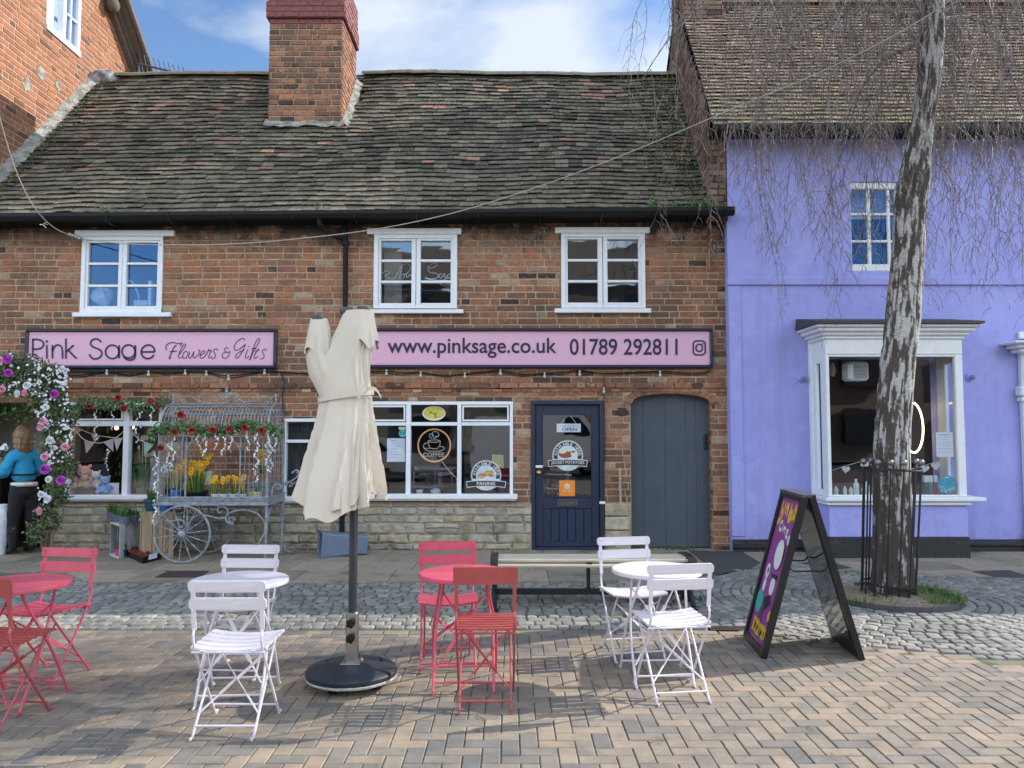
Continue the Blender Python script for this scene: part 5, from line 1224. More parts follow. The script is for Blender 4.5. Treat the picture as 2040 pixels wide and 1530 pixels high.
def pbox(b, f, u0, u1, v0, v1, w0, w1): b.box8([f(u0, v0, w0), f(u1, v0, w0), f(u1, v1, w0), f(u0, v1, w0), f(u0, v0, w1), f(u1, v0, w1), f(u1, v1, w1), f(u0, v1, w1)])
off = Vector((-.022, 0, 0))
fL, lu, lv = panel(NL, FL, AN+off, AF+off, 1); 
if (fL(0.5, .5, 1)-fL(.5, .5, 0)).x > 0: fL, lu, lv = panel(NL, FL, AN+off, AF+off, -1)
fR, ru, rv = panel(NR, FR, AN-off, AF-off, 1)
if (fR(0.5, .5, 1)-fR(.5, .5, 0)).x < 0: fR, ru, rv = panel(NR, FR, AN-off, AF-off, -1)
for f_, nm in ((fL, 'left'), (fR, 'right')):
    b = MB(); w = .085; h = .045
    pbox(b, f_, 0, w, 0, 1, -.02, .022); pbox(b, f_, 1-w, 1, 0, 1, -.02, .022); pbox(b, f_, w, 1-w, 0, h, -.02, .021); pbox(b, f_, w, 1-w, 1-h, 1, -.02, .021); pbox(b, f_, w*.5, 1-w*.5, h*.5, 1-h*.5, -.024 if nm == 'left' else -.022, -.004)
    fr = b.build('frame', m_abl, ab)
    b = MB(); b.poly([f_(w, h, .003), f_(1-w, h, .003), f_(1-w, 1-h, .003), f_(w, 1-h, .003)])
    pr = b.build('poster', m_poster, fr)
    if nm == 'right': b = MB(); b.poly([f_(w, .11, -.0255), f_(1-w, .11, -.0255), f_(1-w, 1-h, -.0255), f_(w, 1-h, -.0255)]); b.build('back_panel', M('glossy_back_panel', (.022, .022, .022), .06, coat=.6, var=0), fr)
# poster art: lettering and abstract shapes (u from far edge = left of poster)
def pf(w): return lambda s, t: fL(1-s, t, w)
ym_, wm_, bm_, tm_ = M('poster_yellow', (.75, .45, .03), .5, var=0), M('poster_white', (.72, .72, .74), .5, var=0), M('poster_black', (.02, .02, .03), .5, var=0), M('poster_teal', (.05, .42, .36), .5, var=0)
po = [c for c in COL.objects if c.name.startswith('poster')][0]
b = MB(); f5 = pf(.0045)
for st in ([(.17, .93), (.19, .865), (.27, .87), (.30, .93)], [(.30, .935), (.27, .85), (.16, .79), (.12, .80)], [(.36, .85), (.37, .90), (.42, .91), (.45, .89), (.46, .84)], [(.57, .93), (.55, .84), (.62, .83), (.66, .86), (.62, .88), (.57, .86)], [(.70, .83), (.76, .92), (.82, .83)], [(.72, .86), (.81, .86)], [(.86, .83), (.87, .92)]): b.ribbon(st, .042, f5, 5)
b.build('lettering', ym_, po)
b = MB()
for st in ([(.36, .80), (.29, .795), (.28, .755), (.34, .745), (.38, .76)], [(.42, .79), (.43, .745)], [(.47, .74), (.48, .77), (.54, .765), (.55, .735)], [(.61, .76), (.68, .76), (.62, .725), (.70, .72)], [(.75, .70), (.82, .715), (.76, .73), (.76, .695), (.83, .69)]): b.ribbon(st, .022, f5, 4)
b.poly([f5(u, v) for u, v in circ(22, .17, 0, 2*pi, .55, .60, ry=.095)]); b.poly([f5(u, v) for u, v in circ(18, .10, 0, 2*pi, .60, .40, ry=.06)]); b.poly([f5(u, v) for u, v in circ(16, .085, 0, 2*pi, .26, .47, ry=.05)]); b.poly([f5(u, v) for u, v in circ(16, .06, 0, 2*pi, .26, .375, ry=.05)])
b.build('pale_shape', wm_, po)
b = MB(); f6 = pf(.006)
b.poly([f6(u, v) for u, v in [(.66, .69), (.76, .66), (.78, .56), (.70, .50), (.72, .58), (.70, .65)]]); b.poly([f6(u, v) for u, v in circ(12, .03, 0, 2*pi, .28, .475, ry=.02)]); b.poly([f6(u, v) for u, v in [(.45, .47), (.72, .48), (.76, .45), (.5, .45)]]); b.poly([f6(u, v) for u, v in [(.40, .31), (.62, .35), (.72, .30), (.52, .24)]])
for st in ([(.42, .30), (.40, .16)], [(.50, .26), (.49, .14)]): b.ribbon(st, .02, f6, 0)
b.build('dark_shape', bm_, po)
b = MB(); b.poly([f5(u, v) for u, v in circ(24, .15, 0, 2*pi, .22, .27, ry=.075)]); b.build('teal_roundel', tm_, po)
b = MB(); b.poly([f5(u, v) for u, v in [(.20, .175), (.30, .165), (.42, .17), (.55, .155), (.70, .165), (.86, .15), (.90, .10), (.72, .075), (.6, .085), (.45, .07), (.30, .085), (.20, .075)]]); b.poly([f5(u, v) for u, v in circ(10, .06, 0, 2*pi, .78, .23, ry=.035)])
for k in range(7): b.ribbon([(.24+k*.06, .052), (.26+k*.06, .035)], .02, f5, 0)
b.build('yellow_flash', ym_, po)
b = MB()
for st in ([(.28, .15), (.30, .10), (.34, .14)], [(.40, .14), (.40, .10), (.45, .13)], [(.52, .13), (.54, .09)], [(.60, .13), (.60, .095), (.68, .12)], [(.75, .13), (.76, .09)]): b.ribbon(st, .025, f6, 4)
b.build('lettering', bm_, po)
b = MB(); b.bbox(AN.x-.05, AN.x+.05, 0, 1, 0, .02)
b = MB(); tp = [AN+Vector((-.05, 0, .0)), AN+Vector((.05, 0, 0)), AF+Vector((.05, 0, 0)), AF+Vector((-.05, 0, 0))]; b.box8([p+Vector((0, 0, -.012)) for p in tp]+[p+Vector((0, 0, .008)) for p in tp]); b.build('hinge_bar', M('dull_dark_metal', (.10, .10, .105), .4, .4), ab)
b = MB()
for u, v in ((.12, .56), (.88, .56)):
    a, c = fL(u, v, -.03), fR(u, v, -.03); m_ = (a+c)/2; b.tube(catmull([tuple(a), tuple(a.lerp(c, .12)+Vector((0, 0, -.03))), tuple(m_+Vector((0, 0, -.03))), tuple(c.lerp(a, .12)+Vector((0, 0, -.03))), tuple(c)], 3), .006, 5)
b.build('stay_bar', m_black, ab)
# ------------------------------------------------------------------ bench
bn = E('slatted_bench', 'backless slatted timber bench on black iron frame facing the navy door', 'bench', (.75, 7.42-DIST, 0))
BX0, BX1, BYc = -.20, 1.70, 7.42-DIST
m_slat = M('weathered_slat', (.55, .50, .40), .8, col2=(.44, .39, .30), ns=5, stretch=(.15, 1, 1), var=.25, vs=30, bump=.4)
for i in range(7):
    t = i/6; y = lerp(-.21, .21, t); z = .455-.030*(2*t-1)**4-(.015 if i in (0, 6) else 0)
    q = MB(); q.bbox(BX0+.05, BX1-.05, BYc+y-.027, BYc+y+.027, z-.028, z, .007); q.build('slat', m_slat, bn)
for x in (BX0, BX1):
    b = MB(); pr = [(-.26, .40), (-.25, .44), (-.2, .463), (0, .472), (.2, .463), (.25, .44), (.26, .40), (.2, .405), (0, .41), (-.2, .405)]
    s_ = 1 if x == BX0 else -1
    b.prism(pr, lambda u, v, d, x=x, s_=s_: Vector((x+s_*d, BYc+u, v)), 0, .07)
    b.bbox(x+s_*.035-.025, x+s_*.035+.025, BYc-.03, BYc+.03, .03, .42, .006)
    for sy in (-1, 1): b.tube(catmull([(x+s_*.035, BYc, .16), (x+s_*.035, BYc+sy*.10, .13), (x+s_*.035, BYc+sy*.19, .05), (x+s_*.035, BYc+sy*.23, .018)], 4), .026, 8); b.lathe([(.04, 0), (.04, .012), (.02, .03)], (x+s_*.035, BYc+sy*.235, 0), 10)
    b.build('end_frame', m_black, bn)
b = MB(); b.bbox(BX0+.06, BX1-.06, BYc-.018, BYc+.018, .095, .15, .005); xm = P(1172, 1140, BYc).x; b.bbox(xm-.018, xm+.018, BYc-.018, BYc+.018, .151, .43, .004); b.bbox(xm-.02, xm+.02, BYc-.21, BYc+.21, .41, .425, .003); b.build('rail', m_black, bn)
# ------------------------------------------------------------------ plastic planter on its side, manhole, drain
pl = E('plastic_planter', 'grey blue plastic planter box lying on its side by the stone wall', 'planter', G(675, 1115))
c = G(676, 1116); c.y = -.42; m_bp = M('grey_blue_plastic', (.13, .17, .25), .42, var=.12, over=[((.2, .2, .2), 12, .66, .76)])
Mx = Matrix.Translation((P(636, 1100, -.62).x, -.62, .165)) @ Matrix.Rotation(radians(24), 4, 'Z') @ Matrix.Rotation(radians(3), 4, 'Y')
b = MB(); L0 = .60
def ring4(x, h): return [Mx @ Vector((x, y, z)) for y, z in rrect(-h, -h, h, h, .025, 3)]
b.grid([r_+[r_[0]] for r_ in (ring4(.02, .135), ring4(0, .155), ring4(0, .172), ring4(.035, .172), ring4(.037, .158), ring4(L0, .120), ring4(L0+.01, .115))]); b.poly(ring4(L0+.01, .115)); b.grid([r_+[r_[0]] for r_ in (ring4(.02, .135), ring4(L0-.02, .108))]); b.poly(ring4(L0-.02, .108))
pr = [(.22, -.068), (.54, -.06), (.54, .06), (.22, .068)]
b.prism(pr, lambda u, v, d: Mx @ Vector((u, -(.158-.065*u)-d, v)), -.004, .006)
b.build('box', m_bp, pl)
b = MB(); b.bbox(.02, .55, -.15, .15, -.165, -.145, .004, Mx); b.build('rim_strip', m_bp, pl)
mh = E('drain_cover', 'rusty patterned iron cover set in the slabs behind the left white table', 'drain cover', G(362, 1144))
q = [G(x, y) for x, y in ((308, 1151), (398, 1151), (417, 1138), (335, 1138))]; b = MB(); z = Vector((0, 0, .006))
b.box8([p-z for p in q]+[p+z for p in q])
for i in range(9):
    for j in range(4):
        A = q[0].lerp(q[1], (i+.5)/9); B = q[3].lerp(q[2], (i+.5)/9); p = A.lerp(B, (j+.5)/4); b.bbox(p.x-.022, p.x+.022, p.y-.016, p.y+.016, .006, .012, .003)
b.build('lid', M('rusty_cover', (.075, .055, .05), .75, .3, var=.4, bump=.4), mh)
dr = E('drain_grate', 'narrow dark slotted drain grate between the setts and brick paving', 'drain', G(1450, 1251))
a, c = G(1412, 1253), G(1504, 1249); b = MB(); b.box(a.x, c.x, a.y-.05, a.y+.045, -.01, .006); b.build('channel', M('drain_black', (.02, .018, .017), .8), dr)
b = MB()
for i in range(15): x = lerp(a.x, c.x, (i+.5)/15); b.bbox(x-.007, x+.007, a.y-.05, a.y+.045, .004, .012, .002)
b.bbox(a.x, c.x, a.y-.06, a.y-.05, .0, .012, .002); b.bbox(a.x, c.x, a.y+.045, a.y+.055, .0, .012, .002); b.build('grate_bars', M('rusty_grate', (.10, .08, .07), .7, .4, var=.3), dr)
# chain on the brick pier
chn = E('hanging_chain', 'short rusty chain hanging on the brick pier right of the navy door', 'chain', P(1235, 935, -.04))
for i in range(17):
    k = P(1235+.35*i/3, 936+i*5.6, -.045); q = MB(); ax = 'Y' if i % 2 else 'X'
    ring = [(0, .013*cos(a), .026*sin(a)) for a in [2*pi*j/10 for j in range(11)]]
    q.tube([k+(Matrix.Rotation(.3+(pi/2 if i % 2 else 0), 3, 'Z') @ Vector(p)) for p in ring], .007, 5, caps=False); q.build('link', M('rusty_chain', (.48, .44, .38), .6, .2) if i == 0 else bpy.data.materials['rusty_chain'], chn)
# ------------------------------------------------------------------ birch
TY = TREE.y
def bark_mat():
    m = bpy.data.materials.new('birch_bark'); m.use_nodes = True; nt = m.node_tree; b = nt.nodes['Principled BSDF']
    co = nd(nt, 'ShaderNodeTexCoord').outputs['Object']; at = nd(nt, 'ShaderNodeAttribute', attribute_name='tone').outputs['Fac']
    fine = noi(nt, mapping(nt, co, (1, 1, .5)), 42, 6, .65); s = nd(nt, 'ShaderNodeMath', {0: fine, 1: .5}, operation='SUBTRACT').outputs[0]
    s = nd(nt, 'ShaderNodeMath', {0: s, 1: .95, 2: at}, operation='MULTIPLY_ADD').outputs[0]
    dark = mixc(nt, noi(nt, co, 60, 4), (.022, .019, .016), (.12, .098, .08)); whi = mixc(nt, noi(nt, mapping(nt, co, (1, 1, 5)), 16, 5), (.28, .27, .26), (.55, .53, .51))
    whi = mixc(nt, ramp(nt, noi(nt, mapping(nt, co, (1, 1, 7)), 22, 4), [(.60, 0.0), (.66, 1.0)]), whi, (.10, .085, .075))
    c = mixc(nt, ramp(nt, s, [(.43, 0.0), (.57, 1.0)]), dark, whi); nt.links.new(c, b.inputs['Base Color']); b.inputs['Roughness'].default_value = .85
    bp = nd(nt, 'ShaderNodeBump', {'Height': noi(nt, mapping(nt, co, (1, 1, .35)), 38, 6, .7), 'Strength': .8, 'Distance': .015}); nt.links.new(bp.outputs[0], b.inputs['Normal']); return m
m_bark = bark_mat()
tr = E('birch_tree', 'weeping silver birch with flaking white bark and bare hanging twigs', 'tree', (TREE.x, TREE.y, 0))
cl = [(1195, 1778, 47), (1150, 1777, 41), (1067, 1777, 36.5), (897, 1776, 35.5), (812, 1781, 34.5), (727, 1788, 34), (640, 1798, 34), (560, 1804, 33), (500, 1809, 31), (410, 1813, 32), (350, 1822, 31), (317, 1826, 28), (242, 1838, 22.5), (149, 1852, 24), (75, 1856, 25), (0, 1858, 23), (-120, 1868, 21), (-300, 1875, 19)]
ctr = [(P(x, y, TY).z, P(x, y, TY).x, r_*.95*(TY+DIST)/F) for y, x, r_ in cl]
ctr = [(-.06, ctr[0][1], ctr[0][2]*1.1)]+ctr+[(10.2, ctr[-1][1]+.05, .05)]
b = MB(); NS, NR_ = 84, 520; rows = []; tones = []
for i in range(NR_+1):
    z = lerp(-.05, 10.0, (i/NR_)); cx_ = interp([(q[0], q[1]) for q in ctr], z); r_ = interp([(q[0], q[2]) for q in ctr], z); row = []; tn = []
    for j in range(NS+1):
        a = 2*pi*(j % NS)/NS; u = Vector((cos(a)*4.2*r_/.17+z*.15, sin(a)*4.2*r_/.17, z*3.6))
        w = noise.noise(u)+.45*noise.noise(u*2.3+Vector((3, 1, 0)))
        v = noise.noise(Vector((cos(a)*7, sin(a)*7, z*2.1)))+.5*noise.noise(Vector((cos(a)*15, sin(a)*15, z*4.5)))
        low = max(0, min(1, (1.5-z)/1.5)); right = .11*cos(a)+.03*-sin(a)  # right: sunlit side put into the bark tone, paler there
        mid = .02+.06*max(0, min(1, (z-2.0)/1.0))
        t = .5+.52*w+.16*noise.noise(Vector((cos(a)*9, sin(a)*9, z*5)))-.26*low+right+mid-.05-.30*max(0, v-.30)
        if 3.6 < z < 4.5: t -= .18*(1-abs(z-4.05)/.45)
        tn.append(min(1, max(0, t))); dk = max(0, .52-t)
        d = .020*v*(1+low)*min(1, dk*5)-.012*dk*8*(.3)+.008*w+.008*noise.noise(Vector((cos(a)*20, sin(a)*20, z*6)))*(.4+dk*3)
        row.append(Vector((cx_+(r_+d)*cos(a), TY+(r_+d)*sin(a), z)))
    rows.append(row); tones.append(tn)
ids = [b.vs(r_) for r_ in rows]
for i in range(NR_):
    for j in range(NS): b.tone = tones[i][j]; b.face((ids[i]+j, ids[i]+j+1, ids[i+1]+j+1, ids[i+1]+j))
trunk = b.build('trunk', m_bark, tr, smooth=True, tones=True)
m_twig = M('birch_twig', (.085, .06, .055), .7, col2=(.21, .17, .155), ns=6, var=.3)
RT_ = random.Random(11)
tx = lambda z: interp([(q[0], q[1]) for q in ctr], z)
starts = []; bm_ = MB()
for k in range(46):
    z = RT_.uniform(5.6, 9.6); a = RT_.uniform(0, 2*pi); L = RT_.uniform(1.3, 3.3)*(1.05 if cos(a) < 0 else 1); up = RT_.uniform(.2, .9)
    p0 = Vector((tx(z), TY, z)); d = Vector((cos(a), sin(a)*.85, 0))
    pts = []
    for i in range(9):
        t = i/8; q = p0+d*L*t+Vector((0, 0, up*sin(t*pi*.62)*1.1-1.25*t**3.2))+Vector((nz(k, t*3), nz(k+50, t*3), nz(k+90, t*3)))*.16*t
        pts.append(q)
    bm_.tube(catmull([tuple(q) for q in pts], 2), [lerp(.030, .005, i/16) for i in range(17)], 5, caps=False)
    for i in range(2, 9):
        for _ in range(2): starts.append((pts[i]+Vector((RT_.gauss(0, .15), RT_.gauss(0, .15), RT_.uniform(-.05, .1))), pts[i]))
for x, y, Y, x2, y2 in ((1835, 20, TY, 1640, -140), (1850, 60, TY, 1990, -30), (1845, 110, TY, 1700, -30), (1480, -60, TY-.3, 1560, 60), (1590, -70, TY+.2, 1490, 60)):   # visible boughs near the frame top
    A, B = P(x, y, Y), P(x2, y2, Y-.1); pts = [A.lerp(B, t)+Vector((0, 0, .12*sin(t*pi))) for t in (0, .25, .5, .75, 1)]; bm_.tube(catmull([tuple(q) for q in pts], 3), [lerp(.028, .008, i/12) for i in range(13)], 6, caps=False)
bm_.build('branch', m_bark, tr, tones=True)
tw = MB()
def strand(p, ln, dens=1.0):
    p = Vector(p); q = [p.copy()]; n_ = max(5, int(ln/.16)); dx, dy = RT_.gauss(0, .10), RT_.gauss(0, .08); ph = RT_.uniform(0, 6); st = ln/n_
    for i in range(n_):
        dx += RT_.gauss(0, .05); dy += RT_.gauss(0, .045); dx *= .93; dy *= .93
        p = p+Vector((dx*st*2+.014*sin(i*.9+ph), dy*st*2, -st)); q.append(p.copy())
    tw.tube(q, [lerp(.0044, .0019, i/n_) for i in range(n_+1)], 3, caps=False)
    for i in range(1, n_):
        for _ in range(2 if RT_.random() < .6*dens else 1):
            if RT_.random() > .8*dens: continue
            az = RT_.uniform(0, 2*pi); l = RT_.uniform(.08, .34)*(1 if i < n_*.8 else .6); d = Vector((cos(az), sin(az), 0)); b0 = q[i].lerp(q[i+1], RT_.random())
            c1 = b0+d*l*.33+Vector((0, 0, -l*.22)); c2 = b0+d*l*.52+Vector((0, 0, -l*.62)); c3 = b0+d*l*.6+Vector((RT_.gauss(0, .02), 0, -l*1.0))
            tw.tube([b0, c1, c2, c3], [.0030, .0025, .0021, .0016], 3, caps=False)
            if RT_.random() < .35:
                d2 = Vector((cos(az+1), sin(az+1), 0)); tw.tube([c1, c1+d2*l*.25+Vector((0, 0, -l*.3)), c1+d2*l*.3+Vector((0, 0, -l*.55))], [.0018, .0015, .0012], 3, caps=False)
            if RT_.random() < .10: tw.tube([c3, c3+Vector((0, 0, -.035))], [.004, .003], 4)   # catkins
# strands from the boughs, and a few aimed curtains of twigs as in the photograph (left and right of the trunk)
cnt = 0
for a, b0 in starts:
    if cnt > 480: break
    x = a.x
    ln = RT_.uniform(.7, 2.6); 
    if a.z-ln > 6.1 and RT_.random() < .8: continue
    if a.z-ln < 3.4: ln = max(.3, a.z-RT_.uniform(3.3, 4.6))
    tw.tube([b0, a], [.005, .004], 3, caps=False); strand(a, ln); cnt += 1
for px, ylo, n_, sp in ((1530, 600, 12, 34), (1565, 720, 8, 12), (1600, 560, 11, 26), (1475, 520, 9, 20), (1640, 620, 7, 24), (1690, 480, 8, 26), (1400, 110, 5, 45), (1330, 90, 3, 25), (1890, 600, 13, 24), (1950, 640, 15, 28), (2010, 560, 15, 26), (2060, 600, 10, 26), (1740, 420, 6, 22), (2110, 700, 10, 30)):
    for _ in range(n_):
        Y = TY+RT_.uniform(-1.1, 1.3); a = P(px+RT_.gauss(0, sp), -60, Y); e = P(px, ylo*RT_.uniform(.55, 1.05), Y).z
        a.z = RT_.uniform(6.2, 6.9); bpt = Vector((lerp(a.x, TREE.x, .25), lerp(a.y, TY, .25), a.z+RT_.uniform(.2, .5)))
        strand(a, a.z-e, 1.0)
tw.build('twigs', m_twig, tr)
# tree guard
tg = E('tree_guard', 'black iron tree guard with ball finials standing round the birch trunk', 'tree guard', (TREE.x, TREE.y, 0))
gc0 = P(1770, 1185, TY); gcx = P(1778, 930, TY).x; gcx0 = P(1769, 1180, TY).x; rg = .262; ztop = P(CX, 935, TY).z
for i in range(14):
    a = 2*pi*(i+.35)/14; q = MB(); x1, y1 = gcx+rg*cos(a), TY+rg*sin(a); x0, y0 = gcx0+(rg-.02)*cos(a), TY+(rg-.02)*sin(a)
    q.tube([(x0, y0, .0), (x1, y1, ztop+.02)], .0085, 6); o = q.build('bar', m_black, tg)
    if i % 2 == 0 or i in (3, 9): q = MB(); q.tube([(x1, y1, ztop), (x1, y1, ztop+.055)], .010, 6); q.sphere((x1, y1, ztop+.075), .031, 10, 8); q.build('ball_finial', M('grey_finial', (.22, .22, .22), .35, .6) if 'grey_finial' not in bpy.data.materials else bpy.data.materials['grey_finial'], tg, smooth=True)
for z, t in ((ztop, 1), (.14, .08)):
    q = MB(); cx_ = lerp(gcx0, gcx, t); rr = rg-.02*(1-t)
    pts = [(cx_+(rr+.004)*cos(a), TY+(rr+.004)*sin(a), z+.015*cos(a)*-1) for a in [2*pi*k/32 for k in range(33)]]; q.tube(pts, .011, 6, caps=False); q.build('hoop', m_black, tg)
# ------------------------------------------------------------------ foliage builders
m_leaf = M('garland_leaf', (0, 0, 0), .6, tone=[(0, (.03, .075, .022)), (.5, (.07, .16, .045)), (.85, (.14, .25, .09)), (1, (.22, .30, .15))], var=.25)
m_olive = M('arch_leaf', (0, 0, 0), .65, tone=[(0, (.032, .05, .022)), (.5, (.08, .115, .045)), (.85, (.15, .185, .085)), (1, (.22, .23, .12))], var=.3)
m_red = M('red_rose', (.42, .012, .02), .6, col2=(.25, .008, .012), ns=40); m_wpet = M('white_petal', (.70, .72, .74), .7, var=.08)
m_pinkp = M('pink_petal', (.72, .25, .42), .7, col2=(.75, .42, .52), ns=25); m_magp = M('magenta_petal', (.38, .03, .38), .7, col2=(.50, .08, .50), ns=25); m_yel = M('daffodil_yellow', (.75, .48, .02), .6, col2=(.70, .36, .01), ns=30, var=.1)
m_stem = M('woody_stem', (.16, .12, .08), .85, var=.35); m_blade = M('bulb_leaf', (.045, .13, .025), .55, col2=(.09, .20, .05), ns=10, var=.25)
m_pgrey = M('grey_plastic_pot', (.12, .15, .20), .5, var=.1); m_compost = M('compost', (.03, .022, .016), .95)
def rv(rg=R):
    while 1:
        v = Vector((rg.uniform(-1, 1), rg.uniform(-1, 1), rg.uniform(-1, 1)))
        if .1 < v.length < 1: return v.normalized()
def leaf(mb, c, L, W, d=None, up=None, curl=.2):
    d = d or rv(); up = up or rv(); sd = d.cross(up); sd = sd.normalized() if sd.length > 1e-3 else d.orthogonal().normalized(); n = sd.cross(d)
    a = c; b = c+d*L*.45+n*L*curl*.5; e = c+d*L-n*L*curl*.3; f = n*W*.22
    i = mb.vs([a, b+sd*W/2+f, e, b-sd*W/2+f, b-f*.3]); mb.face((i, i+1, i+4)); mb.face((i+1, i+2, i+4)); mb.face((i+2, i+3, i+4)); mb.face((i+3, i, i+4))
def bloom(mb, c, r, n, layers=((5, 1.0, .15), (5, .7, .55), (4, .42, .9))):
    n = n.normalized(); t = n.orthogonal().normalized(); b = n.cross(t); ph = U(0, 6)
    for k, (m_, s_, lift) in enumerate(layers):
        for i in range(m_):
            a = ph+k*.6+2*pi*i/m_; d = t*cos(a)+b*sin(a); sd = t*-sin(a)+b*cos(a); w = r*s_*1.25
            p0 = c+n*r*.1*k; p1 = c+d*r*s_*.6+n*r*lift*.55; p2 = c+d*r*s_*(1-.35*lift)+n*r*lift*.95
            i0 = mb.vs([p0, p1+sd*w*.5, p2+sd*w*.28, p2-sd*w*.28, p1-sd*w*.5]); mb.face((i0, i0+1, i0+2, i0+3, i0+4))
def puff(mb, c, r, n, pr):
    for _ in range(n):
        d = rv(); q = c+d*r*U(.5, 1); bloom(mb, q, pr, d+Vector((0, -.6, .2)), ((4, 1, .25),))
def inblob(c, r, sc=(1, 1, 1)):
    d = rv()*(U(0, 1)**.45); return c+Vector((d.x*r*sc[0], d.y*r*sc[1], d.z*r*sc[2]))
def pot_prof(r0, r1, h, lip=.006): return [(r0, 0), (r1, h*.82), (r1+lip, h*.83), (r1+lip, h), (r1-.004, h), (r1-.006, h*.9), (0, h*.9)]
def potted(label, cat, loc, r, h, mpot, group=None, kind='bulb', n=14, ph=.18, flowers=0, sp=None, fm=None, name='potted_plant', tones=False):
    t = E(name, label, cat, loc, group); L = Vector(loc); b = MB(); b.lathe(pot_prof(r*.78, r, h), L, 18, caps=False); b.build('pot', mpot, t)
    sp = sp or r*.8; b = MB(); b.lathe([(r*.92, h*.9), (0, h*.93)], L, 14, caps=False); b.build('soil', m_compost, t); b = MB(); fl = MB()
    for _ in range(n):
        a = U(0, 6.28); q = sp*sqrt(U(0, 1))*.8; az = a+U(-.6, .6); blade(b, (L.x+q*cos(a), L.y+q*sin(a), L.z+h*.88), ph*U(.6, 1.1), U(.010, .018)*(1.6 if kind == 'broad' else 1), U(.01, .06)+q*.5, az)
        if kind == 'broad': blade(b, (L.x+q*cos(a), L.y+q*sin(a), L.z+h*.88), ph*U(.4, .9), .03, U(.01, .08), az+.6)
    b.build('foliage', m_blade, t)
    for _ in range(flowers):
        a = U(0, 6.28); q = sp*sqrt(U(0, 1))*1.25; c = L+Vector((q*cos(a), q*sin(a), h*.9+ph*U(.85, 1.35))); d = Vector((cos(a)*.5+U(-.4, .4), -1+U(-.3, .6), U(-.1, .5)))
        bloom(fl, c, .030 if ph > .15 else .022, d, ((6, 1, .05),)); d.normalize(); fl.lathe([(.007, 0), (.010, .012), (.014, .018)], c, 6, d.to_track_quat('Z', 'Y').to_matrix(), caps=False); fl.tube([c, Vector((L.x+q*.4*cos(a), L.y+q*.4*sin(a), L.z+h*.9))], .003, 3, caps=False)
    if flowers: fl.build('flowers', fm or m_yel, t)
    return t
# ------------------------------------------------------------------ wheeled flower cart
m_zinc = M('zinc_grey_paint', (.22, .245, .28), .5, .2, col2=(.29, .32, .355), ns=14, var=.25)
CF, CB = -1.08, -.40; cm = (CF+CB)/2
ct_ = E('flower_cart', 'grey wrought iron flower cart with barrel cage roof and spoked wheels', 'flower cart', (-3.75, cm, 0))
cx = lambda x: P(x, 900, CF).x; cz = lambda y: P(CX, y, CF).z
X0, X1 = cx(318), cx(533); ZT0, ZT1, ZS = cz(1006), cz(990), cz(853); RR = (CB-CF)/2
b = MB(); b.bbox(X0, X1, CF, CB, ZT0+.03, ZT0+.05); 
for q in ((X0-.02, X1+.02, CF-.02, CF, ZT0, ZT1), (X0-.02, X1+.02, CB, CB+.02, ZT0, ZT1), (X0-.02, X0, CF, CB, ZT0, ZT1), (X1, X1+.02, CF, CB, ZT0, ZT1)): b.bbox(*q)
for y in (CF-.028, CB+.02): b.bbox(X0-.03, X1+.03, y, y+.012, ZT1-.014, ZT1+.006); b.bbox(X0-.03, X1+.03, y, y+.012, ZT0-.006, ZT0+.016)
for x in (X0-.032, X1+.02): b.bbox(x, x+.012, CF-.02, CB+.02, ZT1-.014, ZT1+.006); b.bbox(x, x+.012, CF-.02, CB+.02, ZT0-.006, ZT0+.016)
for i in range(34): x = lerp(X0, X1, (i+.5)/34); b.tube([(x-.016, CF-.022, ZT0+.045), (x, CF-.026, ZT0+.06), (x+.016, CF-.022, ZT0+.075)], .006, 5)
tray = b.build('tray', m_zinc, ct_)
b = MB()
for x in (X0, X1):
    for y in (CF, CB): b.bbox(x-.014, x+.014, y-.014, y+.014, ZT1, ZS)
b.bbox(X0, X1, CF-.008, CF+.008, ZS-.012, ZS+.012); b.bbox(X0, X1, CB-.008, CB+.008, ZS-.012, ZS+.012); b.bbox(X0-.01, X0+.008, CF, CB, ZS-.012, ZS+.012); b.bbox(X1-.008, X1+.01, CF, CB, ZS-.012, ZS+.012)
zr = cz(925); XA, XB = cx(371), cx(479); za = cz(905)
for y in (CF, CB):
    b.bbox(XA-.010, XA+.010, y-.008, y+.008, ZT1, ZS); b.bbox(XB-.010, XB+.010, y-.008, y+.008, ZT1, ZS)
    xm = (XA+XB)/2; rx = (XB-XA)/2; b.tube([(xm+rx*cos(a), y, za+(cz(866)-za)*sin(a)) for a in [pi*i/16 for i in range(17)]], .010, 6)
    for u, v in ((X0, XA), (XB, X1)):
        b.tube([(u, y, zr), (v, y, zr)], .006, 5); 
        for i in range(1, 6): x = lerp(u, v, i/6); b.tube([(x, y, ZT1), (x, y, ZS)], .0042, 4)
    b.tube([(XA, y, zr), (XA-.02, y, zr)], .006, 5)
for x in (X0, X1):
    b.tube([(x, CF, zr), (x, CB, zr)], .005, 5)
    for i in range(1, 8): y = lerp(CF, CB, i/8); b.tube([(x, y, ZT1), (x, y, ZS)], .0042, 4)
    b.tube([(x, cm+RR*.9*cos(a), zr+(ZS-zr)*.9*sin(a)) for a in [pi*i/10 for i in range(11)]], .007, 5)
b.build('cage', m_zinc, ct_)
b = MB()
for i in range(31):
    x = lerp(X0, X1, i/30); e = i in (0, 30); b.tube([(x, cm+RR*cos(a), ZS+RR*.93*sin(a)) for a in [pi*k/14 for k in range(15)]], .013 if e else .0052, 6 if e else 4)
for a in (.6, 1.05, pi/2, pi-1.05, pi-.6): b.tube([(X0, cm+RR*cos(a), ZS+RR*.93*sin(a)), (X1, cm+RR*cos(a), ZS+RR*.93*sin(a))], .007, 5)
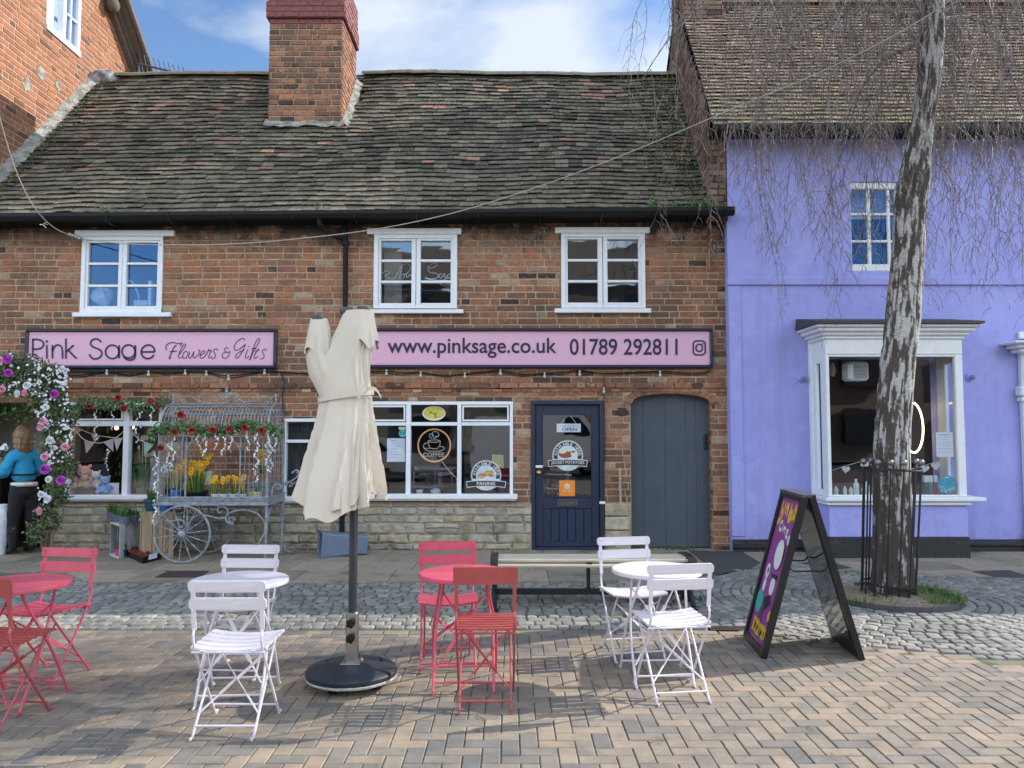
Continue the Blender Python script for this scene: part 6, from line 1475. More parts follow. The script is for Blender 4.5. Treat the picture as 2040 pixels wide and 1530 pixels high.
for x in (X0, X1):
    for k in range(1, 10): a = pi*k/10; b.tube([(x, cm, ZS), (x, cm+RR*cos(a), ZS+RR*.93*sin(a))], .0042, 4)
ZR = ZS+RR*.93
def sp(cx_, cz_, r0, r1, a0, a1, n=14): return [(cx_+lerp(r0, r1, i/n)*cos(lerp(a0, a1, i/n)), cm, cz_+lerp(r0, r1, i/n)*sin(lerp(a0, a1, i/n))) for i in range(n+1)]
roof_c = b.build('barrel_roof', m_zinc, ct_)
b = MB(); xm = (X0+X1)/2+.02
for s_ in (-1, 1):
    for pts in ([(xm, ZR+.16), (xm+s_*.05, ZR+.11), (xm+s_*.12, ZR+.13), (xm+s_*.14, ZR+.08), (xm+s_*.10, ZR+.06)], [(xm+s_*.02, ZR+.02), (xm+s_*.10, ZR+.10), (xm+s_*.16, ZR+.06), (xm+s_*.11, ZR+.03)], [(xm+s_*.13, ZR+.09), (xm+s_*.24, ZR+.02), (xm+s_*.34, ZR+.04), (xm+s_*.36, ZR+.08), (xm+s_*.31, ZR+.09)], [(xm+s_*.34, ZR+.02), (xm+s_*.46, ZR+.10), (xm+s_*.56, ZR+.09), (xm+s_*.57, ZR+.03), (xm+s_*.50, ZR+.03)]): b.tube([(p[0], cm, p[1]) for p in catmull(pts, 5)], .007, 5)
for x, h in ((xm, .22), (X0+.01, .14), (X1-.01, .14)): b.lathe([(.012, 0), (.012, h*.3), (.02, h*.35), (.012, h*.42), (.012, h*.62), (.022, h*.7), (.014, h*.85), (.016, h*.93), (.0, h*1.0)], (x, cm, ZR), 10, caps=False)
b.build('scroll_crest', m_zinc, ct_)
Z2 = lambda x, y: (P(290+x/3.826, 740+y/3.826, CF).x, P(CX, 740+y/3.826, CF).z)
b = MB()
for y in (CF, CB):
    for st in ([(460, 1098), (510, 1108), (560, 1122), (610, 1108), (627, 1065), (600, 1033), (560, 1035), (550, 1060), (565, 1078), (582, 1066)], [(680, 1135), (665, 1115), (640, 1122), (640, 1145), (665, 1150), (662, 1165), (625, 1150), (612, 1120), (640, 1080), (690, 1062), (740, 1056), (810, 1066), (870, 1100), (908, 1160), (905, 1230), (875, 1290), (850, 1328)], [(100, 1022), (106, 1090), (140, 1130), (205, 1142), (262, 1130), (300, 1155), (305, 1195), (275, 1220), (250, 1200), (262, 1180), (280, 1190)], [(330, 1190), (340, 1150), (380, 1105), (425, 1090), (462, 1098)], [(318, 1025), (318, 1235)]):
        b.tube([(Z2(*p)[0], y, Z2(*p)[1]) for p in catmull(st, 5)], .012, 6)
    b.bbox(X1-.014, X1+.014, y-.014, y+.014, 0, ZT0)
b.tube([(X1, cm+RR*.9*cos(a), .42+(ZT0-.42)*sin(a)) for a in [pi*i/10 for i in range(11)]], .010, 5)
b.tube(catmull([(X1, CB, .12), (X1+.05, CB, .05), (X1+.12, CB, .03), (X1+.16, CB, .07), (X1+.12, CB, .10)], 4), .010, 5)
b.build('scroll_leg', m_zinc, ct_)
for y in (CF-.05, CB+.06):
    wc = Vector((P(366, 1066, CF).x, y, .362)); wr = .345; w_ = MB()
    w_.tube([wc+Vector((wr*cos(a), 0, wr*sin(a))) for a in [2*pi*k/56 for k in range(57)]], .014, 7, caps=False); wh = w_.build('wheel', m_zinc, ct_)
    w_ = MB(); w_.lathe([(.02, -.04), (.045, -.025), (.05, 0), (.045, .025), (.02, .04)], wc, 14, Matrix.Rotation(pi/2, 3, 'X')); w_.build('hub', m_zinc, wh)
    for k in range(14):
        a = 2*pi*(k+.3)/14; d = Vector((cos(a), 0, sin(a))); w_ = MB(); w_.tube([wc+d*.04, wc+d*(wr-.01)], .0065, 5); w_.lathe([(.006, -.02), (.012, 0), (.006, .02)], wc+d*wr*.6, 6, d.to_track_quat('Z', 'Y').to_matrix(), caps=False); w_.build('spoke', m_zinc, wh)
b = MB(); wx = P(366, 1066, CF).x; b.tube([(wx, CF-.06, .362), (wx, CB+.07, .362)], .012, 6); b.build('axle', m_zinc, ct_)
b = MB()
for y in (CF+.10, CB-.10): b.tube(catmull([(X1+.02, y, ZT1-.02), (X1+.05, y, ZT1+.12), (X1+.12, y, ZT1+.15), (X1+.15, y, ZT1+.10), (X1+.11, y, ZT1+.09), (X1+.16, y, ZT1+.12), (X1+.32, y, ZT1+.22), (X1+.37, y, ZT1+.28), (X1+.34, y, ZT1+.33), (X1+.28, y, ZT1+.29)], 4), .011, 6)
b.tube([(X1+.35, CF+.1, ZT1+.30), (X1+.35, CB-.1, ZT1+.30)], .014, 7); b.build('push_handle', m_zinc, ct_)
# plants standing in the cart
zt = ZT0+.052
def onx(x, Y): return P(x, 985, Y).x
m_blue = M('blue_glazed_pot', (.03, .12, .33), .35, col2=(.06, .22, .5), ns=18); m_wbowl = M('cream_bowl', (.66, .66, .60), .35); m_stripe = M('lime_striped_pot', (.34, .33, .04), .45, col2=(.62, .60, .40), ns=16, stretch=(1, 1, .3)); m_terra = M('terracotta', (.32, .14, .09), .8, var=.2)
potted('blue glazed pot of tall daffodils at the left end of the cart', 'potted plant', (onx(352, -.85), -.85, zt), .075, .12, m_blue, n=20, ph=.24, flowers=6)
potted('wide black trough of crowded yellow daffodils in the cart', 'potted plant', (onx(388, -.82), -.82, zt), .16, .10, m_black_dull, n=110, ph=.29, flowers=34)
for x, l in ((430, 'small cream bowl of mini daffodils beside the black daffodil trough'), (446, 'small cream bowl of mini daffodils, second from the black daffodil trough'), (465, 'small cream bowl of mini daffodils with the densest yellow heads'), (482, 'small cream bowl of mini daffodils beside the arch post')): potted(l, 'potted plant', (onx(x, -.95)+U(-.005, .005), -.95, zt), .052, .075, m_wbowl, 'cream bowls of mini daffodils', n=16, ph=.17, flowers=5)
potted('lime striped pot at the right end of the cart', 'potted plant', (onx(509, -.92), -.92, zt), .075, .10, m_stripe, n=10, ph=.14)
gc_ = E('slatted_crate', 'small grey slatted crate standing inside the cart under the terracotta pot', 'crate', (onx(520, -.6), -.6, zt)); b = MB()
for k in range(3): b.bbox(onx(498, -.6), onx(542, -.6), -.70, -.685, zt+k*.07, zt+k*.07+.06); b.bbox(onx(498, -.6), onx(542, -.6), -.50, -.485, zt+k*.07, zt+k*.07+.06)
b.build('side_slats', M('grey_wood', (.20, .20, .21), .8, var=.2), gc_); b = MB(); b.bbox(onx(499, -.6), onx(541, -.6), -.684, -.501, zt+.19, zt+.205); b.build('crate_top', bpy.data.materials['grey_wood'], gc_)
potted('terracotta pot of daffodils on the grey crate inside the cart', 'potted plant', (onx(524, -.6), -.6, zt+.206), .065, .11, m_terra, n=22, ph=.22, flowers=6)
potted('lime yellow bucket of daffodils raised behind the black trough', 'potted plant', (onx(408, -.55), -.55, zt+.16), .10, .18, m_stripe, n=20, ph=.22, flowers=5)
b = MB(); x = onx(408, -.55); b.bbox(x-.12, x+.12, -.62, -.48, zt, zt+.155, .01); tag(b.build('wooden_block', m_timber_pale), 'pale wooden block under the lime bucket inside the cart', 'block')
potted('round white hydrangea in a dark pot at the left end of the cart', 'potted plant', (onx(336, -.62), -.62, zt), .08, .12, m_black_dull, n=18, ph=.26, flowers=0)
hy = [o for o in COL.objects if o.name.startswith('potted_plant')][-1]; b = MB()
for k in range(3): puff(b, Vector((onx(338, -.7)+U(-.06, .06), -.72, zt+.40+U(-.06, .05))), .055, 40, .018)
b.build('flowers', m_wpet, hy)
b = MB(); q = rect(405, 881, 454, 895, -.6); t = E('hanging_plank', 'small orange brown wooden plank hanging in the top of the cart', 'plank', ((q[0]+q[1])/2, -.6, q[3])); b.bbox(q[0], q[1], -.61, -.59, q[2], q[3], .003); b.build('board', M('orange_wood', (.40, .13, .05), .6, var=.2, stretch=(.2, 1, 1)), t)
b = MB(); xm_ = (q[0]+q[1])/2; b.tube([(q[0]+.04, -.6, q[3]), (xm_, -.68, ZR-.02)], .004, 4); b.tube([(q[1]-.04, -.6, q[3]), (xm_, -.68, ZR-.02)], .004, 4); b.build('raffia_cord', m_timber_pale, t)
# garlands
def garland(label, path, roses, tails, wid, nleaf, loc, tail_leaf=.5):
    t = E('flower_garland', label, 'garland', loc, 'rose garlands'); lf, ro, wh = MB(), MB(), MB(); pp = catmull([tuple(p) for p in path], 6)
    st = MB(); st.tube(pp, .006, 4); st.build('stem', m_stem, t)
    for _ in range(nleaf):
        c = inblob(Vector(R.choice(pp)), wid, (1, .8, 1)); lf.tone = R.random(); leaf(lf, c, U(.035, .065), U(.022, .040), up=Vector((U(-.4, .4), -1, U(-.2, .8))))
    for p in roses:
        q = MB(); bloom(q, p, .050, Vector((U(-.3, .3), -1, U(0, .5))), ((5, 1, .15), (5, .75, .5), (4, .5, .9), (3, .3, 1.15))); q.build('rose', m_red, t)
        for _ in range(5): lf.tone = R.random(); leaf(lf, inblob(p, .06), .055, .035)
    for p, ln in tails:
        n_ = int(ln/.022)
        for i in range(n_):
            c = Vector(p)+Vector((.02*sin(i*.7+p.x*9)+U(-.012, .012), U(-.02, .02), -ln*i/n_)); bloom(wh, c, U(.010, .018), Vector((U(-1, 1), -1, U(-.3, .6))), ((4, 1, .4),))
            if R.random() < tail_leaf: lf.tone = U(.4, 1); leaf(lf, c, .04, .022)
    lf.build('foliage', m_leaf, t, tones=True); wh.build('blossom', m_wpet, t); return t
Zp = lambda x, y, Y: P(290+x/3.826, 740+y/3.826, Y)
GY = CF-.04
garland('rose garland draped along the front edge of the cart roof', [Zp(x, y, GY) for x, y in ((40, 480), (120, 430), (200, 440), (330, 420), (420, 450), (530, 450), (640, 445), (720, 405), (790, 410), (880, 430), (960, 430), (1000, 480))],
        [Zp(x, y, GY-.05) for x, y in ((355, 450), (515, 450), (640, 443), (760, 427), (890, 452), (218, 462), (115, 580), (268, 330))],
        [(Zp(x, y, GY-.03), l) for x, y, l in ((85, 620, .9), (215, 470, .42), (180, 560, .3), (405, 480, .2), (455, 480, .28), (545, 470, .22), (600, 500, .24), (650, 490, .22), (780, 440, .28), (848, 470, .62), (935, 440, .55), (955, 520, .4), (990, 470, .25))], .075, 900, (-3.7, GY, 1.7))
Z1_ = lambda x, y, Y: P(x/3.4, 690+y/3.4, Y)
garland('rose garland with trailing white blossom along the top of the left shop window', [Z1_(x, y, -.08) for x, y in ((515, 440), (560, 380), (640, 390), (720, 400), (800, 390), (900, 410), (980, 400), (1060, 390), (1140, 380))],
        [Z1_(x, y, -.16) for x, y in ((608, 405), (840, 422), (800, 352), (1022, 372), (1078, 405))],
        [(Z1_(x, y, -.12), l) for x, y, l in ((520, 430, .3), (655, 380, .55), (770, 400, .36), (945, 390, .34), (1030, 400, .30), (930, 560, .2), (725, 700, .3))], .10, 620, (-5.3, -.1, 2.0))
# ------------------------------------------------------------------ crates, tray and pots by the cart
m_wcr = M('whitewashed_wood', (.58, .60, .62), .75, col2=(.40, .41, .42), ns=9, stretch=(1, 1, .3), var=.2, bump=.3)
A, Bl, Br = G(236, 1114), G(207, 1101), G(289, 1099); hz = P(236, 1046, A.y).z; Br = A+(Br-A).normalized()*.64; Bl = A+(Bl-A).normalized()*.44
uu, vv = (Bl-A), (Br-A); cr_ = E('wooden_crate', 'whitewashed slatted crate standing on end left of the cart', 'crate', A)
fc = lambda a, c, z: A+uu*a+vv*c+Vector((0, 0, z))
def cbox(b, a0, a1, c0, c1, z0, z1): b.box8([fc(a0, c0, z0), fc(a1, c0, z0), fc(a1, c1, z0), fc(a0, c1, z0), fc(a0, c0, z1), fc(a1, c0, z1), fc(a1, c1, z1), fc(a0, c1, z1)])
b = MB()
for k in range(4): cbox(b, 0, .04, .015+k*.25, .015+k*.25+.225, .02, hz-.018)
b.build('side_slats', m_wcr, cr_); b = MB()
for k in range(4): cbox(b, .96, 1, .015+k*.25, .015+k*.25+.225, .02, hz-.018)
b.build('side_slats', m_wcr, cr_); b = MB(); cbox(b, 0, 1, 0, 1, 0, .02); cbox(b, -.01, 1.01, -.005, 1.005, hz-.018, hz); b.build('end_board', m_wcr, cr_)
b = MB()
for k in range(4): cbox(b, .01+k*.25, .01+k*.25+.22, .97, .995, .02, hz-.018)
b.build('back_slats', m_wcr, cr_)
for x, y, r, l, n in ((222, 1034, .062, 'grey plastic pot of green bulb shoots at the back corner of the white crate', 14), (233, 1039, .062, 'grey plastic pot of bulb shoots wedged between its neighbours on the white crate', 16), (248, 1043, .078, 'largest grey plastic pot of broad green shoots at the front of the white crate', 26), (266, 1040, .072, 'grey plastic pot of short dark shoots at the right end of the white crate', 20)):
    p = G(x, y, hz+.003); potted(l, 'potted plant', p, r, .095, m_pgrey, 'grey pots on the white crate', 'broad', n, .17 if x < 260 else .11)
p = fc(.3, .12, .021); potted('pink pot of dark shoots inside the white crate', 'potted plant', p, .055, .085, M('pink_pot', (.62, .05, .22), .45), None, 'broad', 12, .12)
p = fc(.05, .16, .021); p = fc(.22, .30, .021); potted('navy blue pot of dark shoots inside the white crate', 'potted plant', fc(.13, .08, .021)+Vector((.03, .06, 0)), .045, .08, M('navy_pot', (.01, .015, .12), .4), None, 'broad', 10, .11)
wx0, wx1 = P(283, 1060, -.72).x, P(348, 1060, -.72).x; wz = P(CX, 1019, -.72).z
wc_ = E('wooden_crate', 'brown wooden crate on end with faded lettering behind the cart wheel', 'crate', ((wx0+wx1)/2, -.55, 0)); b = MB(); n = 3
for k in range(n): b.bbox(lerp(wx0, wx1, k/n)+.004, lerp(wx0, wx1, (k+1)/n)-.004, -.74, -.722, 0, wz, .003)
for k in range(3): b.bbox(wx0-.02, wx0-.003, lerp(-.74, -.36, k/3)+.004, lerp(-.74, -.36, (k+1)/3)-.004, 0, wz, .003)
b.build('side_slats', m_timber_pale, wc_); b = MB(); b.bbox(wx0-.02, wx1, -.72, -.36, wz-.03, wz-.002); b.bbox(wx0, wx1, -.72, -.36, .0, .02); b.build('end_board', m_timber_pale, wc_)
b = MB()
tx_ = P(333, 1065, -.742).x; b.text('SCRUBBS', lambda u, v: Vector((tx_-v, -.7425, u)), (.07, -.022, .44, .022))
tx_2 = P(313, 1065, -.742).x; b.text('CARRIAGE', lambda u, v: Vector((tx_2-v, -.7425, u)), (.10, -.018, .46, .018)); b.build('lettering', M('faded_ink', (.10, .07, .05), .8), wc_)
potted('dark teal pot of trailing ivy on the brown crate', 'potted plant', (P(303, 1010, -.62).x, -.62, wz+.002), .10, .15, M('teal_pot', (.012, .045, .075), .35, col2=(.02, .08, .12), ns=12), None, 'broad', 16, .18)
potted('bright blue pot on the brown crate below the cart tray', 'potted plant', (P(331, 1012, -.62).x, -.60, wz+.002), .09, .085, M('bright_blue_pot', (.02, .16, .50), .4), None, 'bulb', 4, .04)
T0, T1, T2, T3 = G(245, 1106), G(284, 1124), G(323, 1114), G(290, 1100); tt = E('seedling_tray', 'black plastic tray of rusty red and white succulents with a white label', 'plant tray', T0); b = MB()
nq = [T0, T1, T2, T3]; cc = sum(nq, Vector())/4; zt_ = Vector((0, 0, .075))
ins = [p.lerp(cc, .06) for p in nq]; n0 = b.vs(ins+[p+zt_ for p in nq]+[p.lerp(cc, .05)+zt_ for p in nq]+[p.lerp(cc, .09)+Vector((0, 0, .05)) for p in nq])
for k in range(4):
    j = (k+1) % 4
    for q in (0, 4, 8): b.face((n0+q+k, n0+q+j, n0+q+4+j, n0+q+4+k))
b.face((n0+12, n0+13, n0+14, n0+15)); b.build('tray', m_black_dull, tt)
rb, wb = MB(), MB()
for i in range(6):
    for j in range(5):
        s_, t_ = (i+.5)/6, (j+.5)/5
        p = T0.lerp(T1, s_*.9+.05).lerp(T3.lerp(T2, s_*.9+.05), t_*.9+.05)+Vector((U(-.01, .01), U(-.01, .01), .07))
        mb_ = wb if (t_ > .62) else rb; bloom(mb_, p, U(.030, .042), Vector((U(-.2, .2), -.4, 1)), ((7, 1, .35), (6, .7, .8), (4, .4, 1.1)))
rb.build('red_rosettes', M('rust_succulent', (.22, .045, .03), .6, col2=(.34, .10, .06), ns=20), tt); wb.build('white_rosettes', M('white_succulent', (.45, .50, .42), .6), tt)
b = MB(); q0, q1 = T1.lerp(T2, .30), T1.lerp(T2, .72); o = Vector((.0, -.012, 0)); b.box8([q0+o+Vector((0, 0, .035)), q1+o+Vector((0, 0, .035)), q1+Vector((0, 0, .035)), q0+Vector((0, 0, .035)), q0+o+Vector((0, .02, .095)), q1+o+Vector((0, .02, .095)), q1+Vector((0, .02, .095)), q0+Vector((0, .02, .095))]); b.build('price_label', m_paper, tt)
# ------------------------------------------------------------------ flower arch at the florist's doorway
AY = -.72
ar = E('flower_arch', 'tall arch of silk flowers and olive leaves round the florist doorway', 'flower arch', (P(100, 1095, AY).x, AY, 0))
dens = [(112, 985, 26, 190), (122, 930, 28, 240), (112, 880, 34, 330), (118, 835, 34, 330), (100, 795, 38, 380), (85, 760, 40, 380), (55, 740, 36, 330), (20, 735, 34, 300), (-15, 735, 34, 250), (92, 1020, 20, 90), (75, 1060, 24, 130), (118, 745, 16, 60), (105, 1040, 16, 70), (40, 765, 30, 160), (5, 765, 28, 140)]
lf, wh = MB(), MB(); pm = .0068
for x, y, r_, n_ in dens:
    c = P(x, y, AY)
    for _ in range(int(n_*1.8)): lf.tone = R.random(); leaf(lf, inblob(c, r_*pm, (1, .7, 1)), U(.04, .085), U(.02, .036), up=Vector((U(-.5, .5), -1, U(-.2, .9))))
lf.build('foliage', m_olive, ar, tones=True)
for x, y, n_, s_ in ((75, 770, 70, 10), (90, 800, 90, 12), (82, 820, 60, 8), (95, 840, 50, 10), (130, 745, 50, 6), (120, 760, 40, 8), (100, 745, 60, 12), (70, 735, 40, 12), (98, 885, 40, 10), (138, 870, 40, 8), (100, 925, 40, 8), (60, 755, 30, 14), (108, 900, 60, 12), (126, 850, 50, 8), (10, 720, 40, 16), (130, 800, 30, 8), (85, 990, 50, 8), (128, 765, 50, 7), (25, 770, 30, 10)):
    for _ in range(int(n_*.42)): c = P(x+R.gauss(0, s_*.7), y+R.gauss(0, s_), AY-.17+U(-.04, .08)); bloom(wh, c, U(.012, .02), Vector((U(-1, 1), -1, U(-.3, .8))), ((4, 1, .35),))
wh.build('white_sprays', m_wpet, ar)
for mm, nm, r_, pts in ((m_magp, 'magenta_bloom', .075, ((15, 743), (107, 785), (92, 935), (122, 957), (17, 715))), (m_pinkp, 'pink_bloom', .062, ((50, 782), (88, 840), (80, 850), (130, 890), (90, 910), (80, 1018), (5, 775), (0, 718))), (m_wpet, 'white_bloom', .06, ((35, 785), (55, 768), (100, 877), (98, 955), (82, 985), (95, 995), (92, 812), (125, 735)))):
    for x, y in pts: q = MB(); bloom(q, P(x+U(-2, 2), y, AY-.24), r_*U(.68, .9), Vector((U(-.4, .4), -1, U(0, .5))), ((7, 1, .1), (6, .8, .4), (5, .55, .8), (4, .35, 1.1))); q.build(nm, mm, ar)
b = MB()
for k in range(7):
    x = 84+k*3+U(-2, 2); b.tube(catmull([tuple(P(x, 1094, AY+U(-.05, .05))), tuple(P(x+U(-4, 6), 1040, AY)), tuple(P(100+U(-6, 10), 980, AY)), tuple(P(112+U(-8, 8), 900, AY)), tuple(P(100, 800, AY)), tuple(P(60, 755, AY))], 4), U(.009, .016), 5)
b.build('stem', m_stem, ar)
# ------------------------------------------------------------------ person in a blue fleece
dg = bpy.context.evaluated_depsgraph_get
def skin(name, joints, edges, mat, parent, sub=2, fn=None):
    me = bpy.data.meshes.new(name); off = wloc(parent); me.from_pydata([tuple(Vector(j[0])-off) for j in joints], edges, [])
    o = bpy.data.objects.new(name, me); COL.objects.link(o); md = o.modifiers.new('skin', 'SKIN'); md.use_smooth_shade = True; md.branch_smoothing = .6
    for v, j in zip(me.skin_vertices[0].data, joints): r_ = j[1] if isinstance(j[1], tuple) else (j[1], j[1]); v.radius = r_; v.use_root = False
    me.skin_vertices[0].data[0].use_root = True
    o.modifiers.new('sub', 'SUBSURF').levels = sub; o.modifiers['sub'].render_levels = sub; bpy.context.view_layer.update()
    m2 = bpy.data.meshes.new_from_object(o.evaluated_get(dg())); o.modifiers.clear(); o.data = m2; m2.materials.clear(); m2.materials.append(mat)
    if parent: o.parent = parent
    return o
px0 = P(47, 1000, -.36); PXc, PYc = px0.x, -.36
pe = E('person', 'person in bright blue fleece, black trousers and boots reaching into the florist doorway', 'person', (PXc, PYc, 0))
fwd = Vector((-.86, .5, 0)).normalized(); sd = Vector((-fwd.y, fwd.x, 0))          # sd: her left
def pp(f, s_, z): return Vector((PXc, PYc, 0))+fwd*f+sd*s_+Vector((0, 0, z))
m_skin = M('skin', (.50, .28, .20), .5, sss=.1, var=.05); m_fleece = M('blue_fleece', (.025, .30, .52), .95, var=.12, vs=30, bump=.5, bs=120); m_trous = M('black_trousers', (.012, .012, .016), .85, var=.2); m_boot = M('black_leather', (.012, .011, .012), .4, var=.2); m_hair = M('blonde_hair', (.30, .19, .095), .6, col2=(.13, .075, .04), ns=26, stretch=(1, 1, .15), var=.3); m_shirt = M('white_shirt', (.72, .70, .68), .8)
J = [(pp(0, 0, .98), .07), (pp(.02, 0, 1.16), .09), (pp(.05, 0, 1.33), .09), (pp(.08, 0, 1.48), .05), (pp(.10, 0, 1.56), .05), (pp(.11, 0, 1.64), (.085, .095)), (pp(.11, 0, 1.71), (.07, .08)), (pp(.185, 0, 1.62), .03)]
Ed = [(0, 1), (1, 2), (2, 3), (3, 4), (4, 5), (5, 6), (5, 7)]
def limb(par, pts):
    k = par
    for p, r_ in pts: J.append((p, r_)); Ed.append((k, len(J)-1)); k = len(J)-1
    return k
for s_ in (-1, 1):
    limb(0, [(pp(0, s_*.09, .86), .055), (pp(.03*s_, s_*.10, .50), .045), (pp(-.02+.05*s_, s_*.10, .12), .035), (pp(.06+.05*s_, s_*.11, .055), .022)])
    wr = limb(2, [(pp(.05, s_*.17, 1.39), .040), (pp(.06, s_*.23, 1.14), .043), (pp(.32, s_*.19, 1.10), .030), (pp(.37, s_*.185, 1.09), .030)])
    for q, (dy, l) in enumerate(((-.024, .062), (-.008, .075), (.008, .070), (.024, .055))): limb(wr, [(pp(.40, s_*.185+dy, 1.08), .009), (pp(.40+l*.55, s_*.185+dy, 1.07), .008), (pp(.40+l*.85, s_*.185+dy, 1.05), .006)])
    limb(wr, [(pp(.385, s_*(.185-.032), 1.10), .010), (pp(.41, s_*(.185-.045), 1.085), .008)])
skin('body', J, Ed, m_skin, pe, 1)
J = [(pp(.0, 0, .99), (.175, .16)), (pp(.02, 0, 1.12), (.158, .15)), (pp(.05, 0, 1.29), (.172, .155)), (pp(.065, 0, 1.405), (.15, .12)), (pp(.085, 0, 1.48), .085), (pp(.09, 0, 1.525), .075)]; Ed = [(0, 1), (1, 2), (2, 3), (3, 4), (4, 5)]
for s_ in (-1, 1): limb(3, [(pp(.06, s_*.175, 1.37), .092), (pp(.055, s_*.235, 1.14), .074), (pp(.20, s_*.21, 1.105), .058), (pp(.335, s_*.19, 1.095), .046)])
flc = skin('fleece', J, Ed, m_fleece, pe, 3)
for v in flc.data.vertices: v.co += v.normal*(.014*noise.noise(Vector((v.co.x*9, v.co.y*9, v.co.z*16)))+.006*noise.noise(v.co*34))
b = MB(); c = pp(.0, 0, 0); b.lathe([(.158, .955), (.166, .945), (.168, .985), (.155, 1.0)], (c.x, c.y, 0), 24, Matrix.Scale(1, 3)); b.build('shirt_hem', m_shirt, pe, smooth=True)
b = MB(); b.lathe([(.165, 1.10), (.172, 1.112), (.165, 1.125)], (pp(.02, 0, 0).x, pp(.02, 0, 0).y, 0), 24, caps=False); b.build('waist_band', m_trous, pe)
b = MB(); b.sphere(pp(.0, 0, .885), .155, 20, 12, (1.0, 1.0, .85))
for s_ in (-1, 1):
    pts = [pp(.0, s_*.075, .96), pp(.0, s_*.085, .86), pp(.02*s_, s_*.095, .68), pp(.03*s_+.01, s_*.10, .52), pp(.02+.04*s_, s_*.10, .42), pp(-.01+.05*s_, s_*.10, .28)]; b.tube(pts, [.10, .108, .095, .083, .076, .072], 16)
tro = b.build('trousers', m_trous, pe); md = tro.modifiers.new('r', 'REMESH'); md.mode = 'VOXEL'; md.voxel_size = .012; md.use_smooth_shade = True
sm = tro.modifiers.new('s', 'SMOOTH'); sm.iterations = 6; bpy.context.view_layer.update(); m2 = bpy.data.meshes.new_from_object(tro.evaluated_get(dg())); tro.modifiers.clear(); tro.data = m2; m2.materials.clear(); m2.materials.append(m_trous)
for v in m2.vertices: v.co += v.normal*.010*noise.noise(Vector((v.co.x*12, v.co.y*12, v.co.z*9)))
for s_ in (-1, 1):
    J = [(pp(.04*s_, s_*.10, .42), .080), (pp(-.01+.05*s_, s_*.10, .20), .070), (pp(-.02+.05*s_, s_*.10, .075), .052), (pp(.08+.05*s_, s_*.105, .05), (.045, .04)), (pp(.17+.05*s_, s_*.11, .036), (.040, .03))]; Ed = [(0, 1), (1, 2), (2, 3), (3, 4)]
    skin('boot', J, Ed, m_boot, pe)
b = MB()
for f_, s2, z, r_ in ((.10, 0, 1.66, .118), (.055, 0, 1.64, .115), (.04, .03, 1.56, .09), (.04, -.03, 1.56, .09), (.02, .04, 1.49, .07), (.02, -.04, 1.48, .07), (.01, 0, 1.44, .06), (.09, .075, 1.57, .05), (.09, -.075, 1.57, .05), (.08, .08, 1.50, .04), (.08, -.08, 1.50, .04), (.12, 0, 1.72, .085)): b.sphere(pp(f_, s2, z), r_, 14, 10)
hr = b.build('hair', m_hair, pe); md = hr.modifiers.new('r', 'REMESH'); md.mode = 'VOXEL'; md.voxel_size = .010; md.use_smooth_shade = True
sm = hr.modifiers.new('s', 'SMOOTH'); sm.iterations = 5; bpy.context.view_layer.update(); m2 = bpy.data.meshes.new_from_object(hr.evaluated_get(dg())); hr.modifiers.clear(); hr.data = m2; m2.materials.clear(); m2.materials.append(m_hair)
for v in m2.vertices: v.co += v.normal*.010*noise.noise(Vector((v.co.x*38, v.co.y*38, v.co.z*6)))
b = MB()
for s_ in (-1, 1): b.sphere(pp(.195, s_*.032, 1.645), .012, 8, 6)
b.build('eyes', m_ink, pe)
pe.scale = (.95, .95, .95)
# inside the doorway: pale wall panel, trailing leaves, trough, vase
b = MB(); q = rect(-40, 800, 95, 925, .75); b.bbox(q[0], q[1], .74, .78, q[2], q[3]+.2); b.build('back_panel', M('pale_shop_wall', (.42, .45, .42), .9), shop)
iv = E('hanging_foliage', 'trailing green leaves hanging inside the top of the florist doorway', 'foliage', P(20, 815, .1)); b = MB()
for _ in range(260): b.tone = R.random(); leaf(b, P(U(-30, 95), 806+abs(R.gauss(0, 14))+(10 if R.random() < .3 else 0), U(.05, .3)), U(.05, .09), .035)
b.build('leaves', m_leaf, iv, tones=True)
tr_ = E('wooden_trough', 'brown wooden trough of plants held at the left edge of the doorway', 'trough', P(8, 918, -.2)); q = rect(-40, 911, 17, 929, -.22); b = MB(); b.bbox(q[0], q[1], -.35, -.10, q[2], q[3], .006); b.bbox(q[0], q[1]+.01, -.36, -.34, q[3]-.03, q[3]+.004); b.build('box', M('brown_wood', (.22, .12, .075), .7, var=.25), tr_)
b = MB()
for _ in range(120): b.tone = R.random(); leaf(b, Vector((U(q[0], q[1]), U(-.33, -.12), q[3]+U(0, .12))), .07, .035)
b.build('foliage', m_leaf, tr_, tones=True); b = MB()
for _ in range(14): bloom(b, Vector((U(q[0], q[1]), U(-.36, -.2), q[3]+U(.06, .2))), .035, Vector((0, -1, .3)), ((5, 1, .2),))
b.build('flowers', m_wpet, tr_); b = MB()
b.bbox(q[0]-.3, q[1]-.02, -.34, -.12, 0, q[2]-.003, .01); tag(b.build('dark_stand', m_black_dull), 'dark stand under the wooden trough at the doorway', 'stand')
va = E('floor_vase', 'tall white floor vase at the left edge of the doorway', 'vase', (P(0, 1060, -.3).x, -.42, 0)); b = MB(); b.lathe([(.07, 0), (.075, .02), (.10, .25), (.125, .48), (.12, .56), (.085, .63), (.08, .66), (.07, .66), (.07, .6), (0, .6)], (P(0, 1060, -.42).x, -.42, .0), 28, caps=False); b.build('vase_body', M('white_ceramic', (.66, .70, .76), .35), va, smooth=True)
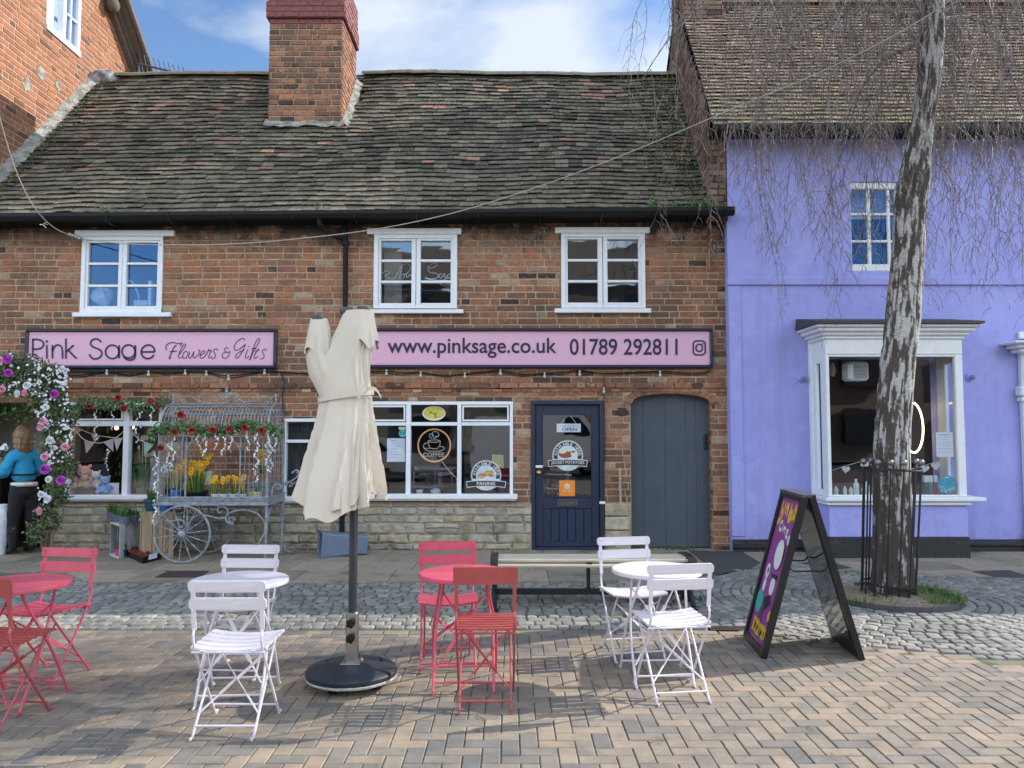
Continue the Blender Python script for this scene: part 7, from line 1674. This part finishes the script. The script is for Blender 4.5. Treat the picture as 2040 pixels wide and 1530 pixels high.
# ------------------------------------------------------------------ things seen behind the panes
def blob(name, label, cat, parts, mat, group=None, vox=.007, extra=None):
    b = MB()
    for c, r, sc in parts: b.sphere(c, r, 14, 10, sc)
    me_o = b.build('plush_body', mat); md = me_o.modifiers.new('r', 'REMESH'); md.mode = 'VOXEL'; md.voxel_size = vox; md.use_smooth_shade = True
    sm = me_o.modifiers.new('s', 'SMOOTH'); sm.iterations = 4; bpy.context.view_layer.update(); m2 = bpy.data.meshes.new_from_object(me_o.evaluated_get(dg())); me_o.modifiers.clear(); me_o.data = m2; m2.materials.clear(); m2.materials.append(mat)
    c = parts[0][0]; t = E(name, label, cat, (c.x, c.y, c.z-parts[0][1]), group)
    for v in m2.vertices: v.co -= t.location
    me_o.parent = t; return t
def teddy(label, x, y, h, col, Y, nm, muz=(.7, .55, .5)):
    """sitting soft bear: (x, y) pixel of its base, h pixel height"""
    s_ = h*(Y+DIST)/F; o = P(x, y, Y); q = lambda a, b_, c: o+Vector((a*s_, b_*s_, c*s_)); k = 1
    mat = M(nm, col, .95, var=.15, vs=40, bump=.6, bs=150)
    t = blob('soft_toy', label, 'soft toy', [(q(0, 0, .26), .24*s_, (1, .9, 1.1)), (q(0, -.05, .68), .24*s_, (1.12, .95, 1)), (q(-.22, -.02, .90), .085*s_, (1, .6, 1)), (q(.22, -.02, .90), .085*s_, (1, .6, 1)), (q(0, -.25, .62), .10*s_, (1.2, .8, .85)), (q(-.30, -.12, .34), .10*s_, (.9, 1, 1.6)), (q(.30, -.12, .34), .10*s_, (.9, 1, 1.6)), (q(-.24, -.26, .11), .12*s_, (1, 1.3, 1)), (q(.24, -.26, .11), .12*s_, (1, 1.3, 1))], mat)
    b = MB(); b.sphere(q(0, -.335, .66), .03*s_, 6, 5, (1.3, .7, 1)); b.sphere(q(-.09, -.265, .73), .020*s_, 6, 5); b.sphere(q(.09, -.265, .73), .020*s_, 6, 5); b.build('eyes', m_ink, t); return t
sz = H['left'][2]+.05
b = MB(); b.bbox(H['left'][0]-.02, H['left'][1]+.02, .10, .75, sz-.04, sz, .004); b.bbox(H['cafe'][0]-.02, H['cafe'][1]+.02, .10, .55, H['cafe'][2], H['cafe'][2]+.045, .004); b.build('display_shelf', M('grey_shelf', (.20, .20, .20), .7, var=.2), shop)
bk = E('wicker_basket', 'low wicker basket under the pink bear in the left window', 'basket', P(168, 984, .32)); b = MB(); q = rect(149, 971, 190, 985, .30)
for k in range(6): b.tube([(q[0], .24, lerp(q[2], q[3], k/6)+.01), (q[1], .24, lerp(q[2], q[3], k/6)+.01), (q[1], .46, lerp(q[2], q[3], k/6)+.01), (q[0], .46, lerp(q[2], q[3], k/6)+.01), (q[0], .24, lerp(q[2], q[3], k/6)+.01)], .011, 5)
b.bbox(q[0], q[1], .25, .45, q[3]-.02, q[3]); b.build('weave', M('wicker', (.20, .13, .08), .8, var=.4), bk)
teddy('large pale pink teddy bear sitting on the basket in the left window', 168, 972, 48, (.70, .36, .40), .24, 'pink_plush')
teddy('small tan teddy bear sitting in front of the pink bear', 169, 970, 26, (.58, .38, .25), .13, 'tan_plush')
teddy('white soft toy leaning behind the small tan bear', 190, 972, 36, (.70, .68, .70), .28, 'white_plush')
teddy('pale blue teddy bear on the sill of the left window', 209, 984, 38, (.25, .42, .75), .17, 'blue_plush')
b = MB(); q = rect(212, 962, 237, 984, .15); b.bbox(q[0], q[1], .148, .152, q[2], q[3], .001); cd = b.build('greeting_card', m_paper); tag(cd, 'white greeting card leaning against the pale blue bear', 'card'); b = MB(); b.poly([(lerp(q[0], q[1], .5)+.025*cos(a), .1465, lerp(q[2], q[3], .5)+.03*sin(a)) for a in [k*.7 for k in range(9)]]); b.build('printed_motif', M('card_blue', (.3, .42, .68), .7), cd)
potted('white lilies in a pot right of the white window mullion', 'potted plant', P(284, 985, .3), .09, .10, m_timber_pale, None, 'broad', 60, .55, 10, .12, m_wpet)
b = MB(); q = rect(300, 912, 318, 960, .3); b.bbox(q[0], q[1], .28, .36, sz, q[3], .004); tag(b.build('gift_box', M('lilac_grey_box', (.38, .36, .42), .7)), 'tall lilac grey gift box at the right end of the left window', 'gift box')
# bunting
bt = E('bunting', 'string of pastel triangular bunting hung across the left window', 'bunting', P(200, 860, .14)); Zl = lambda x, y, Y=.14: P(x/3.4, 690+y/3.4, Y)
b = MB(); b.tube(catmull([tuple(Zl(*p)) for p in ((500, 545), (560, 625), (640, 652), (700, 650), (790, 615), (835, 575))], 5), .006, 4); b.tube(catmull([tuple(Zl(x, y, .18)) for x, y in ((510, 545), (600, 585), (700, 610), (800, 620))], 5), .005, 4); b.tube(catmull([tuple(Zl(*p)) for p in ((880, 550), (920, 610), (970, 645), (1040, 665))], 5), .006, 4); b.build('cord', m_paper, bt)
for k, (pl_, c) in enumerate((([(570, 638), (640, 655), (583, 728)], (.62, .40, .42)), ([(700, 650), (768, 632), (768, 715)], (.55, .50, .58)), ([(770, 628), (832, 618), (790, 708)], (.60, .62, .66)), ([(975, 650), (1038, 672), (975, 738)], (.42, .66, .60)), ([(500, 555), (565, 562), (505, 600)], (.55, .55, .5)), ([(615, 590), (685, 605), (640, 650)], (.52, .40, .34)), ([(880, 560), (915, 590), (885, 630)], (.55, .45, .35)))):
    b = MB(); b.prism([tuple(p) for p in pl_], lambda u, v, d: Zl(u, v, .14+d), 0, .004); b.build('pennant', M('pennant_cloth', c, .9, var=.12, vs=60), bt)
for x, y, l in ((790, 552, 'small glowing pendant bulb left of the window mullion'), (895, 547, 'small glowing pendant bulb right of the window mullion')):
    p = Zl(x, y, .6); t = E('pendant_lamp', l, 'lamp', p, 'pendant bulbs in the left window'); b = MB(); b.sphere(p, .028, 10, 8); b.build('bulb', M('warm_bulb', (1, .55, .2), .4, emit=7, var=0), t); b = MB(); b.tube([p+Vector((0, 0, .028)), p+Vector((0, 0, .4))], .004, 4); b.lathe([(.015, .02), (.018, .07)], p, 8); b.build('flex', m_black, t)
    ld = bpy.data.lights.new('bulb_light', 'POINT'); ld.energy = 2.2; ld.color = (1, .6, .3); ld.shadow_soft_size = .04; lo = bpy.data.objects.new('bulb_light', ld); COL.objects.link(lo); lo.parent = t; lo.location = (0, -.08, 0)
# café window
GYI = .052
ZC = lambda u, v, Y=GYI: P(740+u/4.5, 770+v/4.5, Y)
ns = E('neon_sign', 'round orange rimmed coffee cup neon sign hanging in the cafe window', 'neon sign', ZC(563, 528, .12)); m_neon = M('unlit_neon_tube', (.62, .55, .45), .4, var=0); m_ring = M('orange_neon_ring', (.72, .40, .18), .4, emit=.12, var=0)
b = MB(); b.tube([tuple(ZC(u, v, .11)) for u, v in circ(49, 145, 0, 2*pi, 563, 528, True)], .011, 8, caps=False); b.build('ring', m_ring, ns)
b = MB()
for st in ([(508, 490), (515, 530), (535, 555), (590, 555), (612, 525), (617, 490)], circ(21, 54, 0, 2*pi, 562, 490, True, 11), [(510, 505), (475, 515), (470, 550), (520, 555)], [(465, 545), (500, 575), (560, 582), (625, 575), (655, 550), (615, 535)], [(545, 465), (520, 450), (525, 425), (550, 430), (555, 445)], [(575, 465), (545, 440), (550, 410), (585, 405), (605, 430), (595, 450), (570, 445)], [(560, 470), (600, 440)]): b.tube([tuple(ZC(u, v, .112)) for u, v in catmull(st, 4)], .0055, 5)
b.build('cup_outline', m_neon, ns); b = MB(); b.text('COFFEE', lambda u, v: ZC(u, -v, .108), (462, -630, 652, -592)); b.build('lettering', m_neon, ns)
b = MB(); b.tube(catmull([tuple(ZC(u, v, .12)) for u, v in ((630, 670), (660, 710), (700, 760), (745, 805), (765, 830), (768, 940))], 4), .005, 4); b.build('flex', m_paper, ns)
def disc(b, c, rx, ry, Y, n=32, z=P):
    b.poly([z(c[0]+rx*cos(2*pi*i/n), c[1]+ry*sin(2*pi*i/n), Y) for i in range(n)])
m_cream = M('cream_ink', (.66, .64, .55), .5, var=0); m_yel2 = M('soup_yellow', (.50, .42, .05), .5, col2=(.58, .52, .12), ns=25); m_green = M('herb_green', (.06, .12, .03), .6, var=0); m_tealp = M('teal_print', (.06, .50, .52), .5, var=0); m_sky = M('pale_blue_print', (.42, .58, .68), .5, col2=(.60, .70, .74), ns=6); m_dkp = M('midnight_print', (.015, .025, .06), .5, var=0); m_orange = M('orange_print', (.80, .25, .03), .5, var=.03); m_brownp = M('toasted_brown', (.45, .26, .09), .6, col2=(.60, .42, .20), ns=30); m_beanp = M('bean_red', (.20, .05, .03), .6, col2=(.35, .12, .06), ns=60)
ss = E('soup_sticker', 'oval sticker of a bowl of yellow soup at the top of the cafe window', 'sticker', P(864, 823, .036)); b = MB(); disc(b, (864.5, 823.5), 23, 14.5, .037); b.build('bowl_rim', m_cream, ss); b = MB(); disc(b, (864.5, 822.5), 20.5, 12, .0355); b.build('soup', m_yel2, ss); b = MB()
for _ in range(9): disc(b, (865+R.gauss(0, 4.5), 824+R.gauss(0, 2.5)), U(1, 2.4), U(.6, 1.4), .034-.0002*_, 8)
b.build('herbs', m_green, ss)
nt_ = E('paper_notice', 'pale paper notice taped inside the cafe window near the parasol', 'notice', P(789, 897, .05)); b = MB(); q = rect(771, 873, 807, 920, .05); b.bbox(q[0], q[1], .05, .052, q[2], q[3], .0005); b.build('sheet', m_paper, nt_); b = MB()
for k, (a, c) in enumerate(((779, 788), (779, 786), (778, 800), (778, 791), (778, 788), (778, 795), (778, 788))): z = P(CX, 878+k*5.6, .049).z; b.poly([(P(a, 897, .049).x, .049, z), (P(c, 897, .049).x, .049, z), (P(c, 897, .049).x, .049, z+.006), (P(a, 897, .049).x, .049, z+.006)])
b.build('print', M('grey_print', (.30, .32, .42), .6), nt_)
ow = E('round_sticker', 'small round teal review sticker with two owl eyes beside the notice', 'sticker', P(802, 862, .05)); b = MB(); disc(b, (802, 863.5), 7.4, 7.4, .037, 24); b.build('disc', m_tealp, ow); b = MB(); q = rect(794.5, 850, 808.5, 856, .036); b.poly([(q[0], .036, q[2]), (q[1], .036, q[2]), (q[1], .036, q[3]), (q[0], .036, q[3])]); b.build('plaque', m_cream, ow); b = MB()
for dx in (-2.7, 2.7): b.ribbon(circ(13, 2.2, 0, 2*pi, 802+dx, 864, True), .9, lambda u, v: P(u, v, .0355), 0)
b.ribbon([(796.5, 861.5), (802, 859.8), (807.5, 861.5)], .9, lambda u, v: P(u, v, .0355), 3); b.build('owl_eyes', m_dkp, ow)
def badge(label, cx_, cy_, r, words, ribbon_txt, bw, by0, by1, art, Y):
    t = E('food_sticker', label, 'sticker', P(cx_, cy_, Y), 'round food stickers on the glass'); y = [Y]
    def lay(): y[0] -= .0007; return y[0]
    b = MB(); n = 44; k = lay()
    b.poly([P(cx_+(r if i % 2 else r*.925)*cos(2*pi*i/(2*n)), cy_+(r if i % 2 else r*.925)*sin(2*pi*i/(2*n)), k) for i in range(2*n)]); b.build('toothed_edge', m_cream, t)
    b = MB(); disc(b, (cx_, cy_), r*.89, r*.89, lay(), 48); b.build('dark_ring', m_dkp, t)
    b = MB(); k = lay(); rr = r*.885; b.poly([P(cx_+rr*cos(a), cy_+rr*sin(a), k) for a in [pi*i/20*.84+.25 for i in range(21)]]); b.build('pale_base', m_sky, t)
    b = MB(); disc(b, (cx_, cy_), r*.645, r*.645, lay(), 40); b.build('picture_ground', m_sky, t)
    k = lay(); art(t, k); y[0] -= .002
    b = MB(); k = lay(); hw = bw/2
    b.poly([P(u, v, k) for u, v in [(cx_-hw, by0+1.5), (cx_-hw*.6, by0), (cx_, by0-1), (cx_+hw*.6, by0), (cx_+hw, by0+1.5), (cx_+hw-2, by1+2.3), (cx_+hw*.6, by1+.4), (cx_, by1-.6), (cx_-hw*.6, by1+.4), (cx_-hw+2, by1+2.3)]]); b.build('banner_edge', m_cream, t)
    b = MB(); k = lay(); b.poly([P(u, v, k) for u, v in [(cx_-hw+1.4, by0+2.8), (cx_-hw*.6, by0+1.2), (cx_, by0+.3), (cx_+hw*.6, by0+1.2), (cx_+hw-1.4, by0+2.8), (cx_+hw-3, by1+.8), (cx_+hw*.6, by1-.8), (cx_, by1-1.6), (cx_-hw*.6, by1-.8), (cx_-hw+3, by1+.8)]]); b.build('banner', m_dkp, t)
    b = MB(); k = lay(); b.text(ribbon_txt, lambda u, v: P(u, -v+1.8*((u-cx_)/hw)**2, k), (cx_-hw*(.82 if len(ribbon_txt) > 8 else .46), -(by1-2.6), cx_+hw*(.82 if len(ribbon_txt) > 8 else .46), -(by0+2.2))); 
    n = len(words)
    for i, ch in enumerate(words):
        if ch == ' ': continue
        a = lerp(-pi+.10, -.10, i/(n-1)); R0 = r*.765; s_ = r*.085
        b.text(ch, lambda u, v, a=a: P(cx_+R0*cos(a)-u*sin(a)+v*cos(a), cy_+R0*sin(a)+u*cos(a)+v*sin(a), k), (-s_*(.35 if ch == 'I' else .95), -s_*1.1, s_*(.35 if ch == 'I' else .95), s_*1.1))
    for dx in (-4, 0, 4): disc(b, (cx_+dx*1.3, cy_+r*.80-abs(dx)*.12), .8, .8, k, 8)
    b.build('lettering', m_cream, t); return t
def art_p(t, k):
    b = MB(); c = (960, 948); disc(b, c, 9, 5.5, k, 20); disc(b, (974, 942.5), 10, 6.5, k-.0003, 20); disc(b, (980, 947), 7, 4, k-.0005, 16); b.build('bread', m_brownp, t)
    b = MB()
    for i in range(4): b.ribbon([(953+i*4, 944.5+.4*i), (959+i*4, 947+.4*i)], 1.1, lambda u, v: P(u, v, k-.0009), 0)
    disc(b, (977, 946.5), 4, 1.8, k-.0009, 10); b.build('grill_marks', m_beanp, t)
def art_j(t, k):
    b = MB(); disc(b, (1127, 905), 14, 8, k, 20); b.build('beans', m_beanp, t); b = MB(); disc(b, (1121, 899), 7, 5, k-.0004, 16); disc(b, (1144, 904), 7, 5.5, k-.0004, 16); disc(b, (1132, 895), 5.5, 5, k-.0006, 14); b.build('topping', m_cream, t); b = MB(); disc(b, (1142, 900), 3.5, 2, k-.0009, 10); b.build('herbs', m_green, t)
badge('round food sticker reading paninis in the corner of the cafe window', 968.4, 947, 31.2, 'AVAILABLE HERE', 'PANINIS', 80, 957.5, 969.5, art_p, .037)
badge('round food sticker reading jacket potatoes on the navy door glass', 1131, 907.5, 31.5, 'AVAILABLE HERE', 'JACKET POTATOES', 80, 915.5, 928, art_j, .042)
os_ = E('open_sign', 'small white open sign hung on cords behind the navy door glass', 'sign', P(1133, 852, .06)); b = MB(); q = rect(1109, 844, 1157, 861, .06); b.bbox(q[0], q[1], .056, .06, q[2], q[3], .001); b.build('plate', m_paper, os_); b = MB(); b.text('OPEN', lambda u, v: P(u, -v, .0555), (1119, -858.3, 1149, -852.3)); b.build('lettering', m_ink, os_); b = MB(); b.text("COME IN WE'RE", lambda u, v: P(u, -v, .0555), (1114, -850, 1152, -847)); b.build('small_lettering', M('grey_ink', (.30, .32, .38), .6), os_)
b = MB(); b.tube([P(1118, 844, .058), P(1130, 828, .058)], .003, 4); b.tube([P(1148, 844, .058), P(1136, 828, .058)], .003, 4); b.build('cord', m_paper, os_)
je = E('delivery_sticker', 'square orange delivery sticker with house emblem at the bottom of the door glass', 'sticker', P(1130, 973, .043)); b = MB(); q = rect(1114, 957, 1145.5, 989, .043); b.poly([(q[0], .043, q[2]), (q[1], .043, q[2]), (q[1], .043, q[3]), (q[0], .043, q[3])]); b.build('square', m_orange, je)
b = MB(); ZJ = lambda u, v: P(u, v, .0422); b.poly([ZJ(u, v) for u, v in [(1123.5, 967), (1129.5, 962), (1135.5, 967), (1134, 974.5), (1125, 974.5)]]); b.text('JUST EAT', lambda u, v: P(u, -v, .0422), (1120.5, -980.3, 1139, -976.6)); b.build('emblem', m_cream, je)
b = MB()
for x in (1127, 1129.5, 1132): b.ribbon([(x, 967.5), (x, 974.5)], .9, lambda u, v: P(u, v, .0418), 0)
b.build('fork_cutout', m_orange, je)
for x0, x1, y0, l in ((828, 843, 971, 'plain white bowl on the cafe window shelf'), (857, 878, 970, 'white bowl with blue cloth on the cafe window shelf')):
    p = P((x0+x1)/2, 984, .25); r_ = (x1-x0)/2*.0072; t = E('white_bowl', l, 'bowl', (p.x, .25, H['cafe'][2]+.046)); b = MB(); b.lathe([(r_*.6, 0), (r_*.95, .05), (r_, .075), (r_-.006, .075), (r_*.6, .02), (0, .02)], (p.x, .25, H['cafe'][2]+.046), 20, caps=False); b.build('bowl_body', m_cream, t, smooth=True)
    if x0 > 850: b = MB(); b.sphere((p.x+.005, .25, H['cafe'][2]+.125), .04, 8, 6, (1.2, 1, .6)); b.build('blue_cloth', M('blue_cloth', (.30, .45, .75), .9), t)
nb = E('note_sheet', 'yellow green handwritten sheet behind the paninis sticker', 'note', P(990, 918, .2)); b = MB(); q = rect(980, 905, 1004, 932, .2); b.prism([(q[0], q[2]+.02), (q[1], q[2]-.01), (q[1]-.01, q[3]-.01), (q[0], q[3])], lambda u, v, d: Vector((u, .2+d, v)), 0, .003); b.build('sheet', M('lime_paper', (.36, .38, .14), .8, var=.15, vs=40), nb)
# table and chairs inside the café, barely visible through the glass
it = E('cafe_table', 'grey round cafe table seen dimly through the cafe window', 'table', (P(880, 930, 1.0).x, 1.0, 0)); p = P(876, 930, 1.0); b = MB(); b.lathe([(.32, p.z-.02), (.32, p.z), (0, p.z)], (p.x, 1.0, 0), 28); b.build('tabletop', M('grey_cafe_metal', (.22, .22, .24), .4), it); b = MB(); b.tube([(p.x, 1.0, 0), (p.x, 1.0, p.z-.02)], .025, 8); b.build('pedestal', bpy.data.materials['grey_cafe_metal'], it)
ic = E('cafe_chair', 'grey cafe chair with open back seen dimly through the cafe window', 'chair', (P(850, 960, .8).x, .8, 0)); x = P(846, 950, .8).x; b = MB(); z0 = P(CX, 968, .8).z
b.bbox(x-.2, x+.2, .62, .98, z0-.02, z0, .006); b.build('seat', bpy.data.materials['grey_cafe_metal'], ic); b = MB(); zb_ = P(CX, 930, .8).z
for s_ in (-1, 1): b.tube([(x+s_*.19, .98, 0), (x+s_*.19, 1.02, zb_)], .012, 6); b.tube([(x+s_*.19, .64, 0), (x+s_*.19, .64, z0)], .012, 6)
b.bbox(x-.19, x+.19, 1.0, 1.02, zb_-.06, zb_, .004); b.build('frame', bpy.data.materials['grey_cafe_metal'], ic)
# upper windows: things on the sills
m_neonw = M('white_neon_script', (.62, .64, .66), .4, var=0); Z7 = lambda u, v, Y=.09: P(700+u/2.615, 430+v/2.615, Y)
nw = E('script_sign', 'white handwriting style wire sign inside the middle upper window', 'sign', Z7(350, 290)); b = MB()
for st in ([(160, 300), (185, 285), (200, 300), (175, 310), (215, 330), (240, 300), (262, 262), (290, 250), (310, 268), (290, 300), (262, 305)], [(265, 255), (250, 330)], [(270, 325), (285, 300), (290, 322), (305, 305), (315, 320)], [(395, 270), (420, 250), (450, 250), (430, 268), (400, 275), (410, 295), (445, 300), (450, 320), (410, 330), (385, 318)], [(470, 300), (455, 312), (468, 325), (485, 300), (488, 325), (505, 305)], [(515, 300), (500, 315), (515, 325), (525, 300), (520, 340), (490, 365), (460, 350), (500, 325), (535, 310)]): b.tube([tuple(Z7(u, v)) for u, v in catmull(st, 4)], .006, 4)
b.build('script', m_neonw, nw)
b = MB(); q = [Z7(172, 148, .3), Z7(262, 148, .3), Z7(262, 456, .3), Z7(172, 456, .3)]; b.box8([q[3], q[2], q[2]+Vector((0, .02, 0)), q[3]+Vector((0, .02, 0)), q[0], q[1], q[1]+Vector((0, .02, 0)), q[0]+Vector((0, .02, 0))]); tag(b.build('wall_panel', M('pale_panel', (.36, .34, .31), .8)), 'pale upright panel standing behind the middle upper window', 'panel')
Z6b = lambda u, v, Y=.25: P(u/2.684, 430+v/2.684, Y)
fl_ = E('wrapped_bouquet', 'cellophane wrapped bouquet on the sill of the left upper window', 'bouquet', Z6b(565, 480)); b = MB(); p0 = Z6b(570, 485); b.lathe([(.03, 0), (.12, .10), (.16, .20), (.13, .25)], p0, 14, Matrix.Rotation(-.5, 3, 'Y'), caps=False, wob=lambda a, z: 1+.12*sin(5*a)); b.build('wrapping', M('cellophane', (.55, .68, .72), .3), fl_); b = MB()
for _ in range(9): bloom(b, p0+Vector((U(-.16, .02), U(-.1, .0), U(.10, .24))), .04, Vector((0, -1, .4)))
b.build('blooms', m_pinkp, fl_)
bk2 = E('stacked_papers', 'pale papers stacked on the sill of the left upper window', 'papers', Z6b(750, 480)); b = MB()
for k in range(4): q = Z6b(760+U(-6, 6), 478-k*7); b.bbox(q.x-.10, q.x+.09, .2, .34, q.z-.012, q.z+.006, .002)
b.bbox(Z6b(818, 400).x-.05, Z6b(818, 400).x, .2, .3, Z6b(800, 480).z, Z6b(818, 350).z, .004); b.build('sheets', m_paper, bk2)
ls = E('desk_lamp', 'curved white desk lamp arm in the left upper window', 'lamp', Z6b(740, 480)); b = MB(); b.tube([tuple(Z6b(u, v)) for u, v in catmull([(680, 345), (705, 352), (725, 385), (740, 430), (742, 478)], 5)], .010, 6); b.build('arm', m_paper, ls)
# ------------------------------------------------------------------ bay window contents
BI = BY+.16; ZB = lambda u, v, Y=BI: P(1640+u/4.783, 690+v/4.783, Y)
hu = E('wall_heater', 'white louvred heater unit high inside the bay window', 'heater', ZB(335, 235, .4)); HY = BY+.30; q = rect(1691, 720, 1732, 758, HY); b = MB(); b.bbox(q[0], q[1], HY, HY+.25, q[2], q[3], .03); b.build('casing', m_upvc, hu); b = MB()
for k in range(10): z = lerp(q[2]+.045, q[3]-.045, k/9); b.bbox(q[0]+.06, q[1]-.03, HY-.01, HY-.001, z-.008, z+.004, .001)
b.build('louvre', M('grey_louvre', (.25, .25, .25), .5), hu)
p = ZB(88, 225, .2); b = MB(); b.sphere(p, .06, 10, 8, (.8, .6, 1.7)); tag(b.build('wall_sconce', M('sconce_glass', (.55, .52, .42), .4), smooth=True), 'small pale glass sconce at the left of the bay window', 'sconce')
rl = E('ring_light', 'glowing circular ring light behind the birch in the bay window', 'ring light', ZB(880, 1010, .1)); c = ZB(858, 775, .0); rr = 49.5/F*10.8; b = MB(); b.tube([c+Vector((rr*.57*cos(a), rr*.82*cos(a)*.4, rr*sin(a))) for a in [2*pi*k/48 for k in range(49)]], .013, 8, caps=False); b.build('lamp_ring', M('ring_glow', (1, .68, .34), .4, emit=3.0, var=0), rl); b = MB(); b.tube([c+Vector((0, 0, -rr)), c+Vector((0, 0, -1.2))], .012, 6); b.build('stand', m_black, rl)
po_ = E('paper_poster', 'white printed poster taped inside the right of the bay window', 'poster', ZB(1155, 940)); q = rect(1865, 861, 1899, 910, BY+.05); b = MB(); b.bbox(q[0], q[1], BY+.05, BY+.052, q[2], q[3], .0005); b.build('sheet', m_paper, po_); b = MB()
for k, (a, c_) in enumerate(((1870, 1893), (1870, 1892), (1874, 1889), (1869, 1894), (1868, 1895), (1869, 1894), (1868, 1895), (1870, 1893), (1868, 1895))): z = P(CX, 867+k*4.4, BY+.049).z; h_ = .010 if k == 0 else .004; xa, xb = P(a, 885, BY+.049).x, P(c_, 885, BY+.049).x; b.poly([(xa, BY+.049, z), (xb, BY+.049, z), (xb, BY+.049, z+h_), (xa, BY+.049, z+h_)])
b.build('print', bpy.data.materials['grey_print'], po_)
ts = E('round_sticker', 'round teal blue sticker in the lower right corner of the bay window', 'sticker', ZB(1180, 1315)); b = MB(); disc(b, (1886.7, 965), 17.8, 17.8, BY+.032, 32); b.build('disc', M('teal_blue_print', (.05, .24, .34), .5), ts); b = MB()
for _ in range(26): a = U(.2, pi-.2)+(0 if R.random() < .8 else .3); r_ = U(9, 16); disc(b, (1886.7+r_*cos(a), 965+r_*sin(a)), U(.5, 1.3), U(.5, 1.3), BY+.0312-.00005*_, 6)
disc(b, (1887, 951), 4, .8, BY+.031, 8); b.build('pale_pattern', m_sky, ts)
hg = E('heart_garland', 'string of pale felt hearts across the lower bay window', 'garland', ZB(640, 1150)); b = MB(); b.tube(catmull([tuple(ZB(u, v)) for u, v in ((90, 1180), (215, 1140), (400, 1098), (640, 1150), (850, 1165), (970, 1130), (1075, 1105), (1180, 1060))], 5), .003, 4); b.build('string', m_paper, hg)
for u, v, s_, a in ((215, 1172, 40, .1), (398, 1132, 42, -.15), (970, 1163, 42, .15), (1072, 1138, 46, -.1), (640, 1180, 42, 0)):
    hp = []
    for k in range(24): t_ = 2*pi*k/24; x = 16*sin(t_)**3/16; y = -(13*cos(t_)-5*cos(2*t_)-2*cos(3*t_)-cos(4*t_))/16; hp.append((u+s_*(x*cos(a)-y*sin(a)), v+s_*(x*sin(a)+y*cos(a))))
    b = MB(); b.prism(hp, lambda p_, r_, d: ZB(p_, r_, BI+d), 0, .012); b.build('felt_heart', M('pale_felt', (.60, .56, .60), .9), hg)
zsh = bz0+.004
for u, h_, w_, c_, l in ((122, 75, 42, (.60, .62, .66), 'short white jar at the left end of the bay window'), (207, 78, 36, (.66, .66, .68), 'pointed white carton among the bottles in the bay window'), (265, 72, 38, (.62, .66, .66), 'low white bottle beside the tallest bottle in the bay window'), (315, 140, 52, (.58, .64, .64), 'tallest pale bottle in the bay window'), (385, 85, 36, (.52, .60, .64), 'pale blue bottle left of the birch in the bay window'), (418, 120, 44, (.50, .62, .68), 'taller pale blue bottle close to the birch in the bay window')):
    p = ZB(u, 1420, BY+.2); k = (BY+.2+DIST)/F/4.783; w = w_*k/2; h = h_*k*1.1; t = E('bottle', l, 'bottle', (p.x, BY+.2, zsh), 'bottles in the bay window'); b = MB(); b.lathe([(w, 0), (w, h*.68), (w*.85, h*.76), (w*.35, h*.80)], (p.x, BY+.2, zsh), 14); b.build('bottle_body', M('bottle_plastic', c_, .4), t); b = MB(); b.lathe([(w*.42, h*.80), (w*.42, h)], (p.x, BY+.2, zsh), 12); b.build('cap', m_upvc, t)
for u, c_, l in ((985, (.06, .08, .12), 'dark tube box in the bay window'), (1025, (.05, .30, .30), 'teal tube box in the bay window'), (1060, (.45, .04, .05), 'red tube box in the bay window')):
    p = ZB(u, 1420, BY+.2); t = E('tube_box', l, 'box', (p.x, BY+.2, zsh), 'tube boxes in the bay window'); b = MB(); b.bbox(p.x-.033, p.x+.033, BY+.17, BY+.23, zsh, zsh+.17, .004); b.build('carton', M('carton', c_, .5), t); b = MB(); b.bbox(p.x-.034, p.x+.034, BY+.168, BY+.23, zsh+.171, zsh+.26, .004); b.build('carton_top', m_paper, t)
# small plants rooted on the roof edge
rw = E('gutter_weeds', 'bright green weeds growing in the gutter beside the lavender shop', 'weeds', P(1410, 408, EY)); b = MB()
for x, n_, s_ in ((1412, 150, 9), (1302, 60, 5), (1340, 24, 8), (1392, 60, 14), (640, 20, 10), (215, 30, 12)):
    for _ in range(n_): b.tone = U(.5, 1); c = P(x+R.gauss(0, s_), 412 if x > 900 else 428, EY-.02); c.z = ez(c.x)+.02+U(0, .10); leaf(b, c, U(.03, .06), .03)
b.build('leaves', m_leaf, rw, tones=True); rw['kind'] = 'thing'
b = MB()
for _ in range(1800):
    s_ = U(0, SL); t_ = 1-abs(R.gauss(0, .035)); u = lerp(XL, gx(EY), t_) if R.random() < .75 else lerp(XL, gx(EY), .02+abs(R.gauss(0, .008))); c = roofpt(u, s_, .04); b.tone = U(.1, .8); leaf(b, c, U(.02, .045), .03, d=Vector((U(-.5, .5), -.5, U(0, .8))).normalized())
b.build('moss', m_olive, roof, tones=True)
